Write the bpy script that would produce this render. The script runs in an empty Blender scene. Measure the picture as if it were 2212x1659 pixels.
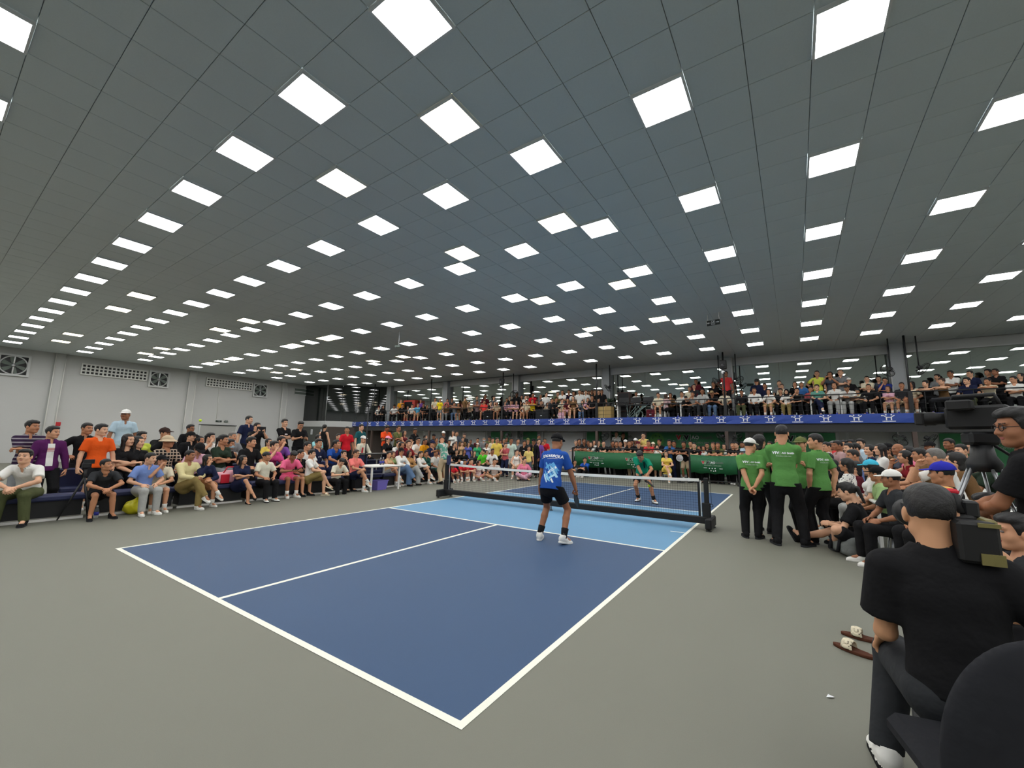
import bpy, bmesh, math, random
import numpy as np
from mathutils import Vector, Matrix
random.seed(7)
SC = bpy.context.scene; COL = SC.collection
# ---------------------------------------------------------------- camera, world, exposure
cam_d = bpy.data.cameras.new('camera'); cam = bpy.data.objects.new('camera', cam_d); COL.objects.link(cam); SC.camera = cam
cam_d.sensor_fit = 'HORIZONTAL'; cam_d.sensor_width = 36.0; cam_d.lens = 888.34 / 2212 * 36; cam_d.clip_start = .05; cam_d.clip_end = 200
_y, _p, _r = -.5873, .1399, .0201
_f = Vector((math.sin(_y) * math.cos(_p), math.cos(_y) * math.cos(_p), math.sin(_p))); _x = Vector((math.cos(_y), -math.sin(_y), 0)); _u = _x.cross(_f)
_x2 = _x * math.cos(_r) + _u * math.sin(_r); _u2 = _u * math.cos(_r) - _x * math.sin(_r)
cam.matrix_world = Matrix(((_x2.x, _u2.x, -_f.x, 4.5923), (_x2.y, _u2.y, -_f.y, -8.6053), (_x2.z, _u2.z, -_f.z, 1.532), (0, 0, 0, 1)))
W = bpy.data.worlds.new('world'); SC.world = W; W.use_nodes = True
W.node_tree.nodes['Background'].inputs[0].default_value = (.02, .022, .025, 1); W.node_tree.nodes['Background'].inputs[1].default_value = .3
VS = SC.view_settings; VS.view_transform = 'Standard'; VS.look = 'None'; VS.gamma = 1; VS.use_curve_mapping = False; VS.exposure = 0.0
LAMP, WARM = 16.0, 14.0                               # strength of the ceiling panels, the only light in the hall
SC.cycles.max_bounces = 7; SC.cycles.diffuse_bounces = 4; SC.cycles.glossy_bounces = 4; SC.cycles.transmission_bounces = 4
SC.cycles.caustics_reflective = False; SC.cycles.caustics_refractive = False; SC.cycles.sample_clamp_indirect = 6
# ---------------------------------------------------------------- materials
def lin(c): return tuple((v / 255 / 12.92 if v / 255 <= .04045 else ((v / 255 + .055) / 1.055) ** 2.4) for v in c[:3]) + (1,)
RGB = dict(black=(27, 27, 29), charcoal=(50, 52, 55), navy=(32, 38, 66), white=(232, 231, 226), cream=(226, 216, 190), cream2=(222, 210, 158), cream3=(224, 220, 200), grey=(128, 130, 132), lightgrey=(170, 171, 168),
  slate=(84, 92, 104), purple=(86, 34, 88), darkpurple=(52, 36, 62), orange=(232, 92, 30), orange2=(240, 84, 38), paleblue=(184, 208, 222), blue2=(126, 152, 214), lime=(196, 206, 84), lightpink=(214, 168, 186), pink=(240, 110, 150),
  pink2=(244, 160, 186), pink3=(232, 130, 158), khaki=(140, 122, 76), olive=(82, 88, 58), olive2=(104, 110, 66), tan=(186, 132, 92), tan2=(206, 172, 128), darkgreen=(42, 56, 44), darkgreen2=(36, 84, 74), yellow=(232, 204, 96),
  yellow2=(234, 212, 128), yellow3=(240, 214, 40), amber=(226, 154, 26), magenta=(206, 76, 140), violet=(122, 78, 158), cyan=(150, 208, 212), cyan2=(90, 172, 210), royal=(40, 84, 168), royal2=(46, 50, 168), red=(206, 32, 46),
  red2=(206, 64, 66), darkred=(128, 30, 38), teal=(34, 92, 98), coral=(240, 130, 124), coral2=(240, 76, 70), maroon=(92, 30, 40), palegreen=(158, 188, 128), camel=(178, 134, 84), denim=(96, 122, 156), brown=(86, 52, 38), brown2=(112, 84, 54),
  beige=(200, 180, 150), seagreen=(96, 158, 140), periwinkle=(92, 100, 178), green2=(60, 168, 112), rose=(186, 90, 96), mint=(206, 228, 214), limegreen=(86, 200, 50), blue3=(60, 110, 170), blue4=(50, 64, 140), mauve=(190, 158, 158), neon=(222, 232, 96),
  cyan_cap=(70, 184, 216), darkbrown=(56, 40, 36), blond=(168, 148, 104), refgreen=(92, 146, 78), none=(60, 50, 40))
MC = {}
def mat(name, rgb, rough=.6, metal=0., spec=.4, bump=0., bscale=40., emit=0., lin_=False, **k):
    if name in MC: return MC[name]
    m = bpy.data.materials.new(name); m.use_nodes = True; nt = m.node_tree; b = nt.nodes['Principled BSDF']
    c = rgb if lin_ else lin(rgb)
    b.inputs['Base Color'].default_value = c; b.inputs['Roughness'].default_value = rough; b.inputs['Metallic'].default_value = metal; b.inputs['Specular IOR Level'].default_value = spec
    if emit: b.inputs['Emission Color'].default_value = c; b.inputs['Emission Strength'].default_value = emit
    if bump:
        tc = nt.nodes.new('ShaderNodeTexCoord'); n = nt.nodes.new('ShaderNodeTexNoise'); n.inputs['Scale'].default_value = bscale; n.inputs['Detail'].default_value = 3
        bp = nt.nodes.new('ShaderNodeBump'); bp.inputs['Strength'].default_value = bump; bp.inputs['Distance'].default_value = k.get('dist', .02)
        nt.links.new(tc.outputs['Object'], n.inputs['Vector']); nt.links.new(n.outputs['Fac'], bp.inputs['Height']); nt.links.new(bp.outputs['Normal'], b.inputs['Normal'])
    MC[name] = m; return m
def speckle(m, amt, scale, big=0., bigscale=1.):      # small and large unevenness of a painted surface
    nt = m.node_tree; b = nt.nodes['Principled BSDF']; c = tuple(b.inputs['Base Color'].default_value)
    tc = nt.nodes.new('ShaderNodeTexCoord'); n = nt.nodes.new('ShaderNodeTexNoise'); n.inputs['Scale'].default_value = scale; n.inputs['Detail'].default_value = 2
    n2 = nt.nodes.new('ShaderNodeTexNoise'); n2.inputs['Scale'].default_value = bigscale; n2.inputs['Detail'].default_value = 3
    mr = nt.nodes.new('ShaderNodeMapRange'); mr.inputs['To Min'].default_value = 1 - amt; mr.inputs['To Max'].default_value = 1 + amt
    mr2 = nt.nodes.new('ShaderNodeMapRange'); mr2.inputs['To Min'].default_value = 1 - big; mr2.inputs['To Max'].default_value = 1 + big
    mu = nt.nodes.new('ShaderNodeMath'); mu.operation = 'MULTIPLY'; mx = nt.nodes.new('ShaderNodeVectorMath'); mx.operation = 'SCALE'; mx.inputs[0].default_value = c[:3]
    for q in (n, n2): nt.links.new(tc.outputs['Object'], q.inputs['Vector'])
    nt.links.new(n.outputs['Fac'], mr.inputs['Value']); nt.links.new(n2.outputs['Fac'], mr2.inputs['Value']); nt.links.new(mr.outputs[0], mu.inputs[0]); nt.links.new(mr2.outputs[0], mu.inputs[1])
    nt.links.new(mu.outputs[0], mx.inputs['Scale']); nt.links.new(mx.outputs[0], b.inputs['Base Color']); return m
def ramp_pattern(m, kind, c2):
    """Two-coloured cloth: stripes, checks, flowers, blots; object coordinates of the garment."""
    nt = m.node_tree; b = nt.nodes['Principled BSDF']; c1 = tuple(b.inputs['Base Color'].default_value)
    tc = nt.nodes.new('ShaderNodeTexCoord'); mix = nt.nodes.new('ShaderNodeMix'); mix.data_type = 'RGBA'
    mix.inputs[6].default_value = c1; mix.inputs[7].default_value = c2
    def wave(d, s, p):
        w = nt.nodes.new('ShaderNodeTexWave'); w.bands_direction = d; w.inputs['Scale'].default_value = s; w.inputs['Phase Offset'].default_value = p; nt.links.new(tc.outputs['Object'], w.inputs['Vector'])
        g = nt.nodes.new('ShaderNodeMath'); g.operation = 'GREATER_THAN'; g.inputs[1].default_value = .78; nt.links.new(w.outputs['Fac'], g.inputs[0]); return g.outputs[0]
    if kind == 'stripe': f = wave('Z', 4.5, 0)
    elif kind == 'check':
        a = nt.nodes.new('ShaderNodeMath'); a.operation = 'MAXIMUM'; nt.links.new(wave('Z', 5, 0), a.inputs[0]); nt.links.new(wave('X', 5, 1), a.inputs[1]); f = a.outputs[0]
    else:
        v = nt.nodes.new('ShaderNodeTexVoronoi' if kind == 'floral' else 'ShaderNodeTexNoise'); v.inputs['Scale'].default_value = 26 if kind == 'floral' else 9; nt.links.new(tc.outputs['Object'], v.inputs['Vector'])
        g = nt.nodes.new('ShaderNodeMath'); g.operation = 'LESS_THAN'; g.inputs[1].default_value = .34 if kind == 'floral' else .46; nt.links.new(v.outputs['Distance' if kind == 'floral' else 'Fac'], g.inputs[0]); f = g.outputs[0]
    nt.links.new(f, mix.inputs[0]); nt.links.new(mix.outputs[2], b.inputs['Base Color']); return m
def cloth(c, pat=''):
    k = 'cloth_' + c + pat
    if k in MC: return MC[k]
    m = mat(k, RGB[c], .85, spec=.15, bump=.55, bscale=9, dist=.03)
    if pat in ('stripe', 'check', 'floral', 'graphic'): ramp_pattern(m, pat, lin({'stripe': (150, 146, 150), 'check': (190, 170, 150) if c in ('black',) else (176, 150, 140), 'floral': (96, 92, 104), 'graphic': (206, 196, 190)}[pat]))
    return m
SKIN = {k: mat('skin_' + k, v, .55, spec=.35) for k, v in dict(s1=(222, 172, 140), s2=(206, 152, 118), s3=(188, 132, 98), s4=(160, 108, 78), sp=(206, 154, 116)).items()}
HAIR = {c: mat('hair_' + c, v, .55, spec=.5, bump=.5, bscale=120, dist=.004) for c, v in dict(black=(20, 18, 18), brown=(58, 38, 28), grey=(112, 108, 104), blond=(150, 128, 88), bald=(60, 50, 45)).items()}
EYEW = mat('eye_white', (120, 110, 104), .3); BROW = mat('brow', (34, 26, 22), .8); LIP = mat('lip', (164, 92, 84), .5)
def plain(name, rgb, rough=.6, **k): return mat(name, rgb, rough, **k)
M_ = dict(
 floor=speckle(plain('floor_paint', (118, 118, 107), .62, spec=.35, bump=.12, bscale=260, dist=.002), .09, 240, .05, .5),
 blue=speckle(plain('court_blue', (52, 79, 114), .6, spec=.35, bump=.12, bscale=260, dist=.002), .08, 260, .05, .6),
 light=speckle(plain('court_light_blue', (98, 146, 182), .6, spec=.35, bump=.12, bscale=260, dist=.002), .04, 260, .03, .7),
 line=speckle(plain('line_paint', (238, 238, 224), .55), .04, 60, .03, 3), tile=speckle(plain('ceiling_tile', (192, 201, 202), .40, spec=.5), .05, 60, .06, .35), gap=plain('tile_joint', (140, 147, 147), .8),
 wall=speckle(plain('wall_paint', (196, 197, 196), .75), .03, 40, .03, .4), pipe=plain('white_pipe', (226, 226, 222), .4), frame=plain('pale_frame', (206, 208, 208), .45), dark=plain('dark_steel', (30, 31, 33), .45), brown=plain('brown_steel', (86, 72, 66), .5),
 greycol=plain('grey_column', (168, 172, 174), .6), beam=plain('beam_dark', (58, 58, 58), .7), banner=plain('banner_blue', (46, 74, 156), .5, bump=.5, bscale=2.5, dist=.05), white=plain('white_print', (240, 242, 246), .5), whitepl=plain('white_plastic', (226, 228, 230), .35),
 mirror=plain('mirror_glass', (204, 212, 206), .015, metal=1.0), glass=plain('dark_glass', (7, 15, 12), .03, spec=1.0), green=speckle(plain('poster_green', (72, 148, 98), .55), .02, 30, .22, .7), green2=plain('banner_green', (30, 100, 60), .5, bump=.6, bscale=3, dist=.04),
 red=plain('sign_red', (196, 40, 48), .5), lgreen=plain('sign_green', (70, 160, 84), .5), sblack=plain('sign_black', (24, 26, 30), .5), pale=plain('print_pale', (150, 176, 156), .5), grey=plain('print_grey', (112, 122, 116), .5),
 rubber=plain('black_rubber', (24, 24, 25), .6), net=plain('net_cord', (20, 21, 24), .8), tape=plain('net_tape', (236, 234, 228), .6), fabric=plain('dark_fabric', (38, 39, 43), .85, spec=.15, bump=.4, bscale=10, dist=.02), seat=plain('navy_vinyl', (42, 48, 84), .5), ply=plain('riser_board', (60, 58, 56), .8),
 ball=plain('ball_yellow', (208, 240, 30), .5), table=plain('table_white', (222, 222, 216), .45), purple=plain('bucket_purple', (122, 112, 198), .4), wood=plain('wood_boxes', (176, 148, 92), .6), screen=plain('screen_dark', (16, 17, 20), .15), phone=plain('phone_dark', (28, 26, 30), .25),
 olive=plain('olive_case', (120, 112, 66), .5), bagred=plain('bag_red', (200, 30, 50), .6), bagpink=plain('bag_pink', (236, 170, 180), .6), yellowbag=plain('bag_yellow', (214, 206, 40), .4), baggrey=plain('bag_grey', (112, 116, 114), .8, bump=.4, bscale=20), water=plain('label_blue', (52, 60, 168), .4), silver=plain('brushed_metal', (170, 172, 174), .3, metal=.8),
 leaf=plain('leaf', (44, 66, 44), .6), orangebox=plain('cabinet_red', (190, 62, 48), .5), paper=plain('paper', (226, 228, 232), .7), exitg=plain('exit_sign', (18, 40, 28), .4), cable=plain('cable_teal', (120, 140, 136), .5), case=plain('case_dark', (56, 58, 60), .6, bump=.2, bscale=60))
clear = mat('clear_plastic', (235, 240, 245), .08, spec=.6); clear.node_tree.nodes['Principled BSDF'].inputs['Transmission Weight'].default_value = .85; clear.node_tree.nodes['Principled BSDF'].inputs['IOR'].default_value = 1.15; M_['clear'] = clear
M_['lamp'] = mat('lamp_white', (1, 1, 1, 1), emit=LAMP, lin_=True); M_['warm'] = mat('lamp_warm', (1, .86, .62, 1), emit=WARM, lin_=True)
# ---------------------------------------------------------------- mesh helpers
def mesh_arrays(name, V, F, mi=None, smooth=True, mats=()):
    """V (n,3), F list of arrays of equal-length polygons."""
    me = bpy.data.meshes.new(name); V = np.asarray(V, np.float32); me.vertices.add(len(V)); me.vertices.foreach_set('co', V.ravel())
    F = [np.asarray(f) for f in F if len(f)]; nl = sum(f.size for f in F); npg = sum(len(f) for f in F)
    me.loops.add(nl); me.polygons.add(npg)
    me.loops.foreach_set('vertex_index', np.concatenate([f.ravel() for f in F]).astype(np.int32))
    tot = np.concatenate([np.full(len(f), f.shape[1]) for f in F]); me.polygons.foreach_set('loop_start', np.concatenate([[0], np.cumsum(tot)[:-1]]).astype(np.int32))
    try: me.polygons.foreach_set('loop_total', tot.astype(np.int32))
    except Exception: pass
    if mi is not None: me.polygons.foreach_set('material_index', np.asarray(mi, np.int32))
    me.polygons.foreach_set('use_smooth', np.full(npg, smooth, bool))
    for m in mats: me.materials.append(m)
    me.update(); me.validate(); return me
class MB:
    """Collects boxes, tubes, plates and lathes; build() links them as one object."""
    def __init__(s): s.v = []; s.f = []; s.m = []; s.sm = []
    def add(s, V, F, m=0, sm=False):
        o = len(s.v); s.v += [tuple(map(float, p)) for p in V]; s.f += [tuple(o + i for i in f) for f in F]; s.m += [m] * len(F); s.sm += [sm] * len(F); return s
    def box(s, c, h, R=None, m=0, bev=0.):
        R = np.eye(3) if R is None else np.asarray(R, float); c = np.asarray(c, float); h = np.asarray(h, float)
        if bev <= 0:
            P = [c + R @ (h * q) for q in ((-1, -1, -1), (1, -1, -1), (1, 1, -1), (-1, 1, -1), (-1, -1, 1), (1, -1, 1), (1, 1, 1), (-1, 1, 1))]
            return s.add(P, [(0, 3, 2, 1), (4, 5, 6, 7), (0, 1, 5, 4), (1, 2, 6, 5), (2, 3, 7, 6), (3, 0, 4, 7)], m)
        b = min(bev, *(h * .98)); P = []; F = []
        for sx in (-1, 1):
            for sy in (-1, 1):
                for sz in (-1, 1):
                    q = np.array((sx, sy, sz)); P += [c + R @ (q * (h - [0, b, b])), c + R @ (q * (h - [b, 0, b])), c + R @ (q * (h - [b, b, 0]))]
        I = lambda x, y, z, k: (((x > 0) * 2 + (y > 0)) * 2 + (z > 0)) * 3 + k
        for sg in (-1, 1):
            for k in range(3):
                cs = [(-1, -1), (1, -1), (1, 1), (-1, 1)]; cs = cs if sg > 0 else cs[::-1]
                F.append(tuple(I(*{0: (sg, a, d), 1: (d, sg, a), 2: (a, d, sg)}[k], k) for a, d in cs))
        for k, (a, d) in enumerate(((1, 2), (2, 0), (0, 1))):
            for sa in (-1, 1):
                for sd in (-1, 1):
                    def C(t, kk):
                        q = [0, 0, 0]; q[k] = t; q[a] = sa; q[d] = sd; return I(*q, kk)
                    F.append((C(-1, a), C(1, a), C(1, d), C(-1, d)) if sa * sd < 0 else (C(1, a), C(-1, a), C(-1, d), C(1, d)))
        for sx in (-1, 1):
            for sy in (-1, 1):
                for sz in (-1, 1):
                    t = (I(sx, sy, sz, 0), I(sx, sy, sz, 1), I(sx, sy, sz, 2)); F.append(t if sx * sy * sz > 0 else t[::-1])
        return s.add(P, F, m)
    def tube(s, pts, r, n=8, m=0, cap=True):
        pts = [np.asarray(p, float) for p in pts]; rr = r if isinstance(r, (list, tuple)) else [r] * len(pts); V = []; F = []; px = None
        for i, p in enumerate(pts):
            t = pts[min(i + 1, len(pts) - 1)] - pts[max(i - 1, 0)]; t = t / max(np.linalg.norm(t), 1e-9)
            if px is None: px = np.cross(t, (0, 0, 1) if abs(t[2]) < .9 else (1, 0, 0))
            px = px - t * (px @ t); px /= max(np.linalg.norm(px), 1e-9); py = np.cross(t, px)
            V += [p + rr[i] * (math.cos(a) * px + math.sin(a) * py) for a in (2 * math.pi * j / n for j in range(n))]
        for i in range(len(pts) - 1):
            for j in range(n): F.append((i * n + j, i * n + (j + 1) % n, (i + 1) * n + (j + 1) % n, (i + 1) * n + j))
        if cap: F += [tuple(range(n - 1, -1, -1)), tuple((len(pts) - 1) * n + j for j in range(n))]
        return s.add(V, F, m, True)
    def lathe(s, prof, o=(0, 0, 0), n=16, m=0, R=None):
        R = np.eye(3) if R is None else np.asarray(R, float); V = []; F = []
        for r, z in prof: V += [np.asarray(o) + R @ np.array((r * math.cos(a), r * math.sin(a), z)) for a in (2 * math.pi * j / n for j in range(n))]
        for i in range(len(prof) - 1):
            for j in range(n): F.append((i * n + j, i * n + (j + 1) % n, (i + 1) * n + (j + 1) % n, (i + 1) * n + j))
        F += [tuple(range(n - 1, -1, -1)), tuple((len(prof) - 1) * n + j for j in range(n))]
        return s.add(V, F, m, True)
    def plate(s, poly, o, ex, ey, t, m=0):            # flat polygon of thickness t, front towards ex x ey
        o, ex, ey = (np.asarray(q, float) for q in (o, ex, ey)); nz = np.cross(ex, ey); nz = nz / np.linalg.norm(nz); k = len(poly)
        V = [o + ex * a + ey * b + nz * t for a, b in poly] + [o + ex * a + ey * b for a, b in poly]
        F = [tuple(range(k)), tuple(range(2 * k - 1, k - 1, -1))] + [(i, k + i, k + (i + 1) % k, (i + 1) % k) for i in range(k)]
        return s.add(V, F, m)
    def ring(s, c, ax, r, t, n=24, m=0, k=6):
        ax = np.asarray(ax, float); ax /= np.linalg.norm(ax); a = np.cross(ax, (0, 0, 1) if abs(ax[2]) < .9 else (1, 0, 0)); a /= np.linalg.norm(a); b = np.cross(ax, a)
        P = [np.asarray(c) + r * (math.cos(2 * math.pi * i / n) * a + math.sin(2 * math.pi * i / n) * b) for i in range(n)]; V = []; F = []
        for i, p in enumerate(P):
            d = (p - np.asarray(c)) / r
            V += [p + t * (math.cos(2 * math.pi * j / k) * d + math.sin(2 * math.pi * j / k) * ax) for j in range(k)]
        for i in range(n):
            for j in range(k): F.append((i * k + j, ((i + 1) % n) * k + j, ((i + 1) % n) * k + (j + 1) % k, i * k + (j + 1) % k))
        return s.add(V, F, m, True)
    def mesh(s, name, mats):
        me = bpy.data.meshes.new(name); me.from_pydata(s.v, [], s.f); me.polygons.foreach_set('material_index', s.m); me.polygons.foreach_set('use_smooth', s.sm)
        for m in (mats if isinstance(mats, (list, tuple)) else [mats]): me.materials.append(m)
        me.update(); return me
    def build(s, name, mats, parent=None, **k): return link(name, s.mesh(name, mats), parent, **k)
def link(name, me, parent=None, loc=None, R=None, **props):
    o = bpy.data.objects.new(name, me); COL.objects.link(o)
    if parent is not None: o.parent = parent
    if loc is not None or R is not None:
        Mx = Matrix.Identity(4)
        if R is not None:
            for i in range(3):
                for j in range(3): Mx[i][j] = float(R[i][j])
        if loc is not None: Mx.translation = Vector([float(q) for q in loc])
        o.matrix_local = Mx
    for a, b in props.items(): o[a] = b
    return o
def empty(name, loc, R=None, **props): return link(name, None, None, loc, R, **props)
def thing(name, label, cat, loc=(0, 0, 0), rz=0., group=None):
    o = empty(name, loc, rot('z', rz)); o['label'] = label; o['category'] = cat
    if group: o['group'] = group
    return o
def tag(o, label, cat, group=None):
    o['label'] = label; o['category'] = cat
    if group: o['group'] = group
    return o
TXT = {}
def text_arrays(s, size, shear=0., bold=0.):
    """Flat lettering as triangles in its own xy plane, centred."""
    k = (s, size, shear, bold)
    if k in TXT: return TXT[k]
    cu = bpy.data.curves.new('lettering', 'FONT'); cu.body = s; cu.size = size; cu.shear = shear; cu.offset = bold; cu.align_x = 'CENTER'; cu.align_y = 'CENTER'; cu.resolution_u = 3
    o = bpy.data.objects.new('lettering', cu); COL.objects.link(o); dg = bpy.context.evaluated_depsgraph_get(); me = bpy.data.meshes.new_from_object(o.evaluated_get(dg))
    V = np.array([v.co[:] for v in me.vertices]); F = [tuple(p.vertices) for p in me.polygons]
    bpy.data.objects.remove(o); bpy.data.curves.remove(cu); bpy.data.meshes.remove(me); TXT[k] = (V, F); return V, F
def put_text(mb, s, size, o, ex, ey, m=0, shear=0., bold=0.):
    V, F = text_arrays(s, size, shear, bold); o, ex, ey = (np.asarray(q, float) for q in (o, ex, ey))
    mb.add([o + ex * v[0] + ey * v[1] for v in V], F, m)
# ---------------------------------------------------------------- shape library: distance fields -> smooth closed meshes
A3 = lambda *v: np.array(v, np.float32)
def nrm(v):
    v = np.asarray(v, np.float32); return v / max(float(np.linalg.norm(v)), 1e-9)
def cone(a, b, ra, rb):                               # round limb segment
    a = np.asarray(a, np.float32); b = np.asarray(b, np.float32); ab = b - a; l2 = max(float(ab @ ab), 1e-9)
    def f(p):
        t = np.clip((p - a) @ ab / l2, 0, 1)
        q = p - a - t[:, None] * ab
        return np.sqrt((q * q).sum(1)) - (ra + t * (rb - ra))
    return f
def flat(a, b, ra, rb, side, sy):                     # limb segment of oval section: wide along side, sy times as deep
    a = np.asarray(a, np.float32); b = np.asarray(b, np.float32); z = nrm(b - a); x = nrm(np.asarray(side) - z * float(np.dot(side, z))); y = np.cross(z, x)
    M = np.stack([x, y / sy, z]); L = float(np.linalg.norm(b - a)); k = min(1, sy)
    def f(p):
        q = (p - a) @ M.T
        t = np.clip(q[:, 2] / max(L, 1e-6), 0, 1)
        q[:, 2] -= t * L
        return (np.sqrt((q * q).sum(1)) - (ra + t * (rb - ra))) * (k * .5 + .5)
    return f
def ell(c, r, M=None):
    c = np.asarray(c, np.float32); r = np.asarray(r, np.float32)
    def f(p):
        q = p - c
        if M is not None: q = q @ M
        k0 = np.sqrt(((q / r) ** 2).sum(1)); k1 = np.sqrt(((q / (r * r)) ** 2).sum(1))
        return k0 * (k0 - 1) / np.maximum(k1, 1e-6)
    return f
def box(c, hs, rad=.0, M=None):
    c = np.asarray(c, np.float32); hs = np.asarray(hs, np.float32)
    def f(p):
        q = p - c
        if M is not None: q = q @ M
        q = np.abs(q) - hs + rad
        return np.sqrt((np.maximum(q, 0) ** 2).sum(1)) + np.minimum(q.max(1), 0) - rad
    return f
def smin(a, b, k):
    if k <= 0: return np.minimum(a, b)
    h = np.maximum(k - np.abs(a - b), 0) / k
    return np.minimum(a, b) - h * h * k * .25
def union(fs, k=.03):
    def f(p):
        d = fs[0](p)
        for g in fs[1:]: d = smin(d, g(p), k)
        return d
    return f
def cut(f, o, n):                                     # keep the side away from n
    o = np.asarray(o, np.float32); n = nrm(n)
    return lambda p: np.maximum(f(p), (p - o) @ n)
def minus(f, g): return lambda p: np.maximum(f(p), -g(p))
def shell_mesh(f, lo, hi, h, newton=2):
    """Surface nets on a narrow band, then the vertices are pulled onto the surface."""
    lo = np.asarray(lo, np.float32) - 2 * h; hi = np.asarray(hi, np.float32) + 2 * h
    B = 4; nb = np.maximum(np.ceil((hi - lo) / (h * B)).astype(int), 1); n = nb * B
    g = np.stack(np.meshgrid(*[np.arange(k) for k in nb], indexing='ij'), -1).reshape(-1, 3)
    cc = (lo + (g * B + (B - 1) / 2) * h).astype(np.float32)
    cv = f(cc)
    V = np.repeat(np.repeat(np.repeat(cv.reshape(nb), B, 0), B, 1), B, 2).astype(np.float32)
    near = g[np.abs(cv) < h * B * 1.5]
    off = np.stack(np.meshgrid(*[np.arange(B)] * 3, indexing='ij'), -1).reshape(-1, 3)
    ijk = (near[:, None] * B + off[None]).reshape(-1, 3)
    V[ijk[:, 0], ijk[:, 1], ijk[:, 2]] = f((lo + ijk * h).astype(np.float32))
    S = V < 0
    s8 = [S[a:n[0] - 1 + a, b:n[1] - 1 + b, c:n[2] - 1 + c] for a in (0, 1) for b in (0, 1) for c in (0, 1)]
    cnt = sum(s.astype(np.int8) for s in s8)
    mix = (cnt > 0) & (cnt < 8)
    cells = np.argwhere(mix); idx = -np.ones(mix.shape, np.int64); idx[mix] = np.arange(len(cells))
    if not len(cells): return np.zeros((0, 3), np.float32), np.zeros((0, 4), np.int64)
    v8 = np.stack([V[cells[:, 0] + a, cells[:, 1] + b, cells[:, 2] + c] for a in (0, 1) for b in (0, 1) for c in (0, 1)], 1)
    cor = np.array([(a, b, c) for a in (0, 1) for b in (0, 1) for c in (0, 1)], np.float32)
    acc = np.zeros((len(cells), 3), np.float32); num = np.zeros(len(cells), np.float32)
    for i in range(8):
        for bit in (1, 2, 4):
            j = i | bit
            if j == i: continue
            a, b = v8[:, i], v8[:, j]; m = (a < 0) != (b < 0)
            t = np.where(m, a / np.where(m, a - b, 1), 0)[:, None]
            acc += np.where(m[:, None], cor[i] + t * (cor[j] - cor[i]), 0); num += m
    X = (lo + (cells + acc / np.maximum(num, 1)[:, None]) * h).astype(np.float32)
    Q = []
    for ax in range(3):
        o1, o2 = [(1, 2), (2, 0), (0, 1)][ax]
        sl0 = [slice(1, n[k] - 1) for k in range(3)]; sl0[ax] = slice(0, n[ax] - 1)
        sl1 = list(sl0); sl1[ax] = slice(1, n[ax])
        a, b = S[tuple(sl0)], S[tuple(sl1)]
        e = np.argwhere(a != b); base = np.array([s.start for s in sl0]); e0 = e + base
        fl = a[a != b]
        d1 = np.zeros(3, int); d1[o1] = 1; d2 = np.zeros(3, int); d2[o2] = 1
        q = np.stack([idx[tuple((e0 + w).T)] for w in (-d1 - d2, -d2, 0 * d1, -d1)], 1)
        q[~fl] = q[~fl][:, ::-1]; Q.append(q)
    Q = np.concatenate(Q); Q = Q[(Q >= 0).all(1)]
    e = h * .25
    for _ in range(newton):
        d = f(X); G = np.stack([f(X + A3(*(e * np.eye(3)[k]))) - d for k in range(3)], 1) / e
        st = (d / np.maximum((G * G).sum(1), .15))[:, None] * G
        ln = np.sqrt((st * st).sum(1))[:, None]; X = (X - st * np.minimum(1, .6 * h / np.maximum(ln, 1e-9))).astype(np.float32)
    return X, Q
def rot(ax, deg):
    a = math.radians(deg); c, s = math.cos(a), math.sin(a)
    return np.array({'x': [[1, 0, 0], [0, c, -s], [0, s, c]], 'y': [[c, 0, s], [0, 1, 0], [-s, 0, c]], 'z': [[c, -s, 0], [s, c, 0], [0, 0, 1]]}[ax], np.float32)
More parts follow.
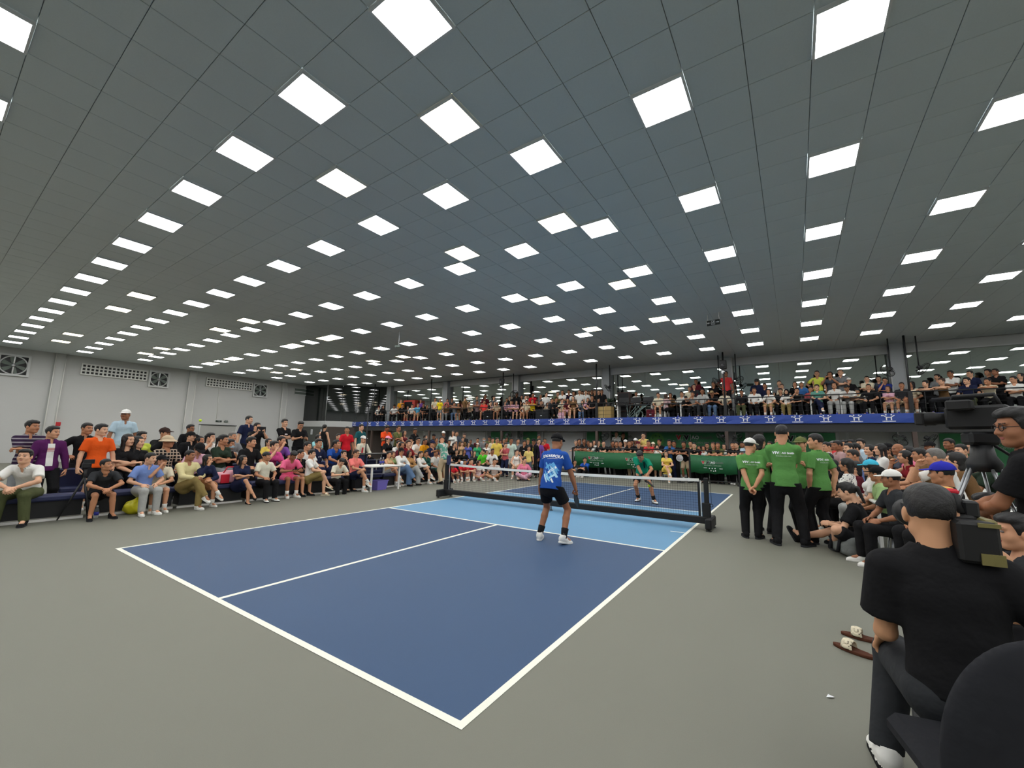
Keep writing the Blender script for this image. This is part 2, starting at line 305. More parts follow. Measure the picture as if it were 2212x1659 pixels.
# ---------------------------------------------------------------- people: skeleton posed by targets, body 1.70 m tall, facing +Y
POSES = {
 'st': dict(), 'sx': dict(hr=(-.12, .23, 1.12), hl=(.12, .21, 1.17), fr=(-1, .1, .15), fl=(1, .1, .1), pe=(1, -.1, -.6)),
 'sb': dict(hr=(.03, -.19, .93), hl=(-.03, -.20, .90), fr=(-.8, 0, -.6), fl=(.8, 0, -.6), pe=(1, -.6, 0)),
 'sl': dict(lean=30, hp=-12, hr=(-.10, .50, 1.13), hl=(.12, .53, 1.13), fr=(-1, .2, -.1), fl=(1, .1, -.1), pe=(1, -.1, -.1)),
 'sc': dict(hr=(.05, .23, .95), hl=(-.05, .24, .93), fr=(-.7, .5, -.5), fl=(.7, .5, -.5), hp=6),
 'sh': dict(hr=(.21, .03, 1.02), fr=(-.7, .6, -.2), pe=(1, -.5, .1), hl=(-.27, .05, .83)),
 'sp': dict(hr=(.10, .36, 1.40), hl=(-.10, .36, 1.40), fr=(-.2, .2, 1), fl=(.2, .2, 1), pe=(.8, -.1, -1)),
 'sf': dict(hr=(.06, .20, 1.40), fr=(-.4, -.1, 1), hl=(.10, .22, 1.12), fl=(1, .2, .1), pe=(.6, 0, -1), hp=4),
 'sq': dict(hr=(.10, .32, 1.16), hl=(-.08, .32, 1.16), fr=(-.3, 1, .3), fl=(.3, 1, .3), hp=24, pe=(.6, -.4, -1)),
 'ch': dict(pel=(0, 0, .52), ft=.43, hr=(.12, .29, .63), hl=(-.12, .29, .63), fr=(-.2, 1, -.4), fl=(.2, 1, -.4), lean=4),
 'cf': dict(pel=(0, 0, .52), ft=.40, lean=34, hp=-18, hr=(.05, .50, .63), hl=(-.05, .50, .63), fr=(-.6, .8, -.4), fl=(.6, .8, -.5), pe=(1, -.3, .25), fw=.17),
 'cx': dict(pel=(0, 0, .52), ft=.42, lean=6, hr=(-.12, .25, .76), hl=(.12, .23, .80), fr=(-1, .1, .15), fl=(1, .1, .1), pe=(1, -.1, -.6)),
 'cl': dict(pel=(0, 0, .52), ft=.42, lean=3, hr=(-.02, .36, .71), hl=(-.12, .34, .69), fr=(-.6, .8, -.1), fl=(.5, .8, -.1), cross=1),
 'cm': dict(pel=(0, 0, .52), ft=.42, lean=8, hr=(-.12, .25, .78), hl=(.10, .24, .80), fr=(-1, .1, .1), fl=(1, .1, .1), pe=(1, -.1, -.6), cross=1),
 'cc': dict(pel=(0, 0, .52), ft=.40, lean=20, hp=-6, hr=(.05, .38, 1.03), fr=(-.4, -.2, 1), hl=(-.02, .42, .66), fl=(1, .4, 0), pe=(.7, .3, -1)),
 'cp': dict(pel=(0, 0, .52), ft=.40, lean=26, hp=30, hr=(.07, .44, .72), hl=(-.07, .44, .72), fr=(-.3, .9, .3), fl=(.3, .9, .3), pe=(1, -.4, -.6)),
 'cr': dict(pel=(0, 0, .56), ft=.30, lean=24, hp=-6, hr=(-.10, .44, .98), hl=(.12, .47, .98), fr=(-1, .2, -.1), fl=(1, .1, -.1), pe=(1, -.1, -.2)),
 'fx': dict(pel=(0, 0, .13), lean=12, hr=(.16, .26, .22), hl=(-.16, .26, .22), fr=(-.6, .8, -.2), fl=(.6, .8, -.2), floor='x'),
 'fk': dict(pel=(0, 0, .13), lean=10, hr=(-.06, .44, .40), hl=(.06, .43, .42), fr=(-1, .2, -.1), fl=(1, .2, -.1), pe=(1, 0, -.3), floor='k'),
 'fo': dict(pel=(0, 0, .13), lean=14, hp=10, hr=(.12, .34, .34), hl=(-.10, .36, .36), fr=(-.3, .9, 0), fl=(.3, .9, 0), floor='o'),
}
L_TH, L_SH, L_UA, L_FA = .425, .42, .285, .25
def ik(a, t, l1, l2, pole):
    a = np.asarray(a, np.float64); t = np.asarray(t, np.float64); d = t - a; D = float(np.linalg.norm(d))
    if D > (l1 + l2) * .999: d *= (l1 + l2) * .999 / D; D = (l1 + l2) * .999; t = a + d
    u = d / D; x = (l1 * l1 - l2 * l2 + D * D) / (2 * D); y = math.sqrt(max(l1 * l1 - x * x, 0))
    p = np.asarray(pole, np.float64); p = p - u * (p @ u); p /= max(np.linalg.norm(p), 1e-6)
    return a + u * x + p * y, t
def skeleton(pose, sex='m', hy=0, extra=None):
    q = dict(pel=(0, 0, .905), lean=0, side=0, twist=0, hp=0, hr=(.27, .05, .84), hl=(-.27, .05, .84), fr=(-.05, .25, -1), fl=(.05, .25, -1), pe=(1, -.6, -.4), fw=.12, ft=0)
    q.update(POSES.get(pose, {}) if isinstance(pose, str) else pose)
    if extra: q.update(extra)
    J = {}; m = sex == 'm'
    sw, hw = (.166, .088) if m else (.143, .088)
    pel = np.array(q['pel'], float); ln, sd = q['lean'], q['side']
    up = lambda k: (rot('y', sd * k) @ rot('x', -ln * k) @ np.array([0, 0, 1.]))
    s0, s1, s2 = up(.55), up(1), up(1.12)
    J['pel'] = pel; J['wai'] = pel + .19 * s0; J['che'] = J['wai'] + .19 * s1; J['nek'] = J['che'] + .135 * s2
    J['s0'], J['s1'], J['s2'] = s0, s1, s2
    lat = rot('z', q['twist']) @ np.array([1., 0, 0]); lat = nrm(lat - s1 * (lat @ s1)).astype(float); J['lat'] = lat
    sh = J['che'] + .075 * s2
    R = rot('z', q['twist'] * 1.0) @ rot('x', -ln * .35) @ rot('z', hy) @ rot('x', -q['hp']) @ rot('y', q.get('hroll', 0))
    J['HR'] = R; J['hed'] = J['nek'] + .055 * s2 + R @ np.array([0, .012, .115])
    for k, sg in (('r', 1), ('l', -1)):
        J['sh' + k] = sh + lat * sw * sg
        pe = np.array(q.get('pol' + k, q['pe']), float) * [sg, 1, 1]
        J['el' + k], J['wr' + k] = ik(J['sh' + k], q['h' + k], L_UA, L_FA, pe)
        J['fd' + k] = nrm(q['f' + k]); J['pn' + k] = q.get('pn' + k)
        hip = pel + np.array([hw * sg, 0, -.02]); J['hi' + k] = hip
        fl = q.get('floor'); po = np.array([.08 * sg, 1, .35]); toe = np.array([.18 * sg, 1, 0.])
        if fl == 'x': an = (-.13 * sg, .30 + .05 * sg, .085); po = np.array([sg, .5, .5]); toe = np.array([-sg * .9, .5, -.15])
        elif fl == 'k': an = (.10 * sg, .50, .085)
        elif fl == 'o': an = ((.16, .80, .085) if k == 'r' else (-.02, .34, .085)); po = np.array([.1, .3, 1]) if k == 'r' else np.array([-1, .4, .8]); toe = np.array([.1, .5, .9]) if k == 'r' else np.array([.9, .5, 0])
        elif q.get('cross') and k == 'r': an = (-.20, .52, .30); po = np.array([0, 1, 1.6]); toe = np.array([-.3, 1, -.5])
        else: an = (q['fw'] * sg, q['ft'], .085)
        an = q.get('a' + k, an); po = q.get('k' + k, po); toe = q.get('t' + k, toe)
        J['kn' + k], J['an' + k] = ik(hip, an, L_TH, L_SH, po); J['toe' + k] = nrm(toe)
    return J
def f_trunk(J, sex, e=0.):
    m = sex == 'm'; lat = J['lat']
    w = ((.142, .122, .142, .138) if m else (.144, .104, .122, .122))
    return [flat(J['pel'] - .03 * J['s0'], J['pel'] + .05 * J['s0'], w[0] + e, w[0] - .004 + e, lat, .70), flat(J['pel'] + .05 * J['s0'], J['wai'] + .02 * J['s1'], w[0] - .012 + e, w[1] + e, lat, .72),
            flat(J['wai'], J['che'], w[1] + e, w[2] + e, lat, .70), flat(J['che'], J['che'] + .06 * J['s2'], w[2] + e, w[3] - .02 + e, lat, .66),
            cone(J['shr'] - lat * .03, J['shl'] + lat * .03, .052 + e * .8, .052 + e * .8), cone(J['nek'] - .05 * J['s2'], J['nek'] + .0 * J['s2'], .07 + e, .06 + e)] + \
           ([] if m else [ell(J['che'] + J['lat'] * .06 * s + np.cross(J['s1'], lat) * .075, (.062 + e, .062 + e, .062 + e)) for s in (1, -1)])
def f_arm(J, k, e=0.):
    return [cone(J['sh' + k], J['el' + k], .046 + e, .038 + e), cone(J['el' + k], .55 * J['el' + k] + .45 * J['wr' + k], .040 + e, .037 + e), cone(.6 * J['el' + k] + .4 * J['wr' + k], J['wr' + k], .037 + e, .026 + e)]
def f_leg(J, k, e=0., e2=None):
    e2 = e if e2 is None else e2; K, N, H = J['kn' + k], J['an' + k], J['hi' + k]
    bk = np.cross(np.cross(K - H, N - K), N - K); bk = nrm(bk) * .012 if np.linalg.norm(bk) > 1e-4 else np.array([0, -.012, 0])
    c = K + .32 * (N - K) + bk
    return [cone(H, K, .080 + e, .055 + e), cone(K, c, .053 + e, .053 + e2), cone(c, N, .053 + e2, .036 + e2)]
def bounds(J, keys, pad):
    P = np.stack([np.asarray(J[k], float) for k in keys]); return P.min(0) - pad, P.max(0) + pad
ALLK = ['pel', 'wai', 'che', 'nek'] + [a + b for a in ('sh', 'el', 'wr', 'hi', 'kn', 'an') for b in 'rl']
def body_mesh(J, sex, h, bare=True):
    fs = f_trunk(J, sex, -.004) + f_arm(J, 'r') + f_arm(J, 'l') + f_leg(J, 'r', -.004, 0) + f_leg(J, 'l', -.004, 0)
    for k in 'rl':
        fs.append(cone(J['an' + k], J['an' + k] + J['toe' + k] * .11 - A3(0, 0, .035), .036, .03))
    fs.append(cone(J['nek'] - .02 * J['s2'], J['hed'] + J['HR'] @ np.array([0, -.03, -.06]), .058, .052))
    lo, hi = bounds(J, ALLK, .2)
    return shell_mesh(union(fs, .014), lo, hi, h)
def shirt_mesh(J, sex, kind, h, loose=.014):
    s = loose; T = f_trunk(J, sex, s)
    hem = {'crop': .02, 'dress': -.18}.get(kind, -.075 if J['pel'][2] > .7 else .0)
    if kind == 'loose': s += .012; T = f_trunk(J, sex, s)
    if hem < 0: T.append(flat(J['pel'] - .12 * J['s0'], J['pel'] + .03 * J['s0'], .148 + s + .012, .144 + s + .006, J['lat'], .80))
    f = cut(union(T, .03), J['pel'] + hem * J['s0'], -J['s0'])
    nb = J['nek'] + .012 * J['s2']
    sl = {'long': 2, 'jacket': 2, 'tank': 0, 'dress': .5, 'crop': 2}.get(kind, .72)
    if sl:
        for k in 'rl':
            S, E, W = J['sh' + k], J['el' + k], J['wr' + k]
            if sl < 1: e_ = S + sl * (E - S); g = cut(cone(S, E, .051 + s, .052 + s * 1.6), e_, E - S)
            else: g = cut(union([cone(S, E, .056 + s, .046 + s), cone(E, W, .046 + s, .034 + s * .7)], .02), W - .015 * nrm(W - E), W - E)
            f = (lambda f, g: lambda p: smin(f(p), g(p), .025))(f, g)
    fw = np.cross(J['s2'], J['lat'])
    f = minus(f, cone(nb - .0 * fw, nb + .10 * J['s2'] + .02 * fw, .066, .085))
    f = minus(f, ell(nb + .055 * fw - .03 * J['s2'], (.042, .05, .05) if kind not in ('polo', 'jacket') else (.022, .06, .06)))
    if kind in ('polo', 'jacket'):
        ring = minus(cone(nb - .015 * J['s2'], nb + .028 * J['s2'], .079, .076), cone(nb - .05 * J['s2'], nb + .07 * J['s2'], .066, .066))
        ring = minus(cut(cut(ring, nb + .03 * J['s2'], J['s2']), nb - .02 * J['s2'], -J['s2']), ell(nb + .09 * fw, (.02, .06, .06)))
        f = (lambda f: lambda p: np.minimum(f(p), ring(p)))(f)
    if kind == 'tank': f = minus(minus(f, ell(J['shr'] + J['lat'] * .02, (.075, .10, .09))), ell(J['shl'] - J['lat'] * .02, (.075, .10, .09)))
    lo, hi = bounds(J, ['pel', 'wai', 'che', 'nek', 'shr', 'shl', 'elr', 'ell'] + (['wrr', 'wrl'] if sl == 2 else []), .26)
    return shell_mesh(f, lo, hi, h)
def bottom_mesh(J, sex, kind, h):
    s = .019 if kind in ('long', 'wide') else .011
    w = .143 if sex == 'm' else .144
    T = [flat(J['pel'] - .05 * J['s0'], J['pel'] + .06 * J['s0'], w + .006, w, J['lat'], .72)]
    for k in 'rl':
        H, K, N = J['hi' + k], J['kn' + k], J['an' + k]
        if kind == 'long':
            g = union([cone(H, K, .086 + s, .060 + s), cone(K, N, .058 + s, .044 + s)], .03); g = cut(g, N + .0 * nrm(N - K), N - K)
        elif kind == 'wide':
            g = union([cone(H, K, .095 + s, .078 + s), cone(K, N, .078 + s, .085 + s)], .03); g = cut(g, N + .02 * nrm(N - K), N - K)
        elif kind == 'skirt':
            g = cut(cone(H, K, .105 + s, .085 + s), H + .95 * (K - H), K - H)
        else:
            t = {'short': .66, 'knee': .92}.get(kind, .5); g = cut(cone(H, K, .090 + s, .076 + s), H + t * (K - H), K - H)
        T.append(g)
    if J['pel'][2] > .7: f = cut(union(T, .03 if kind != 'skirt' else .10), J['pel'] - .025 * J['s0'], J['s0'])
    else: f = union([cut(T[0], J['pel'] + .06 * J['s0'], J['s0'])] + T[1:], .03 if kind != 'skirt' else .10)
    lo, hi = bounds(J, ['pel', 'hir', 'hil', 'knr', 'knl'] + (['anr', 'anl'] if kind in ('long', 'wide') else []), .2)
    return shell_mesh(f, lo, hi, h)
# ---------------------------------------------------------------- heads, hair, hats, hands, shoes in their own frames
def head_parts(h, old=False):
    F = union([ell((0, -.010, .028), (.075, .094, .088)), ell((0, .022, -.042), (.058, .066, .066)), ell((0, .060, -.090), (.026, .024, .022)), ell((.034, .052, -.03), (.028, .03, .03)), ell((-.034, .052, -.03), (.028, .03, .03)),
               cone((.05, -.01, -.065), (.02, .055, -.092), .02, .016), cone((-.05, -.01, -.065), (-.02, .055, -.092), .02, .016), cone((0, -.025, -.05), (0, -.035, -.15), .055, .056)], .03)
    no = union([cone((0, .086, .012), (0, .105, -.026), .008, .012), ell((.012, .094, -.030), (.010, .011, .008)), ell((-.012, .094, -.030), (.010, .011, .008)), ell((0, .078, .028), (.05, .016, .012))], .012)
    ea = lambda p: np.minimum(ell((.077, -.008, -.008), (.011, .020, .031))(p), ell((-.077, -.008, -.008), (.011, .020, .031))(p))
    G = lambda p: smin(smin(F(p), no(p), .016), ea(p), .008)
    G2 = minus(G, lambda p: np.minimum(ell((.031, .099, .006), (.018, .014, .013))(p), ell((-.031, .099, .006), (.018, .014, .013))(p)))
    M = [(0,) + shell_mesh(G2, (-.1, -.115, -.2), (.1, .13, .13), h)]
    sm = h * .62
    for s in (1, -1):
        M.append((1, *shell_mesh(ell((.031 * s, .083, .005), (.014, .010, .0085)), (.031 * s - .02, .07, -.006), (.031 * s + .02, .1, .017), sm)))
        M.append((2, *shell_mesh(cone((.015 * s, .0915, .030), (.048 * s, .081, .031), .0042, .0032), (min(.01 * s, .058 * s), .07, .022), (max(.01 * s, .058 * s), .1, .04), sm)))
    M.append((3, *shell_mesh(union([ell((0, .084, -.055), (.022, .007, .0052)), ell((0, .083, -.063), (.018, .008, .0055))], .004), (-.03, .07, -.075), (.03, .1, -.045), sm)))
    return M
WAVE = lambda p, a, k: a * (np.sin(p[:, 0] * k + 1.7 * np.sin(p[:, 2] * k * .6)) * np.sin(p[:, 1] * k * .8 + p[:, 2] * k * .5))
def f_hair(kind):
    if kind.endswith('_u'):
        f, lo, hi = f_hair(kind[:-2]); return (lambda p: np.maximum(f(p), p[:, 2] - .052)), lo, hi
    cap = ell((0, -.016, .036), (.083, .100, .092)); top = ell((0, .012, .085), (.074, .082, .046))
    face = lambda p: np.maximum(np.maximum((p[:, 2] - .062 + .25 * (p[:, 1] - .06)), -(p[:, 1] - .022)) * -1 * 0 + (-(p[:, 1] - .030 - .35 * np.maximum(p[:, 2] - .01, 0))), p[:, 2] - .066)   # negative inside the face window
    side = lambda p: p[:, 2] + .042 + .35 * p[:, 1]                     # hair line falls towards the nape
    base = lambda p: np.maximum(np.maximum(smin(cap(p), top(p), .02) + WAVE(p, .0028, 95), -side(p) - .03), -face(p))
    lo, hi = (-.11, -.14, -.1), (.11, .13, .16)
    if kind == 'short': return base, lo, hi
    if kind == 'crop':
        c2 = ell((0, -.011, .0285), (.0765, .0955, .0893)); t2 = ell((0, .008, .076), (.062, .074, .042))
        return (lambda p: np.maximum(np.maximum(smin(c2(p), t2(p), .045) + WAVE(p, .0012, 130), -side(p) - .004), -face(p))), lo, hi
    if kind == 'bowl':
        c2 = ell((0, -.008, .040), (.088, .106, .090))
        return (lambda p: np.maximum(np.maximum(c2(p) + WAVE(p, .003, 70), -(p[:, 2] + .005 + .25 * p[:, 1])), np.minimum(p[:, 1] - .02, .038 - p[:, 2]))), lo, hi
    if kind == 'long':
        c2 = ell((0, -.014, .034), (.087, .104, .094)); bk = union([flat((0, -.062, .02), (0, -.075, -.26), .078, .070, (1, 0, 0), .45), cone((.074, .0, .0), (.078, .0, -.20), .024, .020), cone((-.074, .0, .0), (-.078, .0, -.20), .024, .020)], .03)
        fw = lambda p: np.maximum(-(p[:, 1] - .028), np.abs(p[:, 0]) - .062)
        return (lambda p: np.maximum(smin(np.maximum(c2(p), -(p[:, 2] + .06)), bk(p), .03) + WAVE(p, .0025, 80), -np.maximum(fw(p), p[:, 2] - .072))), (-.13, -.15, -.36), hi
    if kind == 'bob':
        c2 = ell((0, -.016, .026), (.092, .108, .100)); bk = union([flat((0, -.05, .0), (0, -.055, -.10), .085, .078, (1, 0, 0), .6)], .03)
        fw = lambda p: np.maximum(-(p[:, 1] - .022), np.abs(p[:, 0]) - .062)
        return (lambda p: np.maximum(smin(np.maximum(c2(p), -(p[:, 2] + .09)), bk(p), .03) + WAVE(p, .003, 70), -np.maximum(fw(p), p[:, 2] - .070))), (-.13, -.16, -.2), hi
    if kind == 'tail':
        t = union([ell((0, -.118, .03), (.026, .026, .026)), cone((0, -.122, .02), (0, -.135, -.16), .028, .014)], .02)
        return (lambda p: np.minimum(base(p), t(p) + WAVE(p, .0025, 100))), (-.11, -.18, -.2), hi
    if kind == 'bun':
        t = ell((0, -.085, .085), (.042, .042, .04)); return (lambda p: np.minimum(base(p), t(p) + WAVE(p, .003, 90))), (-.11, -.15, -.1), hi
    if kind == 'hood':
        c2 = union([ell((0, -.012, .028), (.094, .110, .104)), flat((0, -.03, -.05), (0, -.02, -.20), .095, .13, (1, 0, 0), .8)], .05)
        return minus(c2, ell((0, .10, -.025), (.060, .085, .088))), (-.17, -.16, -.26), (.17, .15, .16)
    dome = lambda p: np.maximum(ell((0, -.014, .040), (.091, .109, .094))(p), -(p[:, 2] - .036 + .06 * p[:, 1]))
    if kind == 'cap':
        br = lambda p: np.maximum(np.abs(p[:, 2] - .050 + 1.6 * p[:, 0] ** 2 + .16 * (p[:, 1] - .08)) - .0055, np.maximum(np.sqrt((p[:, 0] / .080) ** 2 + ((p[:, 1] - .075) / .105) ** 2) - 1, -(p[:, 1] - .06)) * .07)
        bt = ell((0, -.012, .136), (.010, .010, .006))
        return (lambda p: np.minimum(np.minimum(dome(p), br(p)), bt(p))), (-.11, -.15, .01), (.11, .20, .16)
    if kind == 'bucket':
        br = lambda p: np.maximum(np.abs(p[:, 2] - .045 + .55 * (np.sqrt(p[:, 0] ** 2 + p[:, 1] ** 2) - .09)) - .006, np.maximum(np.sqrt(p[:, 0] ** 2 + p[:, 1] ** 2) - .155, -(np.sqrt(p[:, 0] ** 2 + p[:, 1] ** 2) - .08)))
        return (lambda p: np.minimum(dome(p), br(p))), (-.17, -.17, -.02), (.17, .17, .16)
    if kind == 'visor':
        br = lambda p: np.maximum(np.abs(p[:, 2] - .045 + 1.6 * p[:, 0] ** 2 + .16 * (p[:, 1] - .08)) - .006, np.maximum(np.sqrt((p[:, 0] / .085) ** 2 + ((p[:, 1] - .07) / .11) ** 2) - 1, -(p[:, 1] - .055)) * .07)
        bd = lambda p: np.maximum(ell((0, -.014, .038), (.090, .108, .094))(p), np.abs(p[:, 2] - .052) - .018)
        return (lambda p: np.minimum(bd(p), br(p))), (-.11, -.15, .01), (.11, .20, .12)
def f_hand(c, spread=1.):
    """Right hand, wrist at 0, fingers +Y, palm -Z, thumb -X; c is the bend per knuckle in degrees."""
    fs = [flat((0, -.005, 0), (0, .03, 0), .026, .036, (1, 0, 0), .55), flat((0, .03, 0), (0, .078, 0), .037, .040, (1, 0, 0), .36)]
    for i, (x, L, r) in enumerate(((-.029, .074, .0088), (-.0098, .082, .0092), (.0098, .076, .0088), (.028, .060, .0078))):
        p = np.array([x, .080 - abs(x + .005) * .25, -.001]); a = 0.; an = math.radians((x * 260) * spread)
        for j, k in enumerate((.46, .30, .24)):
            a += math.radians(c * (1, 1.1, .8)[j] + i * 2)
            d = np.array([math.sin(an) * math.cos(a), math.cos(an) * math.cos(a), -math.sin(a)]); e = p + d * L * k
            fs.append(cone(p, e, r * (1 - .08 * j), r * (.93 - .08 * j))); p = e
    t0 = np.array([-.024, .022, -.006]); t1 = t0 + np.array([-.026, .026, -.012]); t2 = t1 + np.array([-.012, .030, -.008 - c * .0003]); t3 = t2 + np.array([.002, .024, -.004 - c * .0003])
    fs += [cone(t0, t1, .015, .0115), cone(t1, t2, .011, .0098), cone(t2, t3, .0096, .008)]
    return union(fs, .008), (-.08, -.04, -.12), (.06, .19, .04)
def f_shoe(kind='sneaker'):
    if kind == 'slide':
        up = lambda p: np.maximum(np.abs(ell((0, .085, -.055), (.052, .06, .052))(p)) - .005, np.maximum(np.abs(p[:, 1] - .085) - .035, -(p[:, 2] + .062)))
        so = lambda p: np.maximum(np.abs(p[:, 2] + .074) - .011, (np.sqrt((p[:, 0] / .047) ** 2 + ((p[:, 1] - .055) / .135) ** 2) - 1) * .045)
        return (lambda p: np.minimum(up(p), so(p))), (-.07, -.1, -.1), (.07, .21, .02)
    up = union([cone((0, -.040, -.030), (0, .030, -.035), .043, .042), cone((0, .03, -.035), (0, .13, -.058), .040, .030), ell((0, .135, -.058), (.043, .060, .027)), cone((0, -.022, .0), (0, -.012, .03), .046, .045)], .03)
    up = minus(cut(cut(up, (0, 0, -.066), (0, 0, -1)), (0, 0, .034), (0, 0, 1)), cone((0, -.014, .005), (0, -.010, .07), .026, .038))
    so = lambda p: np.maximum(np.abs(p[:, 2] + .073) - .012, (np.sqrt((p[:, 0] / (.046 - .08 * np.abs(p[:, 1] - .1) * .1)) ** 2 + (np.maximum(np.abs(p[:, 1] - .055) - .07, 0) / .072) ** 2) - 1) * .045)
    return (lambda p: np.minimum(up(p), so(p))), (-.08, -.11, -.1), (.08, .22, .06)
# ---------------------------------------------------------------- the hall
XL, XR, YN, YF, ZC = -27.7, 17.5, -17.0, 13.4, 5.72
COLX = [8.42 - 6.0 * k for k in range(-1, 6)]
def struct(o): o['kind'] = 'structure'; return o
floor = struct(MB().box(((XL + XR) / 2, (YN + YF) / 2, -.06), ((XR - XL) / 2, (YF - YN) / 2, .06)).build('floor', M_['floor']))
HB, HS, NV, LW = 6.706, 3.048, 2.134, .0508
def slab(name, x0, x1, y0, y1, z, m): return MB().box(((x0 + x1) / 2, (y0 + y1) / 2, z / 2), ((x1 - x0) / 2, (y1 - y0) / 2, z / 2)).build(name, m, floor)
for s in (-1, 1):
    slab('court_half', -HS, HS, *sorted((s * NV, s * HB)), .0015, M_['blue'])
slab('court_kitchen', -HS, HS, -NV, NV, .0015, M_['light'])
for s in (-1, 1):
    slab('court_line', *sorted((s * HS, s * (HS - LW))), -HB, HB, .003, M_['line'])
    slab('court_line', -HS + LW, HS - LW, *sorted((s * HB, s * (HB - LW))), .003, M_['line'])
    slab('court_line', -HS + LW, HS - LW, *sorted((s * NV, s * (NV - LW))), .003, M_['line'])
    slab('court_line', -LW / 2, LW / 2, *sorted((s * NV, s * (HB - LW))), .003, M_['line'])
slab('court_mark', 2.75, HS - LW, -.62, -.585, .003, M_['line'])
# ceiling: backing, square tiles, lamps in the tile grid
CO = np.array((1.7277, -6.2262)); CA = np.array((1.8046, -.023)) / 3; CB = np.array((.0312, 2.4026)) / 4
ceil = struct(MB().box(((XL + XR) / 2, (YN + YF) / 2, ZC + .10), ((XR - XL) / 2, (YF - YN) / 2, .06)).build('ceiling', M_['gap']))
lampcells = {(3 * i, 4 * j): 'lamp' for i in range(-15, 9) for j in range(-4, 8)}
warmpos = [(cx + s * 1.21, cy) for cx in (.03, -12.65, -21.6) for cy in (-4.95, -1.95, 1.45, 5.15) for s in (-1, 1)]
INV = np.linalg.inv(np.stack([CA, CB], 1))
for w in warmpos:
    q = np.round(INV @ (np.array(w) - CO)).astype(int); lampcells.setdefault((int(q[0]), int(q[1])), 'warm')
TH = .2978
tile_me = MB().box((0, 0, 0), (TH, TH, .012), bev=.004).mesh('ceiling_tile', M_['tile'])
cells = []
for a in range(-52, 30):
    for b in range(-20, 36):
        c = CO + CA * a + CB * b
        if XL + .3 < c[0] < XR - .3 and YN + .3 < c[1] < YF - .3 and (a, b) not in lampcells: cells.append((a, b, c))
eye = np.array((4.59, -8.6)); vd = np.array((-.55, .83))
def tview(c):
    d = c - eye; z = d @ vd * .99 + 4.19 * .139
    return z if z > .8 and abs(d[0] * .83 + d[1] * .55) < z * 1.35 and (4.19 * .99 - (d @ vd) * .139) < z * 1.05 else 99 + abs(z)
cells.sort(key=lambda t: tview(t[2]))
RC = np.array([[CA[0] / .6016, CB[0] / .6007, 0], [CA[1] / .6016, CB[1] / .6007, 0], [0, 0, 1]])
for a, b, c in cells[:300]: link('ceiling_tile', tile_me, ceil, (c[0], c[1], ZC + .012), RC)
far = MB()
for a, b, c in cells[300:]: far.box((c[0], c[1], ZC + .012), (TH, TH, .012), RC)
far.build('ceiling_tiles', M_['tile'], ceil, kind='stuff')
frame_me = MB()
for s in (-1, 1): frame_me.box((s * .288, 0, .0), (.012, .300, .022)); frame_me.box((0, s * .288, .0), (.276, .012, .022))
frame_me = frame_me.mesh('lamp_frame', M_['frame'])
diff = {k: MB().box((0, 0, .004), (.277, .277, .010)).mesh('lamp_diffuser', M_[k]) for k in ('lamp', 'warm')}
NUM = 'first second third fourth fifth sixth seventh eighth ninth tenth eleventh twelfth thirteenth fourteenth fifteenth sixteenth seventeenth eighteenth nineteenth twentieth twenty-first twenty-second twenty-third twenty-fourth'.split()
cm = cam.matrix_world.inverted()
def seen(c):
    p = cm @ Vector((c[0], c[1], ZC)); return -p.z > .3 and abs(p.x / -p.z) < 1.27 and abs(p.y / -p.z) < .96
vis = {k: seen(CO + CA * k[0] + CB * k[1]) for k in lampcells}
wc = {}
for (a, b), k in sorted(lampcells.items()):
    c = CO + CA * a + CB * b; j = b / 4
    if k == 'lamp':
        row = sorted(q for q in lampcells if q[1] == b and lampcells[q] == 'lamp' and vis[q]); r = 7 - b // 4
        lab = 'square white ceiling lamp, %s from left in the %s cross row from the balcony' % (NUM[row.index((a, b))], NUM[r]) if vis[(a, b)] else 'square white ceiling lamp outside the view'
        if not vis[(a, b)]: lab = 'square white ceiling lamp behind the viewpoint of the photograph'
        g = 'white ceiling lamps' if vis[(a, b)] else 'white ceiling lamps out of view'
    else:
        wl = sorted([q for q in lampcells if lampcells[q] == 'warm' and vis[q]], key=lambda q: (-q[1], q[0])); rows = sorted({q[1] for q in wl}, reverse=True)
        if (a, b) in wl:
            rr = [q for q in wl if q[1] == b]; lab = 'square warm-tinted ceiling lamp, %s from left in the %s warm row from the balcony' % (NUM[rr.index((a, b))], NUM[rows.index(b)])
        else: lab = 'square warm-tinted ceiling lamp out of view'
        g = 'warm-tinted ceiling lamps'
    t = thing('ceiling_lamp', lab, 'lamp', (c[0], c[1], ZC - .012), -.73, g)
    link('lamp_frame', frame_me, t); link('lamp_diffuser', diff[k], t)
# walls
def wall(name, c, h, m): return struct(MB().box(c, h).build(name, m))
wl = wall('wall_left', (XL - .1, (YN + YF) / 2, ZC / 2 + .05), (.1, (YF - YN) / 2, ZC / 2 + .05), M_['wall'])
wall('wall_right', (XR + .1, (YN + YF) / 2, ZC / 2 + .05), (.1, (YF - YN) / 2, ZC / 2 + .05), M_['wall'])
wall('wall_near', ((XL + XR) / 2, YN - .1, ZC / 2 + .05), ((XR - XL) / 2, .1, ZC / 2 + .05), M_['wall'])
wf = wall('wall_far', ((XL + XR) / 2, YF + .1, ZC / 2 + .05), ((XR - XL) / 2, .1, ZC / 2 + .05), M_['wall'])
for y in (-15.9, -9.9, -3.93, 2.03, 8.02):
    MB().box((XL + .07, y, ZC / 2), (.07, .20, ZC / 2)).build('column', M_['wall'], wl)
    for s in (-.20, .17): MB().tube([(XL + .17, y + s, 0), (XL + .17, y + s, ZC)], .022).build('pipe', M_['pipe'], wl)
MB().tube([(XL + .03, 3.66, 2.66), (XL + .03, 3.62, 4.95)], .018).build('pipe', M_['pipe'], wl)
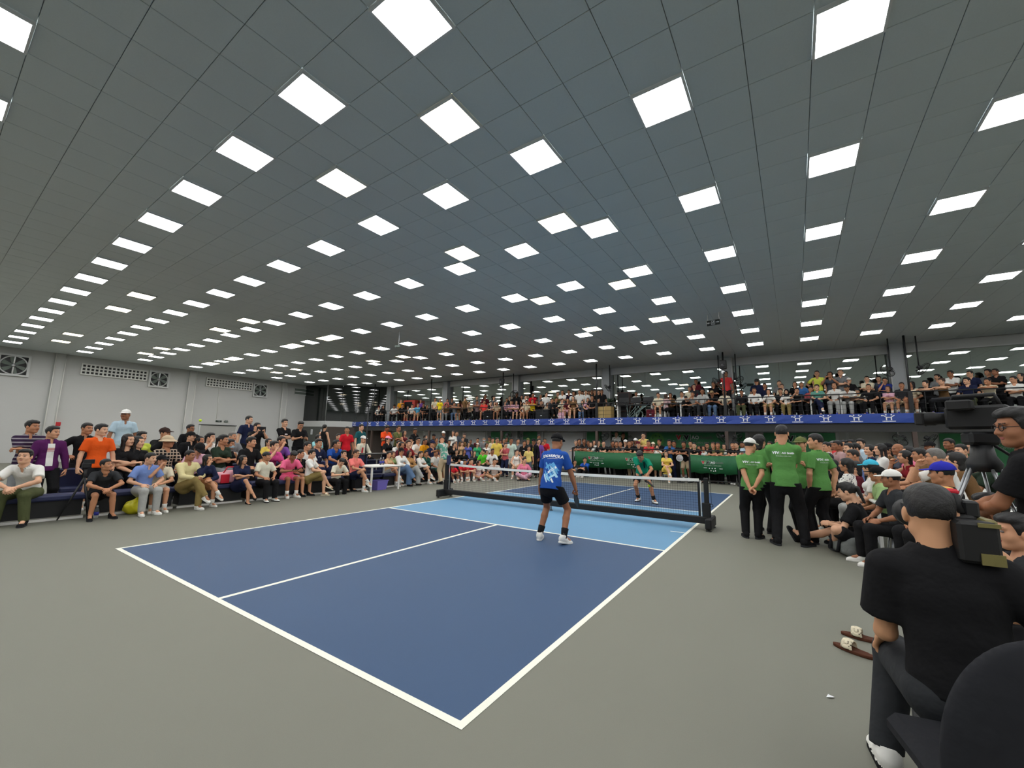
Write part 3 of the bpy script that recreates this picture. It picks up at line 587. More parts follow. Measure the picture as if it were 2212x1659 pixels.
# breeze-block vents: each hole is a frame of webs around a recessed dark back
def vent(y0, y1, z0, z1, n):
    t = MB(); t.box((XL + .012, (y0 + y1) / 2, (z0 + z1) / 2), (.012, (y1 - y0) / 2, (z1 - z0) / 2)); v = t.build('vent_block', M_['dark'], wl)
    w = (y1 - y0) / n
    webs = MB()
    for i in range(n + 1): webs.box((XL + .05, y0 + i * w, (z0 + z1) / 2), (.05, w * .17, (z1 - z0) / 2))
    for z in (z0, (2 * z0 + z1) / 3, (z0 + 2 * z1) / 3, z1): webs.box((XL + .048, (y0 + y1) / 2, z), (.048, (y1 - y0) / 2 + w * .17, .035))
    webs.build('vent_grid', M_['pipe'], v)
vent(-3.1, -.30, 4.78, 5.34, 16); vent(2.83, 5.66, 4.86, 5.38, 16)
def exhaust(y, z, h, lab):
    t = thing('exhaust_fan', lab, 'fan', (XL, y, z)); b = MB().box((.01, 0, 0), (.01, h, h)); b.build('opening', M_['dark'], t)
    f = MB()
    for s in (-1, 1): f.box((.06, s * h, 0), (.06, .045, h + .045)); f.box((.06, 0, s * h), (.06, h - .045, .045))
    f.build('frame', M_['frame'], t)
    MB().ring((.05, 0, 0), (1, 0, 0), h * .92, .03, 28).build('shroud', M_['frame'], t)
    bl = MB(); bl.box((.07, 0, 0), (.012, .02, h)); bl.lathe([(.09, 0), (.09, .05), (.02, .07)], (.03, 0, 0), 12, 0, rot('y', 90))
    bl.build('hub', M_['silver'], t)
    for k in range(6):
        R = rot('x', 60 * k + 12) @ rot('z', 0); d = MB()
        d.plate([(-.05, .08), (.05, .08), (.14, h * .8), (-.10, h * .85)], (.04, 0, 0), R @ np.array((.35, .94, 0)), R @ np.array((0, 0, 1.)), .006); d.build('blade', M_['grey'], t)
exhaust(-5.5, 4.86, .50, 'exhaust fan in square wall opening at the left frame edge'); exhaust(.31, 4.93, .46, 'exhaust fan right of the longer vent above the door side'); exhaust(6.26, 4.93, .46, 'exhaust fan right of the second vent near the dark glass box')
w = struct(MB().box((XL + .02, 9.47, 5.18), (.02, .62, .25)).build('window_1', M_['grey'])); MB().box((XL + .03, 9.47, 5.18), (.03, .66, .03)).box((XL + .03, 9.47, 5.43), (.035, .66, .03)).box((XL + .03, 9.47, 4.93), (.035, .66, .03)).build('window_frame', M_['frame'], w)
d = struct(MB().box((XL + .03, 3.82, 1.12), (.03, 1.06, 1.12), bev=.01).build('door_1', M_['grey2'] if 'grey2' in M_ else plain('door_grey', (168, 168, 164), .6)))
MB().box((XL + .05, 3.82, 2.26), (.05, 1.12, .025)).build('door_lintel', M_['dark'], d); MB().box((XL + .05, 2.74, 1.12), (.05, .03, 1.12)).box((XL + .05, 4.90, 1.12), (.05, .03, 1.12)).build('door_frame', M_['frame'], d)
t = thing('wall_sign', 'small dark exit sign above the grey left wall door', 'sign', (XL, 3.82, 2.535)); MB().box((.02, 0, 0), (.02, .18, .055), bev=.006).build('housing', M_['exitg'], t); g = MB(); put_text(g, 'EXIT', .075, (.042, 0, 0), (0, -1, 0), (0, 0, 1)); g.build('lettering', M_['white'], t)
t = thing('emergency_light', 'small grey emergency light beside the exit sign', 'lamp', (XL, 4.26, 2.54)); b = MB(); b.box((.03, 0, -.02), (.03, .12, .045), bev=.008); b.lathe([(.03, 0), (.035, .04)], (.05, -.05, .05), 10); b.lathe([(.03, 0), (.035, .04)], (.05, .05, .05), 10); b.build('housing', M_['grey'], t)
t = thing('fire_box', 'small red box on the left wall beside white pipes', 'box', (XL, -3.72, 2.0)); MB().box((.06, 0, 0), (.06, .18, .10), bev=.01).build('box', M_['red'], t)
# balcony
XB = -24.2
bal = struct(MB().box(((XB + XR) / 2, (11.6 + YF) / 2, 2.65), ((XR - XB) / 2, (YF - 11.6) / 2, .15)).build('balcony_slab', M_['beam']))
MB().box(((XB + XR) / 2, 11.78, 2.34), ((XR - XB) / 2, .14, .17)).build('beam', M_['beam'], bal)
MB().box(((XB + XR) / 2, 12.7, 2.44), ((XR - XB) / 2, .70, .05)).build('soffit', M_['beam'], bal)
for x in COLX:
    MB().box((x, YF - .17, ZC / 2), (.21, .17, ZC / 2)).build('column', M_['greycol'], wf)
    for s in (-1, 1): MB().tube([(x + s * .22, YF - .36, 0), (x + s * .22, YF - .36, ZC)], .018).build('pipe', M_['pipe'], wf)
    c = struct(MB().box((x, 11.70, 1.09), (.065, .065, 1.09)).build('column', M_['brown'])); MB().tube([(x, 11.70, 2.8), (x, 11.70, ZC)], .036, 10).build('pole', M_['dark'], c); MB().box((x, 11.70, 3.2), (.06, .06, .42)).build('sleeve', M_['dark'], c)
MB().box(((XL + XR) / 2, YF - .03, 5.55), ((XR - XL) / 2, .03, .17)).build('header', M_['wall'], wf); MB().box(((XL + XR) / 2, YF - .06, 5.37), ((XR - XL) / 2, .05, .02)).build('trim', M_['frame'], wf)
k = 0
for i in range(len(COLX)):                            # mirrored glazing above the balcony, three panes a bay
    x1 = COLX[i]; x0 = COLX[i + 1] if i + 1 < len(COLX) else -24.0
    wdw = struct(MB().box(((x0 + x1) / 2, YF - .012, 2.84), ((x1 - x0) / 2 - .22, .012, .04)).build('window_%d' % (i + 2), M_['frame'])); n = 3; wv = (x1 - x0 - .46) / n
    for j in range(n): MB().box((x0 + .23 + wv * (j + .5), YF - .012, 4.11), (wv / 2 - .006, .008, 1.245)).build('pane', M_['mirror'], wdw)
wdw = struct(MB().box(((COLX[0] + XR) / 2, YF - .012, 2.84), ((XR - COLX[0]) / 2 - .22, .012, .04)).build('window_9', M_['frame'])); MB().box(((COLX[0] + XR) / 2 + .1, YF - .012, 4.11), ((XR - COLX[0]) / 2 - .16, .008, 1.245)).build('pane', M_['mirror'], wdw)
# wall under the balcony: pale panels between frames
for x in (-22.4, -20.0, -17.9, -14.2, -12.0, -7.75, -5.0, -2.42, -1.55, 3.05, 3.68, 6.36, 6.7, 9.3): MB().box((x, YF - .02, 1.1), (.05, .02, 1.1)).build('panel_frame', M_['frame'], wf)
for x0, x1 in ((-22.3, -20.1), (-17.8, -15.9), (-14.1, -12.1), (-7.6, -5.1)):
    MB().box(((x0 + x1) / 2, YF - .012, 1.15), ((x1 - x0) / 2, .012, .98)).build('wall_panel', M_['whitepl'], wf)
# corner glass box on the left
P0, P1, P2 = np.array((XL, 9.75)), np.array((-25.3, 10.15)), np.array((-22.1, 13.35))
gb = struct(MB().box((0, 0, 0), (.01, .01, .01)).build('window_10', M_['frame'])); gb.location = (P1[0], P1[1], 2.9)
bw = struct(MB().box((0, 0, 0), (.01, .01, .01)).build('wall_corner', M_['wall'])); bw.location = (P1[0], P1[1], 2.6)
def strip(a, b, z0, z1, th, m, name, par):
    d = b - a; L = np.linalg.norm(d); R = np.array([[d[0] / L, -d[1] / L, 0], [d[1] / L, d[0] / L, 0], [0, 0, 1]]); c = (a + b) / 2
    return MB().box((c[0] - par.location.x, c[1] - par.location.y, (z0 + z1) / 2 - par.location.z), (L / 2, th, (z1 - z0) / 2), R).build(name, m, par)
strip(P0, P1, 2.86, 5.70, .012, M_['glass'], 'pane', gb)
for q in range(4): strip(P1 + (P2 - P1) * (q / 4 + .004), P1 + (P2 - P1) * ((q + 1) / 4 - .004), 2.86, 5.70, .012, M_['glass'], 'pane', gb)
for p in (P1, ): MB().tube([(0, 0, -.04), (0, 0, 2.82)], .04, 8).build('mullion', M_['silver'], gb)
strip(P0, P1, 2.42, 2.86, .06, M_['wall'], 'fascia', bw); strip(P1, np.array((-23.9, 11.6)), 2.42, 2.86, .06, M_['wall'], 'fascia', bw)
strip(P0, P1 + (.3, 0), 0, 2.42, .03, plain('lobby_panel', (86, 88, 84), .6), 'panel', bw); strip(P1 + (.3, .05), np.array((-22.3, 13.2)), 0, 2.42, .03, plain('lobby_brown', (72, 62, 56), .6), 'panel', bw)
for i, (f, c) in enumerate(((.45, 'paper'), (.85, 'paper'))):
    a = P0 + (P1 - P0) * f; t = thing('notice', ('white notice sheet on the lobby panel, %s' % ('nearer the wall corner', 'farther from the wall corner')[i]), 'notice', (a[0], a[1] - .06, 2.0)); MB().box((0, 0, 0), (.17, .004, .20)).build('sheet', M_['paper'], t); g = MB()
    for r in range(6): g.box((0, -.005, .13 - r * .05), (.12 - .01 * (r % 3), .001, .008))
    g.build('printed_lines', M_['grey'], t)
# blue banner along the balcony edge with its repeated emblem
ban = thing('banner', 'long blue banner with white emblems along the balcony edge', 'banner', (0, 11.58, 2.67)); x = -24.7
n = 120; V = []; F = []
for i in range(n + 1):
    xx = -24.7 + (XR - .05 + 24.7) * i / n; wv = .012 * math.sin(i * 1.9) + .008 * math.sin(i * 4.1)
    V += [(xx, wv - .012, -.175 + .006 * math.sin(i * 2.3)), (xx, -.010 - wv * .6, .0), (xx, .0, .175 + .004 * math.sin(i * 1.3)), (xx, .015, .175), (xx, .015, -.175)]
for i in range(n):
    for j in range(5): F.append((i * 5 + j, (i + 1) * 5 + j, (i + 1) * 5 + (j + 1) % 5, i * 5 + (j + 1) % 5))
MB().add(V, F, 0, False).build('banner_cloth', M_['banner'], ban)
lg = MB(); E3 = (1, 0, 0), (0, 0, 1)                  # two figures joined at the shoulders, arms spread, a bat in one hand, a line of lettering
def bar(mb, a, b, w, y=-.03, m=0):
    a, b = np.array(a, float), np.array(b, float); d = (b - a) / np.linalg.norm(b - a); p = np.array((-d[1], d[0])) * w / 2
    mb.plate([tuple(a - p), tuple(b - p), tuple(b + p), tuple(a + p)], (0, y, 0), *E3, .004, m)
def disc(mb, c, r, y=-.03, n=14, m=0, sy=1.): mb.plate([(c[0] + r * math.cos(2 * math.pi * i / n), c[1] + sy * r * math.sin(2 * math.pi * i / n)) for i in range(n)], (0, y, 0), *E3, .004, m)
for s in (-1, 1):
    disc(lg, (s * .075, .115), .026); bar(lg, (s * .068, .045), (s * .068, -.082), .036); bar(lg, (s * .06, .03), (s * .165, .10), .026)
bar(lg, (-.08, .022), (.08, .022), .030); disc(lg, (-.185, .088), .028, sy=.8)
lgt = 'PICKLEBALL'; put_text(lg, lgt, .048, (0, -.03, -.122), *E3, 0, 0, .0012)
for dx in np.arange(-.17, .18, .034): lg.box((dx, -.031, -.122), (.010, .0015, .017))
lg_me = lg.mesh('emblem', M_['white'])
lx = -24.48
for i in range(46):
    link('emblem', lg_me, ban, (lx, 0, .005)); lx += 1.075 if i in (22, 35) else .9165
# balcony railing
rl = thing('railing', 'dark steel railing along the front edge of the balcony', 'railing', (0, 11.66, 2.8))
MB().tube([(-22.6, 0, .82), (XR, 0, .82)], .022, 8).build('top_rail', M_['dark'], rl)
for z in (.22, .42, .62): MB().tube([(-22.6, 0, z), (XR, 0, z)], .005, 5).build('wire', M_['dark'], rl)
post = MB().tube([(0, 0, 0), (0, 0, .82)], .013, 6).mesh('baluster', M_['dark'])
for i in range(33): link('baluster', post, rl, (-22.4 + i * 1.2, 0, 0))
# posters under the balcony
def letters_vtv(mb, x, z, s, y=-.012):
    """V T V: red, green and black letters on a white outline."""
    def v(x0, m, g): mb.plate([(x0 - g, s * 1.0 + g), (x0 + .34 * s + g * .2, s + g), (x0 + .52 * s, .52 * s), (x0 + .70 * s - g * .2, s + g), (x0 + 1.04 * s + g, s + g), (x0 + .62 * s + g * .5, -g), (x0 + .42 * s - g * .5, -g)], (x, y - (.002 if g == 0 else 0), z), *E3, .003, m)
    def t(x0, m, g): mb.plate([(x0 - g, s + g), (x0 + .86 * s, s + g), (x0 + .74 * s, .72 * s - g), (x0 + .42 * s + g, .66 * s - g), (x0 + .42 * s + g, -g), (x0 + .04 * s - g, -g), (x0 + .10 * s - g, .68 * s)], (x, y - (.002 if g == 0 else 0), z), *E3, .003, m)
    g = .07 * s
    v(0, 0, g); t(.86 * s, 0, g); v(1.52 * s, 0, g); v(0, 1, 0); t(.86 * s, 2, 0); v(1.52 * s, 3, 0)
LM = [M_['white'], M_['red'], M_['lgreen'], M_['sblack'], M_['pale'], M_['grey']]
def sponsor(mb, x, z, s, y=-.012, line='PICKLEBALL OPEN 2025', more=False):
    letters_vtv(mb, x, z, s, y); mb.box((x + 2.82 * s, y - .002, z + s * .5), (.035 * s, .002, .62 * s), None, 0)
    mb.ring((x + 3.75 * s, y, z + .5 * s), (0, 1, 0), .62 * s, .03 * s, 20, 4, 4); put_text(mb, 'AO', .95 * s, (x + 3.75 * s, y - .004, z + .5 * s), *E3, 0, 0, .03 * s); put_text(mb, 'Smith.', 1.0 * s, (x + 5.9 * s, y - .004, z + .5 * s), *E3, 5, 0, .02 * s)
    put_text(mb, line, .52 * s, (x + 3.6 * s, y - .004, z - .55 * s), *E3, 4, 0, .012 * s)
    if more:
        put_text(mb, 'organiser', .22 * s, (x + 2.2 * s, y - .004, z + 1.9 * s), *E3, 4); disc2 = [(x + 4.6 * s + .18 * s * math.cos(a), 0) for a in (0,)]
        mb.box((x + 1.2 * s, y - .002, z - 1.35 * s), (.55 * s, .002, .09 * s), None, 0); mb.box((x + 6.2 * s, y - .002, z - 1.5 * s), (.5 * s, .002, .08 * s), None, 0)
        for q, (dx, dz) in enumerate(((2.5, -1.5), (3.4, -1.5), (4.3, -1.5), (3.0, -2.3), (3.8, -2.4), (4.4, -2.3))): mb.lathe([(.2 * s, 0), (.2 * s, .004)], (x + dx * s, y, z + dz * s), 8, 0, rot('x', 90))
for i, (x0, x1, sx, lab) in enumerate(((-11.6, -9.75, -10.4, 'dark green poster behind the crowd, farthest from the railing banners'), (-9.1, -8.1, None, 'narrow green poster panel beside the grey column'), (-4.85, -2.5, -3.9, 'green poster partly behind a brown column and dark fan'), (-1.48, 3.0, -.04, 'wide green sponsor poster with ball picture and red white lettering'), (3.73, 6.3, 4.25, 'green sponsor poster behind the tall referee'), (9.4, 15., 10.0, 'green sponsor poster at right behind the tripod camera'))):
    t = thing('poster', lab, 'poster', (0, YF - .05, 0)); MB().box(((x0 + x1) / 2, 0, 1.15), ((x1 - x0) / 2, .012, 1.02)).build('panel', M_['green'], t)
    if sx is not None:
        q = MB(); sponsor(q, sx, 1.80, .24, -.016); q.build('lettering', LM, t)
    if i == 3:
        q = MB(); disc(q, (-.98, 1.78), .36, -.016); q.build('ball_picture', plain('poster_ball', (96, 170, 84), .5), t); q = MB()
        for a in range(7): disc(q, (-.98 + .22 * math.cos(a * .9), 1.78 + .22 * math.sin(a * .9)), .035, -.021)
        q.build('ball_holes', M_['green2'], t)
# risers that carry the back rows
for nm, x0, x1, y0, y1, z, lab in (('riser', -13.6, -7.9, -5.25, 9.0, .28, 'low dark riser under the back rows at left'), ('riser', -14.0, -4.4, 9.05, 11.4, .20, 'low dark riser in the far left corner crowd'), ('riser', 5.4, 8.6, 4.0, 6.6, .22, 'low dark riser under the right-hand back rows')):
    r = thing(nm, lab, 'platform', ((x0 + x1) / 2, (y0 + y1) / 2, 0)); MB().box((0, 0, z / 2), ((x1 - x0) / 2, (y1 - y0) / 2, z / 2), bev=.01).build('deck', M_['ply'], r)
# ---------------------------------------------------------------- net
nt = thing('pickleball_net', 'black portable court net with white top band', 'net', (0, .06, 0)); XN = 3.27
bm = MB().box((0, 0, .155), (XN + .05, .055, .062), bev=.012); bm.build('base_beam', M_['rubber'], nt)
for s in (-1, 1):
    MB().box((s * XN, 0, .53), (.038, .045, .40), bev=.006).build('post', M_['rubber'], nt); MB().box((s * (XN - .01), 0, .33), (.07, .05, .14), bev=.006).build('post_socket', M_['rubber'], nt)
    f = MB().box((s * (XN + .05), 0, .125), (.055, .30, .095), bev=.02); f.build('foot', M_['rubber'], nt)
    for q in (-.25, .25): MB().lathe([(.05, 0), (.05, .012), (.014, .018), (.014, .05)], (s * (XN + .05), q, 0), 12).build('levelling_pad', M_['dark'], nt)
    MB().box((s * (XN - .13), -.002, .55), (.020, .006, .33)).build('side_band', M_['rubber'], nt); MB().box((s * (XN - .10), -.002, .55), (.006, .005, .33)).build('white_strap', M_['tape'], nt)
mid = MB().lathe([(.04, 0), (.04, .012), (.012, .018), (.012, .1)], (0, -.05, 0), 12); mid.build('levelling_pad', M_['dark'], nt)
top = lambda x: .865 + .05 * (x / XN) ** 2
g = MB(); n = 40
for i in range(n):
    xa, xb = -XN + .12 + (2 * XN - .24) * i / n, -XN + .12 + (2 * XN - .24) * (i + 1) / n
    za, zb = top(xa), top(xb); q = .010
    g.add([(xa, -q, za - .055), (xb, -q, zb - .055), (xb, q, zb - .055), (xa, q, za - .055), (xa, -q, za), (xb, -q, zb), (xb, q, zb), (xa, q, za)], [(0, 1, 5, 4), (2, 3, 7, 6), (4, 5, 6, 7), (1, 0, 3, 2)])
g.build('top_band', M_['tape'], nt)
g = MB(); step = .046; r_ = .0012
for i in range(int((2 * XN - .28) / step) + 1):
    x = -XN + .14 + i * step; g.box((x, 0, (.215 + top(x) - .05) / 2), (r_, r_, (top(x) - .05 - .215) / 2))
for k in range(14):
    for i in range(16):
        xa = -XN + .14 + (2 * XN - .28) * i / 16; xb = xa + (2 * XN - .28) / 16; fz = k / 13
        za, zb = .22 + (top(xa) - .28) * fz, .22 + (top(xb) - .28) * fz; a = math.atan2(zb - za, xb - xa)
        g.box(((xa + xb) / 2, 0, (za + zb) / 2), ((xb - xa) / 2, r_, r_), rot('y', -math.degrees(a)))
g.build('net_mesh', M_['net'], nt, kind='stuff')
MB().tube([(XN + .045, 0, .90), (XN + .075, 0, .88), (XN + .08, 0, .46)], .004, 5).build('cord', M_['dark'], nt); MB().ring((XN + .08, 0, .43), (0, 1, 0), .025, .005, 12).build('cord_ring', M_['dark'], nt)
MB().box((-XN + .05, 0, 1.0), (.045, .045, .13), bev=.006).build('post_cap', M_['seat'], nt)
tag(MB().lathe([(.035, 0), (.042, .08), (.03, .09)], (-2.75, .06, .90), 12).build('paper_cup', M_['paper']), 'white paper cup standing on the net band near its far left post', 'cup')
# ---------------------------------------------------------------- far railing with its two green banners
fr = thing('crowd_railing', 'dark floor railing holding back the crowd beyond the court', 'railing', (0, 10.1, 0))
MB().tube([(-4.2, 0, 1.33), (7.4, 0, 1.33)], .024, 8).build('top_rail', M_['dark'], fr); MB().tube([(-4.2, 0, .12), (7.4, 0, .12)], .022, 8).build('bottom_rail', M_['dark'], fr)
for x in (-4.2, -2.85, -1.0, 1.15, 2.95, 5.2, 7.4): MB().box((x, 0, .66), (.03, .03, .66)).box((x, -.02, .03), (.05, .28, .03), bev=.008).build('post', M_['dark'], fr)
for x0, x1, sxs, lab in ((-4.05, .02, (-3.35, -1.55), 'long green sponsor banner tied to the far railing at left'), (1.2, 2.9, (1.62,), 'shorter green sponsor banner tied to the far railing at right')):
    t = thing('railing_banner', lab, 'banner', (0, 10.05, 0)); n = 30; V = []; F = []
    for i in range(n + 1):
        x = x0 + (x1 - x0) * i / n; w = .012 * math.sin(i * 1.1) + .006 * math.sin(i * 2.7)
        V += [(x, w, 1.16 - .03 * math.sin(math.pi * i / n)), (x, w - .02, .78), (x, w * .4, .42 + .02 * math.sin(i * .7)), (x, w * .4 + .012, .42 + .02 * math.sin(i * .7)), (x, w + .012, 1.16 - .03 * math.sin(math.pi * i / n))]
    for i in range(n):
        for j in range(5): F.append((i * 5 + j, i * 5 + (j + 1) % 5, (i + 1) * 5 + (j + 1) % 5, (i + 1) * 5 + j))
    MB().add(V, F, 0, True).build('banner_cloth', M_['green2'], t); q = MB()
    for sx in sxs: sponsor(q, sx, .80, .115, -.04, 'PICKLEBALL OPEN 2025', True)
    q.build('lettering', LM, t)
# ---------------------------------------------------------------- people: shared head, hair, hand and shoe meshes, one body and clothes per pose
HEADS = {}
def head_arrays(h):
    if h not in HEADS: HEADS[h] = head_parts(h)
    return HEADS[h]
HANDS = {}
def hand_arrays(c, h, spread=1.):
    k = (c, h, spread)
    if k not in HANDS:
        f, lo, hi = f_hand(c, spread); HANDS[k] = shell_mesh(f, lo, hi, h)
    return HANDS[k]
HAIRM = {}
def hair_mesh(kind, h=.008):
    if (kind, h) not in HAIRM:
        f, lo, hi = f_hair(kind); V, Q = shell_mesh(f, lo, hi, h if kind not in ('cap', 'bucket', 'visor') else min(h, .0055)); HAIRM[kind, h] = mesh_arrays(kind, V, [Q], mats=[HAIR['black']])
    return HAIRM[kind, h]
SHOE = {}
def shoe_mesh(kind, h=.009):
    if (kind, h) not in SHOE:
        f, lo, hi = f_shoe('slide' if kind == 'slide' else 'sneaker'); V, Q = shell_mesh(f, lo, hi, h)
        z = V[Q].mean(1)[:, 2]; SHOE[kind, h] = mesh_arrays('shoe', V, [Q], (z < -.060).astype(int), mats=[MC['cloth_black'] if 'cloth_black' in MC else cloth('black'), M_['whitepl']])
    return SHOE[kind, h]
def hand_frame(J, k):
    sg = 1 if k == 'r' else -1; y = J['fd' + k]; n = J['pn' + k]; n = np.array((-.7 * sg, -.1, -.7)) if n is None else np.asarray(n, float)
    n = nrm(n - y * float(n @ y)); z = -n; x = np.cross(y, z); return np.stack([x, y, z], 1)
BODY = {}
def body(pose, sex, hy, ex, h, hh, hc, hs):
    key = (str(pose), sex, hy, str(ex), h)
    if key in BODY: return BODY[key]
    J = skeleton(pose, sex, hy, ex); V, Q = body_mesh(J, sex, h)
    Vs, Fs, mi, o = [V], [Q], [np.zeros(len(Q), int)], len(V)
    sc = 1.04 if sex == 'm' else 1.0
    for m, v, q in head_arrays(hh): Vs.append((v * sc) @ J['HR'].T + J['hed']); Fs.append(q + o); mi.append(np.full(len(q), m)); o += len(v)
    for k, sg in (('r', 1), ('l', -1)):
        c, sp = (hc, hs) if np.isscalar(hc) else (hc[0 if k == 'r' else 1], hs)
        v, q = hand_arrays(c, min(h, .0075) if h < .015 else .0085, sp); v = v * [sg, 1, 1] * sc
        if sg < 0: q = q[:, ::-1]
        Vs.append(v @ hand_frame(J, k).T + J['wr' + k]); Fs.append(q + o); mi.append(np.zeros(len(q), int)); o += len(v)
    me = mesh_arrays('person', np.concatenate(Vs), [np.concatenate(Fs)], np.concatenate(mi), mats=[SKIN['s1'], EYEW, BROW, LIP]); BODY[key] = (me, J); return BODY[key]
GARM = {}
def garment(fn, pose, sex, ex, kind, h, J):
    k = (fn.__name__, str(pose), sex, str(ex), kind, h)
    if k not in GARM:
        V, Q = fn(J, sex, kind, h); GARM[k] = mesh_arrays('garment', V, [Q], mats=[cloth('black')])
    return GARM[k]
def own_mat(o, *ms):                                  # colours sit on the object, the mesh is shared
    for i, m in enumerate(ms): o.material_slots[i].link = 'OBJECT'; o.material_slots[i].material = m
TOPN = dict(tee='t_shirt', polo='polo_shirt', long='long_sleeved_top', jacket='jacket', tank='sleeveless_top', dress='dress', loose='t_shirt')
BOTN = dict(long='trousers', wide='trousers', short='shorts', knee='shorts', skirt='skirt')
SHOEC = dict(white=('white', 'white'), black=('black', 'black'), bw=('white', 'black'), slide=('cream', 'cream'), red=('red2', 'white'), dark=('black', 'charcoal'))
def person(loc, rz, s, pose, sex, hy, skin, top, bot, hair, hat='', ex=None, opt='', label='', h=.019, group=None, hc=24, hs=1., shoe=None, hh=None):
    ex = ex or {}; opt = dict(q.split('=') for q in opt.split(';') if q)
    bend = {'cp': 52, 'sp': 55, 'sq': 55, 'sb': 60, 'sx': 40, 'cx': 40}.get(pose, 24) if isinstance(pose, str) and hc == 24 else hc
    me, J = body(pose, sex, hy, ex, h, hh or (.0085 if h > .012 else .0055), bend, hs)
    p = link('person', me, None); p.matrix_world = Matrix.Translation(Vector(loc)) @ Matrix.Rotation(math.radians(rz), 4, 'Z') @ Matrix.Scale(s, 4)
    p['label'] = label; p['category'] = 'person'
    if group: p['group'] = group
    p.material_slots[0].link = 'OBJECT'; p.material_slots[0].material = SKIN[skin]
    tc, tk = top.split(':'); t = link(TOPN[tk], garment(shirt_mesh, pose, sex, ex, tk, h, J), p); own_mat(t, cloth(tc, opt.get('pat', '')))
    bc, bk = bot.split(':')
    if not (tk == 'dress' and bk == 'skirt' and False): b = link(BOTN[bk], garment(bottom_mesh, pose, sex, ex, bk, h, J), p); own_mat(b, cloth(bc))
    hcv, hk = hair.split(':'); sc = 1.04 if sex == 'm' else 1.0; HRs = J['HR'] * sc
    if hat:
        ac, ak = hat.split(':'); q = link({'cap': 'cap', 'bucket': 'bucket_hat', 'visor': 'visor'}[ak], hair_mesh(ak), p, J['hed'], HRs); own_mat(q, cloth('cyan_cap' if ac == 'cyan' else ac)); hk = {'short': 'crop', 'bowl': 'crop', 'bun': 'tail'}.get(hk, hk) + '_u'
    if hk not in ('none',) and hcv != 'bald':
        q = link('hair' if hk != 'hood' else 'hood', hair_mesh(hk), p, J['hed'], HRs * (.995 if hat else 1)); own_mat(q, HAIR[hcv] if hk != 'hood' else cloth('darkbrown' if hcv == 'brown' else 'black'))
    sh = shoe or opt.get('shoe') or ('dark' if (int(abs(loc[0] * 37)) % 3) else 'white')
    for k in 'rl':
        y = J['toe' + k]; x = nrm(np.cross(y, (0, 0, 1))); z = np.cross(x, y); R = np.stack([x, y, z], 1) * (1 if sex == 'm' else .92)
        q = link('shoe', shoe_mesh(sh), p, J['an' + k], R); own_mat(q, cloth(SHOEC[sh][0]), cloth(SHOEC[sh][1]))
        if sh == 'white' and bk in ('short', 'knee', 'skirt', 'wide'):
            g = MB(); d = nrm(J['kn' + k] - J['an' + k]); g.tube([J['an' + k] + d * a for a in (-.01, .05, .11)], [.046, .047, .050], 12); own_mat(g.build('sock', cloth('white'), p), cloth('white'))
    if opt.get('glasses'):
        g = MB()
        for e in (.031, -.031): g.ring((e, .095, .006), (0, 1, 0), .021, .0022, 12, 0, 4)
        g.tube([(-.01, .097, .008), (.01, .097, .008)], .002, 4)
        for e in (1, -1): g.tube([(.052 * e, .094, .008), (.076 * e, -.005, .008)], .002, 4)
        link('glasses', g.mesh('glasses', M_['sblack']), p, J['hed'], HRs)
    if opt.get('mask'):
        f = lambda q: np.maximum(ell((0, .030, -.048), (.066, .078, .060))(q), np.maximum(-(q[:, 1] - .03), q[:, 2] + .012)); V, Q = shell_mesh(f, (-.08, .02, -.12), (.08, .13, .0), .008); link('face_mask', mesh_arrays('face_mask', V, [Q], mats=[cloth('paleblue')]), p, J['hed'], HRs)
    return p, J
def on_cloth(J, sex, kind, loose=.014):               # the garment's distance field, to lay print on it
    keep = {}
    global shell_mesh
    real = shell_mesh; shell_mesh = lambda f, *a, **k: keep.setdefault('f', f)
    try: shirt_mesh(J, sex, kind, .02, loose)
    finally: shell_mesh = real
    return keep['f']
def lay(V, f, d, lift=.003):                          # slide points along d until they touch the cloth
    V = np.asarray(V, np.float32).copy(); d = nrm(d)
    for _ in range(60): V += np.clip(f(V) - lift, -.02, .03)[:, None] * d * .9
    return V
def shirt_print(p, J, sex, kind, items, d, mats, name='print'):
    """items: (text or bar, size, centre, ex, ey, material index); laid on the cloth along d."""
    f = on_cloth(J, sex, kind); Vs, Fs, ms = [], [], []
    for it in items:
        s, size, o, ex, ey, m = it[:6]
        if s == '#':                                   # a solid bar, size = (w, h)
            w, hgt = size; n = max(2, int(w / .02)); r = max(1, int(hgt / .03)); V = np.array([(w * (i / n - .5), hgt * (j / r - .5), 0) for j in range(r + 1) for i in range(n + 1)]); F = [(j * (n + 1) + i, j * (n + 1) + i + 1, (j + 1) * (n + 1) + i + 1, (j + 1) * (n + 1) + i) for j in range(r) for i in range(n)]
        elif s == '@': V = np.array([q + (0,) for q in size]); F = [tuple(range(len(V)))]
        else: V, F = text_arrays(s, size, *(it[6:] or ()))
        P = np.asarray(o) + np.outer(V[:, 0], ex) + np.outer(V[:, 1], ey); L_ = lay(P - nrm(d) * .12, f, d); good = np.abs(f(L_.astype(np.float32)) - .003) < .004; F = [q for q in F if all(good[i] for i in q)]; k = len(Vs); Vs += list(L_); Fs += [tuple(k + i for i in q) for q in F]; ms += [m] * len(F)
    MB().add(Vs, Fs).build(name, mats, p).data.polygons.foreach_set('material_index', ms)
ZU = np.array((0, 0, 1.))
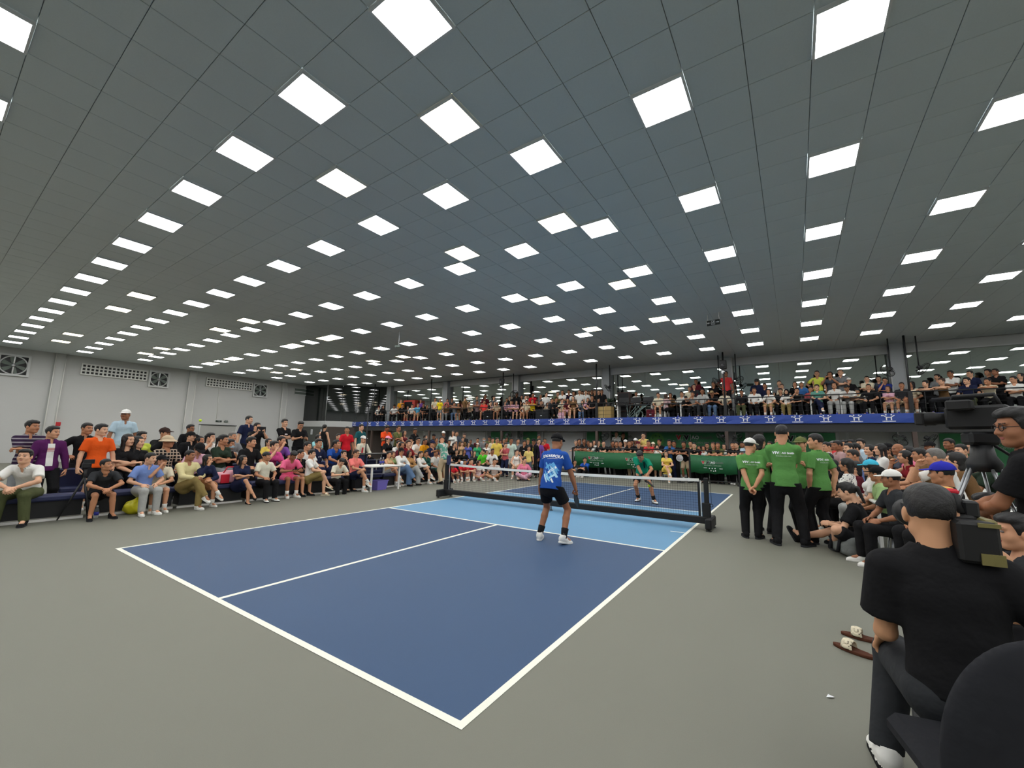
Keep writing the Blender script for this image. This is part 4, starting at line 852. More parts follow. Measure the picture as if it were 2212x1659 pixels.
# ---- the player in blue, seen from behind
P_BLUE = dict(pel=(0, -.06, .855), lean=20, hp=4, al=(-.21, -.02, .085), ar=(.215, -.05, .10), tl=(-.35, 1, 0), tr=(.35, 1, -.22), hl=(-.30, .10, .68), hr=(.30, .22, .75), fl=(.1, .25, -1), fr=(.0, .55, -.8), pe=(1, -.5, 0), kl=(-.12, 1, .3), kr=(.15, 1, .3))
p, J = person((1.44, -2.64, 0), 0, 1.03, P_BLUE, 'm', 0, 's4', 'royal:tee', 'black:short', 'black:crop', 'black:cap', None, '', 'person in printed blue shirt and black shorts playing on the near court half', .0105, hc=(62, 26), shoe='white')
bk = np.cross(J['lat'], J['s1']); bk = nrm(bk); fwd = -nrm(np.cross(J['lat'], J['s1'])) if np.cross(J['lat'], J['s1'])[1] < 0 else nrm(np.cross(J['lat'], J['s1']))
fwd = nrm(np.cross(J['s1'], J['lat'])); up1 = nrm(J['s1']); bx = J['lat']
o0 = J['che'] - fwd * .0 + up1 * .03; lo_ = J['wai'] - up1 * .02
SB = [plain('shirt_print_white', (240, 244, 248), .6), plain('shirt_print_light_blue', (96, 172, 226), .6), plain('shirt_print_pale_blue', (168, 216, 240), .6)]
shirt_print(p, J, 'm', 'tee', [('JOGARBOLA', .064, o0, bx, up1, 0, .25, .002), ('#', (.17, .006), o0 - up1 * .04 + bx * .02, nrm(bx + up1 * .06), up1, 0)], fwd, SB, 'lettering')
it = []
random.seed(4)
for i in range(22):
    a = (-.95 if i % 4 else .75) + random.uniform(-.10, .10); c = lo_ + bx * random.uniform(-.05, .10) + up1 * random.uniform(-.15, .09); ex = bx * math.cos(a) + up1 * math.sin(a); ey = -bx * math.sin(a) + up1 * math.cos(a)
    it.append(('#', (random.uniform(.06, .17), random.uniform(.010, .034)), c, ex, ey, (1, 1, 2, 1, 0)[i % 5] if i % 7 else 2))
shirt_print(p, J, 'm', 'tee', it, fwd, SB, 'brush_print')
for k in 'rl':
    d = nrm(J['kn' + k] - J['an' + k]); MB().tube([J['an' + k] + d * a for a in (-.02, .05, .13)], [.046, .048, .056], 14).build('sock', cloth('black'), p)
def paddle(label, loc, R, col):
    t = empty('paddle', loc, R); tag(t, label, 'paddle'); pts = []
    for i in range(24):
        a = 2 * math.pi * i / 24; c, s = math.cos(a), math.sin(a); pts.append((.098 * math.copysign(abs(c) ** .6, c), .21 + .13 * math.copysign(abs(s) ** .6, s)))
    MB().plate(pts, (0, 0, -.007), (1, 0, 0), (0, 1, 0), .014).build('face', col, t); MB().tube([(0, -.06, 0), (0, .09, 0)], .016, 10).build('handle', M_['rubber'], t); MB().plate([(-.016, .07), (.016, .07), (.045, .10), (-.045, .10)], (0, 0, -.006), (1, 0, 0), (0, 1, 0), .012).build('throat', col, t)
def world(p, q): return p.matrix_world @ Vector([float(v) for v in q])
w = world(p, J['wrr'] + J['fdr'] * .075); Rp = rot('z', 28) @ rot('x', -40) @ rot('y', 70); paddle('black paddle held by the player in blue', (w.x, w.y, w.z), Rp, M_['rubber'])
# ---- the player in green, bent over the ball
P_GREEN = dict(pel=(.10, -.16, .77), lean=46, side=-14, hp=34, al=(-.26, .06, .085), ar=(.20, -.10, .085), tl=(-.8, 1, 0), tr=(.1, 1, 0), hr=(-.10, .36, .64), hl=(-.17, .40, .72), fr=(-.5, .35, -.7), fl=(-.3, .5, -.6), pe=(1, -.2, .2), kl=(-.35, 1, .3), kr=(.05, 1, .3))
p, J = person((1.32, 2.86, 0), 180, 1.0, P_GREEN, 'm', 0, 's3', 'teal:tee', 'black:short', 'black:short', '', None, '', 'person in green shirt bending over the ball on the far court half', .012, hc=62, shoe='bw')
own_mat([c for c in p.children if c.name.startswith('t_shirt')][0], mat('cloth_player_green', (20, 138, 106), .85, spec=.15, bump=.5, bscale=9, dist=.03))
for k in 'rl':
    d = nrm(J['kn' + k] - J['an' + k]); MB().tube([J['an' + k] + d * a for a in (-.02, .05, .12)], [.046, .048, .055], 12).build('sock', cloth('black'), p)
d = nrm(J['wrr'] - J['elr']); MB().tube([J['wrr'] - d * .07, J['wrr'] - d * .01], .036, 12).build('wristband', cloth('black'), p)
shirt_print(p, J, 'm', 'tee', [('#', (.03, .26), J['wai'] + up1 * .1 + np.array((s * .11, .1, 0)), np.array((1., 0, 0)), nrm(J['s1'])) + (0,) for s in (-1, 1)], -nrm(np.cross(J['s1'], J['lat'])), [cloth('black')], 'dark_panel')
w = world(p, J['wrr'] + J['fdr'] * .07); paddle('black paddle held low by the player in green', (w.x, w.y, w.z), np.array([[.2, .75, -.6], [.95, -.3, -.05], [-.22, -.56, -.8]]), M_['rubber'])
bl = MB(); bl.lathe([(.0365 * math.sin(math.pi * i / 10) + 1e-4, -.0365 * math.cos(math.pi * i / 10)) for i in range(11)], (0, 0, 0), 18); o = bl.build('ball', M_['ball']); o.location = (1.53, 2.55, .47); tag(o, 'yellow ball in front of the player in green', 'ball')
holes = MB()
for i in range(14):
    a = i * 2.4; z = -.9 + 1.8 * i / 13; r = math.sqrt(1 - z * z); holes.lathe([(.005, 0), (.0045, .0008)], np.array((r * math.cos(a), r * math.sin(a), z)) * .0362, 6, 0, np.stack([nrm(np.cross((.3, .2, .9), (r * math.cos(a), r * math.sin(a), z))), nrm(np.cross((r * math.cos(a), r * math.sin(a), z), np.cross((.3, .2, .9), (r * math.cos(a), r * math.sin(a), z)))), np.array((r * math.cos(a), r * math.sin(a), z))], 1))
holes.build('hole', M_['sblack'], o)
o = MB().lathe([(.0365 * math.sin(math.pi * i / 10) + 1e-4, -.0365 * math.cos(math.pi * i / 10)) for i in range(11)], (0, 0, 0), 18).build('ball', M_['ball']); o.location = (-9.0, -3.82, 1.95); tag(o, 'yellow ball in the air in front of the grey left wall', 'ball')
# ---- five officials in green polo shirts
def official(loc, rz, s, pose, hy, hair, hat, ex, lab, prt=True, skin='s2'):
    p, J = person(loc, rz, s, pose, 'm', hy, skin, 'refgreen:polo', 'black:long', hair, hat, ex, '', lab, .0125, hc=34, shoe='dark', group='officials in green shirts')
    if prt:
        f = nrm(np.cross(J['s1'], J['lat'])); u = nrm(J['s1']); c = J['che'] + u * .02
        shirt_print(p, J, 'm', 'polo', [('VTV', .046, c - J['lat'] * .085, J['lat'], u, 0, 0, .003), ('#', (.003, .045), c - J['lat'] * .03, J['lat'], u, 0), ('AO Smith', .036, c + J['lat'] * .065, J['lat'], u, 0, 0, .0015), ('PICKLEBALL OPEN 2025', .018, c - u * .045 + J['lat'] * .01, J['lat'], u, 0)], f, [SB[0]], 'lettering')
    return p, J
OF = dict(pe=(1, -.55, 0))
official((4.53, -.50, 0), -4, 1.105, 'sx', 0, 'black:crop', '', dict(fw=.16, al=(-.14, -.08, .085), ar=(.19, .06, .085), tr=(.6, 1, 0), tl=(-.5, 1, 0)), 'tallest person in green polo shirt, bareheaded, back turned, in the group of officials')
pw, Jw = official((4.05, -.34, 0), 8, .975, 'sb', -36, 'black:crop', 'white:cap', dict(ar=(.06, .06, .085), al=(-.13, .05, .085), hr=(.03, -.20, .90), hl=(-.05, -.21, .87), hp=6, tr=(.5, 1, 0)), 'person in green polo shirt and white cap, hands behind back')
official((4.16, .42, 0), -30, 1.03, 'st', 0, 'black:bob', '', dict(hp=2), 'person in green polo shirt half hidden behind the white-capped official', False)
official((5.0, -.08, 0), 52, 1.03, 'st', 36, 'black:crop', '', dict(hr=(.18, -.08, .86), hl=(-.16, .05, .86), ar=(.10, -.10, .085), al=(-.11, .10, .085)), 'person in green polo shirt at right of the officials, face in profile', True)
official((4.80, .45, 0), 150, 1.0, 'st', 0, 'brown:crop', 'olive2:cap', dict(), 'person in green polo shirt and olive cap between two other officials', False)
# ---- the camera man seated near the lens, back turned
P_CAM = dict(pel=(.10, -.06, .50), lean=5, side=-4, hp=2, al=(-.15, .24, .085), ar=(.42, .40, .085), tl=(-.2, 1, 0), tr=(.3, 1, 0), kl=(-.12, 1, .4), kr=(.3, 1, .4), hl=(-.12, .25, .60), fl=(-.2, .5, -.7), poll=(.1, -.5, -.9), hr=(.29, .06, .96), fr=(-.36, .10, .93), pnr=(-.55, .82, -.2), polr=(1, -.35, -1.2))
P_CAM['pel'] = (.10, -.06, .52)
p, J = person((5.04, -5.98, 0), -5, 1.04, P_CAM, 'm', 0, 'sp', 'black:loose', 'charcoal:long', 'black:crop', '', None, '', 'person in black T-shirt and dark jeans filming with a shoulder camera, back turned', .009, hc=(30, 30), hs=2.6, shoe='bw', hh=.006)
# ---- the camera operator standing by the tripod
P_OP = dict(lean=4, hr=(-.10, .30, 1.06), hl=(.06, .28, 1.02), fr=(-1, .3, .0), fl=(1, .3, 0), pe=(1, -.1, -.6), hp=4)
person((5.98, -4.34, 0), 66, 1.07, P_OP, 'm', 36, 's4', 'black:tee', 'khaki:long', 'black:short', '', None, 'glasses=1', 'person in black T-shirt with glasses behind the tripod camera at right edge', .011, hc=36)
# x, y, z, turn, size, pose, build, head turn, skin, top, bottoms, hair, hat, pose changes, extras, row, label
PEOPLE = [
 (-8.01, -7.012, 0.0, -90.0, 1.032, 'sx', 'm', 36, 's3', 'darkpurple:polo', 'grey:long', 'black:short', '', {}, 'pat=stripe', 'LB', 'person in dark purple striped polo shirt standing with folded arms behind the left benches'),
 (-7.409, -6.813, 0.0, -84.0, 0.967, 'st', 'm', 36, 's2', 'purple:jacket', 'black:long', 'black:short', '', {}, '', 'LB', 'person in purple jacket standing behind the left benches'),
 (-8.111, -6.21, 0.0, -97.9, 1.027, 'sh', 'm', 36, 's3', 'black:polo', 'black:long', 'black:crop', '', {}, '', 'LB', 'person in black polo shirt standing hand on hip behind the left benches'),
 (-7.309, -6.148, 0.0, -85.4, 1.01, 'st', 'm', 36, 's1', 'orange:tee', 'black:short', 'black:short', '', {}, '', 'LB', 'person in orange T-shirt standing behind the left benches'),
 (-9.01, -5.393, 0.4, -88.2, 1.01, 'st', 'm', -36, 's4', 'paleblue:polo', 'lightgrey:long', 'black:crop', 'white:cap', {}, '', 'LB', 'person in pale blue polo shirt with white cap standing behind the left benches'),
 (-7.474, -5.664, 0.084, -97.0, 1.1, 'cx', 'f', 36, 's1', 'black:tee', 'black:long', 'black:long', '', {}, '', 'L2', 'person in black T-shirt sitting with folded arms in second row of left benches'),
 (-7.451, -5.512, 0.039, -82.5, 1.1, 'ch', 'f', 36, 's1', 'black:tee', 'black:long', 'black:long', '', {}, '', 'L2', 'person in black T-shirt with long hair sitting in second row of left benches'),
 (-8.448, -5.19, 0.28, -93.1, 1.0, 'ch', 'f', 36, 's1', 'lime:tee', 'black:long', 'black:bun', '', {}, '', 'L2', 'person in lime T-shirt sitting in second row of left benches'),
 (-8.706, -4.702, 0.28, -93.5, 1.1, 'cc', 'm', 36, 's2', 'black:long', 'black:long', 'black:short', 'darkbrown:cap', {}, '', 'L2', 'person in black top with dark brown cap sitting chin on hand in second left row'),
 (-7.551, -4.946, 0.054, -82.3, 1.1, 'ch', 'm', 36, 's3', 'black:tee', 'black:long', 'black:crop', 'beige:bucket', {}, 'pat=check', 'L2', 'person in black checked T-shirt with beige bucket hat sitting in second row of left benches'),
 (-6.395, -7.12, 0.0, -120.0, 0.998, 'cf', 'm', 0, 's1', 'white:polo', 'olive:long', 'black:short', '', {}, '', 'LF', 'person in white polo shirt sitting bent forward on the front left bench'),
 (-6.148, -6.287, 0.0, -88.7, 0.86, 'cf', 'm', 36, 's3', 'charcoal:tee', 'black:short', 'black:crop', '', {}, '', 'LF', 'person in charcoal T-shirt sitting bent forward on the front left bench'),
 (-6.094, -5.672, 0.0, -85.0, 0.901, 'ch', 'm', 36, 's1', 'blue2:polo', 'lightgrey:long', 'black:crop', '', {'lean': 16.0}, '', 'LF', 'person in light blue polo shirt sitting on the front left bench'),
 (-6.26, -5.393, 0.0, -98.0, 0.86, 'cc', 'm', 36, 's2', 'cream:tee', 'white:short', 'black:crop', 'black:cap', {}, 'shoe=white', 'LF', 'person in cream T-shirt with black cap sitting chin on hand on the front left bench'),
 (-6.134, -4.965, 0.0, -84.4, 0.918, 'cl', 'm', 36, 's4', 'cream2:long', 'khaki:long', 'black:crop', '', {}, 'shoe=white', 'LF', 'person in pale yellow long-sleeved top sitting cross-kneed on the front left bench'),
 (-7.332, -4.472, 0.0, -89.5, 1.09, 'cp', 'f', 0, 's1', 'lightpink:polo', 'black:long', 'black:bob', 'black:cap', {}, '', 'L2', 'person in light pink polo shirt with black cap sitting head down in second left row'),
 (-9.009, -4.03, 0.28, -96.3, 0.903, 'st', 'm', 36, 's4', 'black:jacket', 'black:long', 'black:short', '', {}, 'glasses=1', 'LB', 'person in black jacket with glasses standing behind the left benches'),
 (-8.008, -4.333, 0.0, -82.1, 0.946, 'st', 'm', 36, 's1', 'black:jacket', 'black:long', 'black:crop', 'black:cap', {}, 'pat=trim', 'LB', 'person in black jacket with black cap standing behind the left benches'),
 (-7.945, -4.164, 0.28, -94.2, 0.939, 'ch', 'f', 36, 's3', 'black:tee', 'black:long', 'black:bob', '', {}, '', 'L2', 'person in black T-shirt with bobbed hair sitting in second row of left benches'),
 (-8.193, -3.889, 0.28, -92.2, 1.029, 'cc', 'f', 36, 's1', 'white:tee', 'black:long', 'black:tail', '', {}, '', 'L2', 'person in white T-shirt sitting chin on hand in second row of left benches'),
 (-7.272, -3.935, 0.112, -82.8, 1.1, 'cx', 'f', 36, 's3', 'darkgreen:tee', 'grey:long', 'black:tail', '', {}, '', 'L2', 'person in dark green T-shirt sitting with folded arms in second row of left benches'),
 (-8.35, -3.264, 0.28, -97.4, 1.034, 'ch', 'm', 36, 's2', 'grey:tee', 'black:long', 'grey:crop', '', {}, '', 'L2', 'person in grey T-shirt sitting in second row of left benches'),
 (-7.552, -3.645, 0.0, -87.4, 1.1, 'ch', 'f', 36, 's3', 'black:tank', 'black:long', 'black:tail', '', {}, 'mask=1', 'L2', 'person in black sleeveless top with face mask sitting in second row of left benches'),
 (-6.262, -4.625, 0.0, -86.1, 0.867, 'cc', 'f', 36, 's2', 'navy:jacket', 'tan:skirt', 'black:long', '', {'cross': 1}, 'shoe=white', 'LF', 'person in navy jacket sitting chin on hand on the front left bench'),
 (-6.174, -3.885, -0.04, -97.8, 0.86, 'cm', 'f', 36, 's2', 'navy:tee', 'navy:skirt', 'black:long', '', {}, 'shoe=black', 'LF', 'person in navy T-shirt sitting cross-kneed with folded arms on the front left bench'),
 (-7.251, -3.273, 0.066, -83.5, 1.1, 'ch', 'm', 36, 's2', 'black:tee', 'black:long', 'black:short', '', {}, '', 'L2', 'person in black T-shirt sitting in second row of left benches'),
 (-10.511, -1.912, 0.343, -90.9, 1.1, 'st', 'm', 36, 's1', 'navy:polo', 'black:long', 'black:crop', '', {}, '', 'LB', 'person in navy polo shirt standing behind the left benches'),
 (-9.01, -2.326, 0.28, -95.3, 0.982, 'sp', 'm', 36, 's1', 'black:polo', 'black:long', 'black:crop', '', {}, 'hold=tablet', 'LB', 'person in black polo shirt holding up both hands behind the left benches'),
 (-8.346, -2.277, 0.28, -82.0, 0.916, 'ch', 'f', 0, 's1', 'yellow:tee', 'black:long', 'black:bob', '', {}, '', 'L2', 'person in yellow T-shirt sitting in second row of left benches'),
 (-7.506, -2.579, 0.0, -95.3, 1.1, 'cc', 'f', 36, 's1', 'magenta:tee', 'black:long', 'black:bun', '', {}, '', 'L2', 'person in magenta T-shirt sitting chin on hand in second row of left benches'),
 (-7.906, -2.214, 0.134, -90.9, 1.1, 'cc', 'm', 36, 's2', 'violet:tee', 'black:long', 'black:crop', '', {}, '', 'L2', 'person in violet T-shirt sitting chin on hand in second row of left benches'),
 (-10.013, -0.97, 0.28, -83.5, 1.1, 'sx', 'm', 0, 's1', 'black:tee', 'black:long', 'black:short', '', {}, 'pat=logo', 'LB', 'person in black T-shirt standing with folded arms behind the left benches'),
 (-9.661, -0.609, 0.28, -97.8, 1.075, 'sq', 'm', 0, 's2', 'black:tee', 'black:long', 'black:short', '', {}, 'glasses=1;hold=phone', 'LB', 'person in black T-shirt with glasses standing hands raised at chest behind the left benches'),
 (-12.993, 2.411, 0.28, 30.0, 1.09, 'st', 'f', 0, 's1', 'black:tank', 'black:long', 'black:tail', '', {}, '', 'LB', 'person in black sleeveless top standing behind the left benches'),
 (-6.192, -3.353, 0.0, -87.3, 0.879, 'ch', 'm', 36, 's3', 'cream3:tee', 'black:long', 'black:bowl', '', {}, 'shoe=bw', 'LF', 'person in off-white T-shirt sitting on the front left bench'),
 (-6.487, -2.61, 0.0, -97.4, 0.949, 'cp', 'm', 0, 's4', 'pink:tee', 'pink:short', 'black:short', '', {}, 'hold=phone', 'LF', 'person in pink T-shirt sitting head down on the front left bench'),
 (-6.542, -2.301, 0.0, -82.8, 0.909, 'ch', 'm', 36, 's2', 'black:polo', 'white:short', 'black:crop', '', {}, 'pat=logo', 'LF', 'person in black polo shirt sitting on the front left bench'),
 (-6.181, -2.195, 0.0, -55.0, 0.917, 'cl', 'm', 0, 's1', 'white:tee', 'khaki:knee', 'black:short', '', {}, 'shoe=slide', 'LF', 'person in white T-shirt sitting cross-kneed on the front left bench'),
 (-7.152, -1.77, 0.0, -94.3, 1.069, 'ch', 'm', 36, 's2', 'white:tee', 'black:long', 'black:crop', '', {}, '', 'L2', 'person in white T-shirt sitting in second row of left benches'),
 (-7.255, -1.369, 0.048, -82.1, 1.1, 'ch', 'm', 0, 's2', 'navy:tee', 'navy:long', 'black:short', '', {}, 'pat=logo', 'L2', 'person in navy T-shirt sitting in second row of left benches'),
 (-8.415, -0.655, 0.184, -96.2, 0.86, 'sf', 'f', 36, 's1', 'cyan:tee', 'black:long', 'black:bob', '', {}, '', 'L2', 'person in light cyan T-shirt standing hand at face in second row of left benches'),
 (-7.418, -0.814, 0.118, -89.6, 1.1, 'cf', 'm', 36, 's3', 'royal:tee', 'navy:long', 'black:crop', '', {}, '', 'L2', 'person in royal blue T-shirt sitting bent forward in second row of left benches'),
 (-9.01, 0.481, 0.225, -84.3, 0.86, 'st', 'm', 0, 's1', 'black:tee', 'black:long', 'black:crop', '', {}, '', 'LB', 'person in black T-shirt between black vest and red T-shirt behind the left benches'),
 (-8.408, 0.415, 0.28, -98.0, 0.976, 'st', 'm', -36, 's3', 'red:tee', 'black:long', 'black:crop', '', {}, '', 'LB', 'person in red T-shirt standing behind the left benches'),
 (-11.013, 2.908, 0.28, -85.0, 1.1, 'st', 'm', 0, 's1', 'teal:tee', 'black:long', 'black:short', '', {}, '', 'LB', 'person in teal T-shirt standing behind the left benches'),
 (-8.652, 1.264, 0.28, -88.6, 1.028, 'ch', 'm', 0, 's1', 'cream3:jacket', 'black:long', 'black:crop', 'white:cap', {}, 'pat=redstripe', 'L2', 'person in off-white jacket with white cap sitting in second row of left benches'),
 (-6.11, -1.427, -0.081, -96.8, 0.86, 'cp', 'm', 0, 's1', 'cream3:tee', 'black:long', 'black:short', '', {}, 'shoe=white', 'LF', 'person in off-white T-shirt sitting head down on the front left bench'),
 (-6.544, -0.969, 0.0, -82.3, 0.894, 'ch', 'f', 0, 's1', 'black:tank', 'black:long', 'black:short', '', {}, '', 'L2', 'person in black sleeveless top sitting in second row of left benches'),
 (-6.185, -0.788, 0.0, -93.4, 0.911, 'cl', 'm', 36, 's2', 'coral:polo', 'navy:short', 'brown:crop', '', {}, 'shoe=white;glasses=1', 'LF', 'person in coral polo shirt with glasses sitting cross-kneed on the front left bench'),
 (-10.063, 3.506, 0.28, -93.1, 1.1, 'sq', 'm', 0, 's4', 'orange2:tee', 'black:long', 'black:short', '', {}, 'hold=phone', 'LB', 'person in bright orange T-shirt standing hands raised at chest behind the left benches'),
 (-9.052, 2.744, 0.28, -82.4, 1.047, 'ch', 'f', 0, 's1', 'black:tee', 'black:long', 'black:bob', 'pink2:cap', {}, '', 'L2', 'person in black T-shirt with pink cap sitting in second row of left benches'),
 (-10.013, 4.142, 0.28, -97.0, 1.1, 'sx', 'm', 0, 's3', 'olive2:tee', 'black:long', 'black:short', '', {}, 'glasses=1', 'LB', 'person in olive green T-shirt with glasses standing with folded arms behind the left benches'),
 (-9.412, 3.96, 0.28, -88.3, 0.976, 'sx', 'f', 0, 's2', 'maroon:tank', 'black:long', 'black:long', '', {}, '', 'LB', 'person in maroon sleeveless top standing with folded arms behind the left benches'),
 (-8.075, 2.241, 0.28, -85.3, 0.972, 'cf', 'm', 0, 's1', 'white:tee', 'grey:long', 'black:crop', '', {}, '', 'L2', 'person in white T-shirt sitting bent forward in second row of left benches'),
 (-7.555, 2.169, 0.0, -98.0, 1.098, 'ch', 'f', 0, 's3', 'maroon:tee', 'black:long', 'black:bob', '', {}, '', 'L2', 'person in maroon T-shirt sitting in second row of left benches'),
 (-6.535, 0.732, 0.0, -84.1, 0.86, 'cl', 'f', 0, 's2', 'tan2:tank', 'lightgrey:short', 'black:bun', '', {}, 'shoe=white', 'LF', 'person in tan sleeveless top sitting cross-kneed on the front left bench'),
 (-6.643, 0.995, 0.0, -90.0, 0.864, 'ch', 'f', 0, 's2', 'palegreen:tee', 'lightgrey:knee', 'brown:bob', '', {}, 'shoe=white', 'LF', 'person in pale green T-shirt sitting on the front left bench'),
 (-6.388, 1.136, 0.0, -96.0, 0.946, 'cl', 'f', 0, 's3', 'white:long', 'denim:wide', 'black:bob', 'black:cap', {}, '', 'LF', 'person in white long-sleeved top with black cap sitting cross-kneed on the front left bench'),
 (-6.386, 1.496, 0.0, -82.1, 0.883, 'cl', 'f', 0, 's3', 'camel:long', 'lightgrey:wide', 'black:long', '', {}, '', 'LF', 'person in camel long-sleeved top sitting cross-kneed on the front left bench'),
 (-7.755, 2.666, 0.056, -94.6, 1.1, 'ch', 'f', 0, 's1', 'darkred:tee', 'black:long', 'brown:bun', '', {}, '', 'L2', 'person in dark red T-shirt sitting in second row of left benches'),
 (-8.617, 3.628, 0.175, -91.8, 0.86, 'sf', 'm', 0, 's1', 'black:tee', 'black:long', 'black:short', 'black:cap', {}, '', 'LB', 'person in black T-shirt with black cap standing hand at face behind the left benches'),
 (-9.847, 4.983, 0.28, -83.0, 1.057, 'st', 'm', -36, 's4', 'black:tee', 'black:long', 'black:short', '', {'hp': 20.0}, '', 'LB', 'person in black T-shirt between black T-shirt and black T-shirt behind the left benches'),
 (-8.251, 3.649, 0.28, -97.5, 1.023, 'ch', 'm', 0, 's2', 'white:tee', 'black:long', 'black:short', '', {}, 'glasses=1', 'L2', 'person in white T-shirt with glasses sitting in second row of left benches'),
 (-7.85, 3.644, 0.28, -87.0, 0.998, 'ch', 'm', 0, 's4', 'amber:polo', 'black:long', 'black:crop', '', {}, '', 'L2', 'person in amber yellow polo shirt sitting in second row of left benches'),
 (-8.81, 4.662, 0.28, -86.5, 0.875, 'st', 'f', 0, 's1', 'black:tee', 'black:long', 'black:bob', '', {}, '', 'LB', 'person in black T-shirt with bobbed hair standing behind the left benches'),
 (-7.555, 3.797, 0.068, -97.7, 1.1, 'ch', 'm', 0, 's2', 'navy:tee', 'grey:long', 'black:short', 'navy:cap', {}, '', 'L2', 'person in navy T-shirt with navy cap sitting in second row of left benches'),
 (-9.309, 5.691, 0.28, -83.3, 0.902, 'st', 'm', -36, 's4', 'black:tee', 'black:long', 'black:crop', 'black:cap', {}, '', 'LB', 'person in black T-shirt with black cap standing behind the left benches'),
 (-9.81, 6.889, 0.28, -91.3, 1.0, 'st', 'm', -36, 's4', 'charcoal:tee', 'black:long', 'black:crop', 'white:cap', {}, '', 'LB', 'person in charcoal T-shirt with white cap standing behind the left benches'),
 (-5.649, 2.535, 0.0, 80.0, 1.017, 'sl', 'm', -36, 's3', 'seagreen:tee', 'beige:long', 'black:bowl', '', {'lean': 22.0, 'hp': 30.0}, 'pat=graphic', 'LB', 'person in sea green printed T-shirt leaning forward on forearms behind the left benches'),
 (-6.385, 2.035, 0.0, -82.0, 0.86, 'cl', 'f', 0, 's1', 'white:long', 'black:short', 'black:tail', '', {}, 'shoe=white', 'LF', 'person in white long-sleeved top sitting cross-kneed on the front left bench'),
 (-6.46, 2.359, 0.0, -95.6, 0.876, 'cx', 'f', 0, 's3', 'darkgreen2:jacket', 'black:long', 'black:tail', '', {}, 'shoe=white', 'LF', 'person in dark green jacket sitting with folded arms on the front left bench'),
 (-6.394, 2.802, 0.0, -90.5, 0.881, 'ch', 'm', 0, 's3', 'white:tee', 'darkgreen2:knee', 'black:crop', '', {}, 'shoe=white', 'LF', 'person in white T-shirt sitting on the front left bench'),
 (-8.409, 4.944, 0.183, -83.7, 0.86, 'st', 'f', -36, 's3', 'brown2:tee', 'black:long', 'black:bob', '', {}, '', 'L2', 'person in brown T-shirt standing in second row of left benches'),
 (-10.869, 8.809, 0.2, -167.9, 1.098, 'st', 'f', 36, 's2', 'white:polo', 'black:long', 'black:long', '', {}, '', 'FB', 'person in white polo shirt standing in crowd beyond net post'),
 (-11.032, 9.307, 0.2, -155.8, 1.095, 'st', 'm', 36, 's2', 'slate:polo', 'black:long', 'black:crop', '', {}, '', 'FB', 'person in slate grey polo shirt standing in crowd beyond net post'),
 (-10.731, 9.606, 0.2, -157.7, 1.029, 'st', 'm', 36, 's1', 'charcoal:tee', 'black:long', 'brown:bowl', '', {}, '', 'FB', 'person in charcoal T-shirt with fringe standing in crowd beyond net post'),
 (-10.08, 7.646, 0.116, -157.2, 1.1, 'ch', 'f', 36, 's3', 'black:tee', 'black:long', 'black:bob', '', {}, '', 'FS', 'person in black T-shirt with bobbed hair beside black T-shirt in seated row beyond net post'),
 (-9.369, 7.237, 0.0, -142.6, 1.089, 'ch', 'f', 36, 's1', 'black:tee', 'black:long', 'black:bob', '', {}, '', 'FS', 'person in black T-shirt between black tee and black T-shirt in seated row beyond net post'),
 (-9.001, 7.406, 0.0, -162.6, 0.873, 'st', 'f', 36, 's1', 'tan2:tank', 'black:long', 'black:tail', '', {}, '', 'FB', 'person in tan sleeveless top standing in crowd beyond net post'),
 (-9.983, 8.607, 0.2, -163.9, 0.896, 'st', 'm', 36, 's1', 'brown2:tee', 'black:long', 'black:crop', '', {}, '', 'FB', 'person in brown T-shirt standing in crowd beyond net post'),
 (-8.509, 7.305, 0.0, -152.2, 0.864, 'st', 'f', 36, 's1', 'periwinkle:dress', 'periwinkle:skirt', 'black:long', '', {}, '', 'FB', 'person in periwinkle blue dress standing in crowd beyond net post'),
 (-9.109, 8.207, 0.143, -166.5, 0.86, 'st', 'm', 36, 's4', 'charcoal:tee', 'black:long', 'black:crop', '', {}, '', 'FB', 'person in charcoal T-shirt between periwinkle blue dress and maroon T-shirt in crowd beyond net post'),
 (-8.973, 8.606, 0.2, -159.2, 0.874, 'st', 'm', 36, 's2', 'maroon:tee', 'black:long', 'black:short', '', {}, '', 'FB', 'person in maroon T-shirt standing in crowd beyond net post'),
 (-7.862, 7.205, 0.0, -154.6, 0.86, 'st', 'f', 36, 's1', 'green2:polo', 'black:long', 'black:bob', 'white:visor', {}, '', 'FB', 'person in green polo shirt with white visor standing in crowd beyond net post'),
 (-8.549, 8.607, 0.2, -168.0, 0.893, 'st', 'm', 36, 's2', 'grey:jacket', 'black:long', 'grey:crop', '', {}, 'mask=1', 'FB', 'person in grey jacket with face mask standing in crowd beyond net post'),
 (-7.306, 7.205, 0.0, -154.7, 0.86, 'st', 'f', 36, 's3', 'white:tee', 'black:long', 'black:bob', '', {}, '', 'FB', 'person in white T-shirt standing in crowd beyond net post'),
 (-8.49, 9.006, 0.2, -159.0, 0.943, 'st', 'm', 36, 's4', 'olive2:tee', 'black:long', 'black:crop', 'black:cap', {}, '', 'FB', 'person in olive green T-shirt with black cap standing in crowd beyond net post'),
 (-7.839, 8.407, 0.2, -166.6, 0.882, 'st', 'm', 36, 's2', 'cream:tee', 'black:long', 'black:crop', '', {}, '', 'FB', 'person in cream T-shirt standing in crowd beyond net post'),
 (-6.711, 7.205, 0.0, -152.2, 1.007, 'st', 'm', 36, 's2', 'yellow:polo', 'black:long', 'black:short', '', {}, 'glasses=1', 'FB', 'person in yellow polo shirt with glasses standing in crowd beyond net post'),
 (-7.226, 8.206, 0.151, -163.8, 0.86, 'st', 'm', 36, 's4', 'black:tee', 'black:long', 'black:short', '', {}, '', 'FB', 'person in black T-shirt standing in crowd beyond net post'),
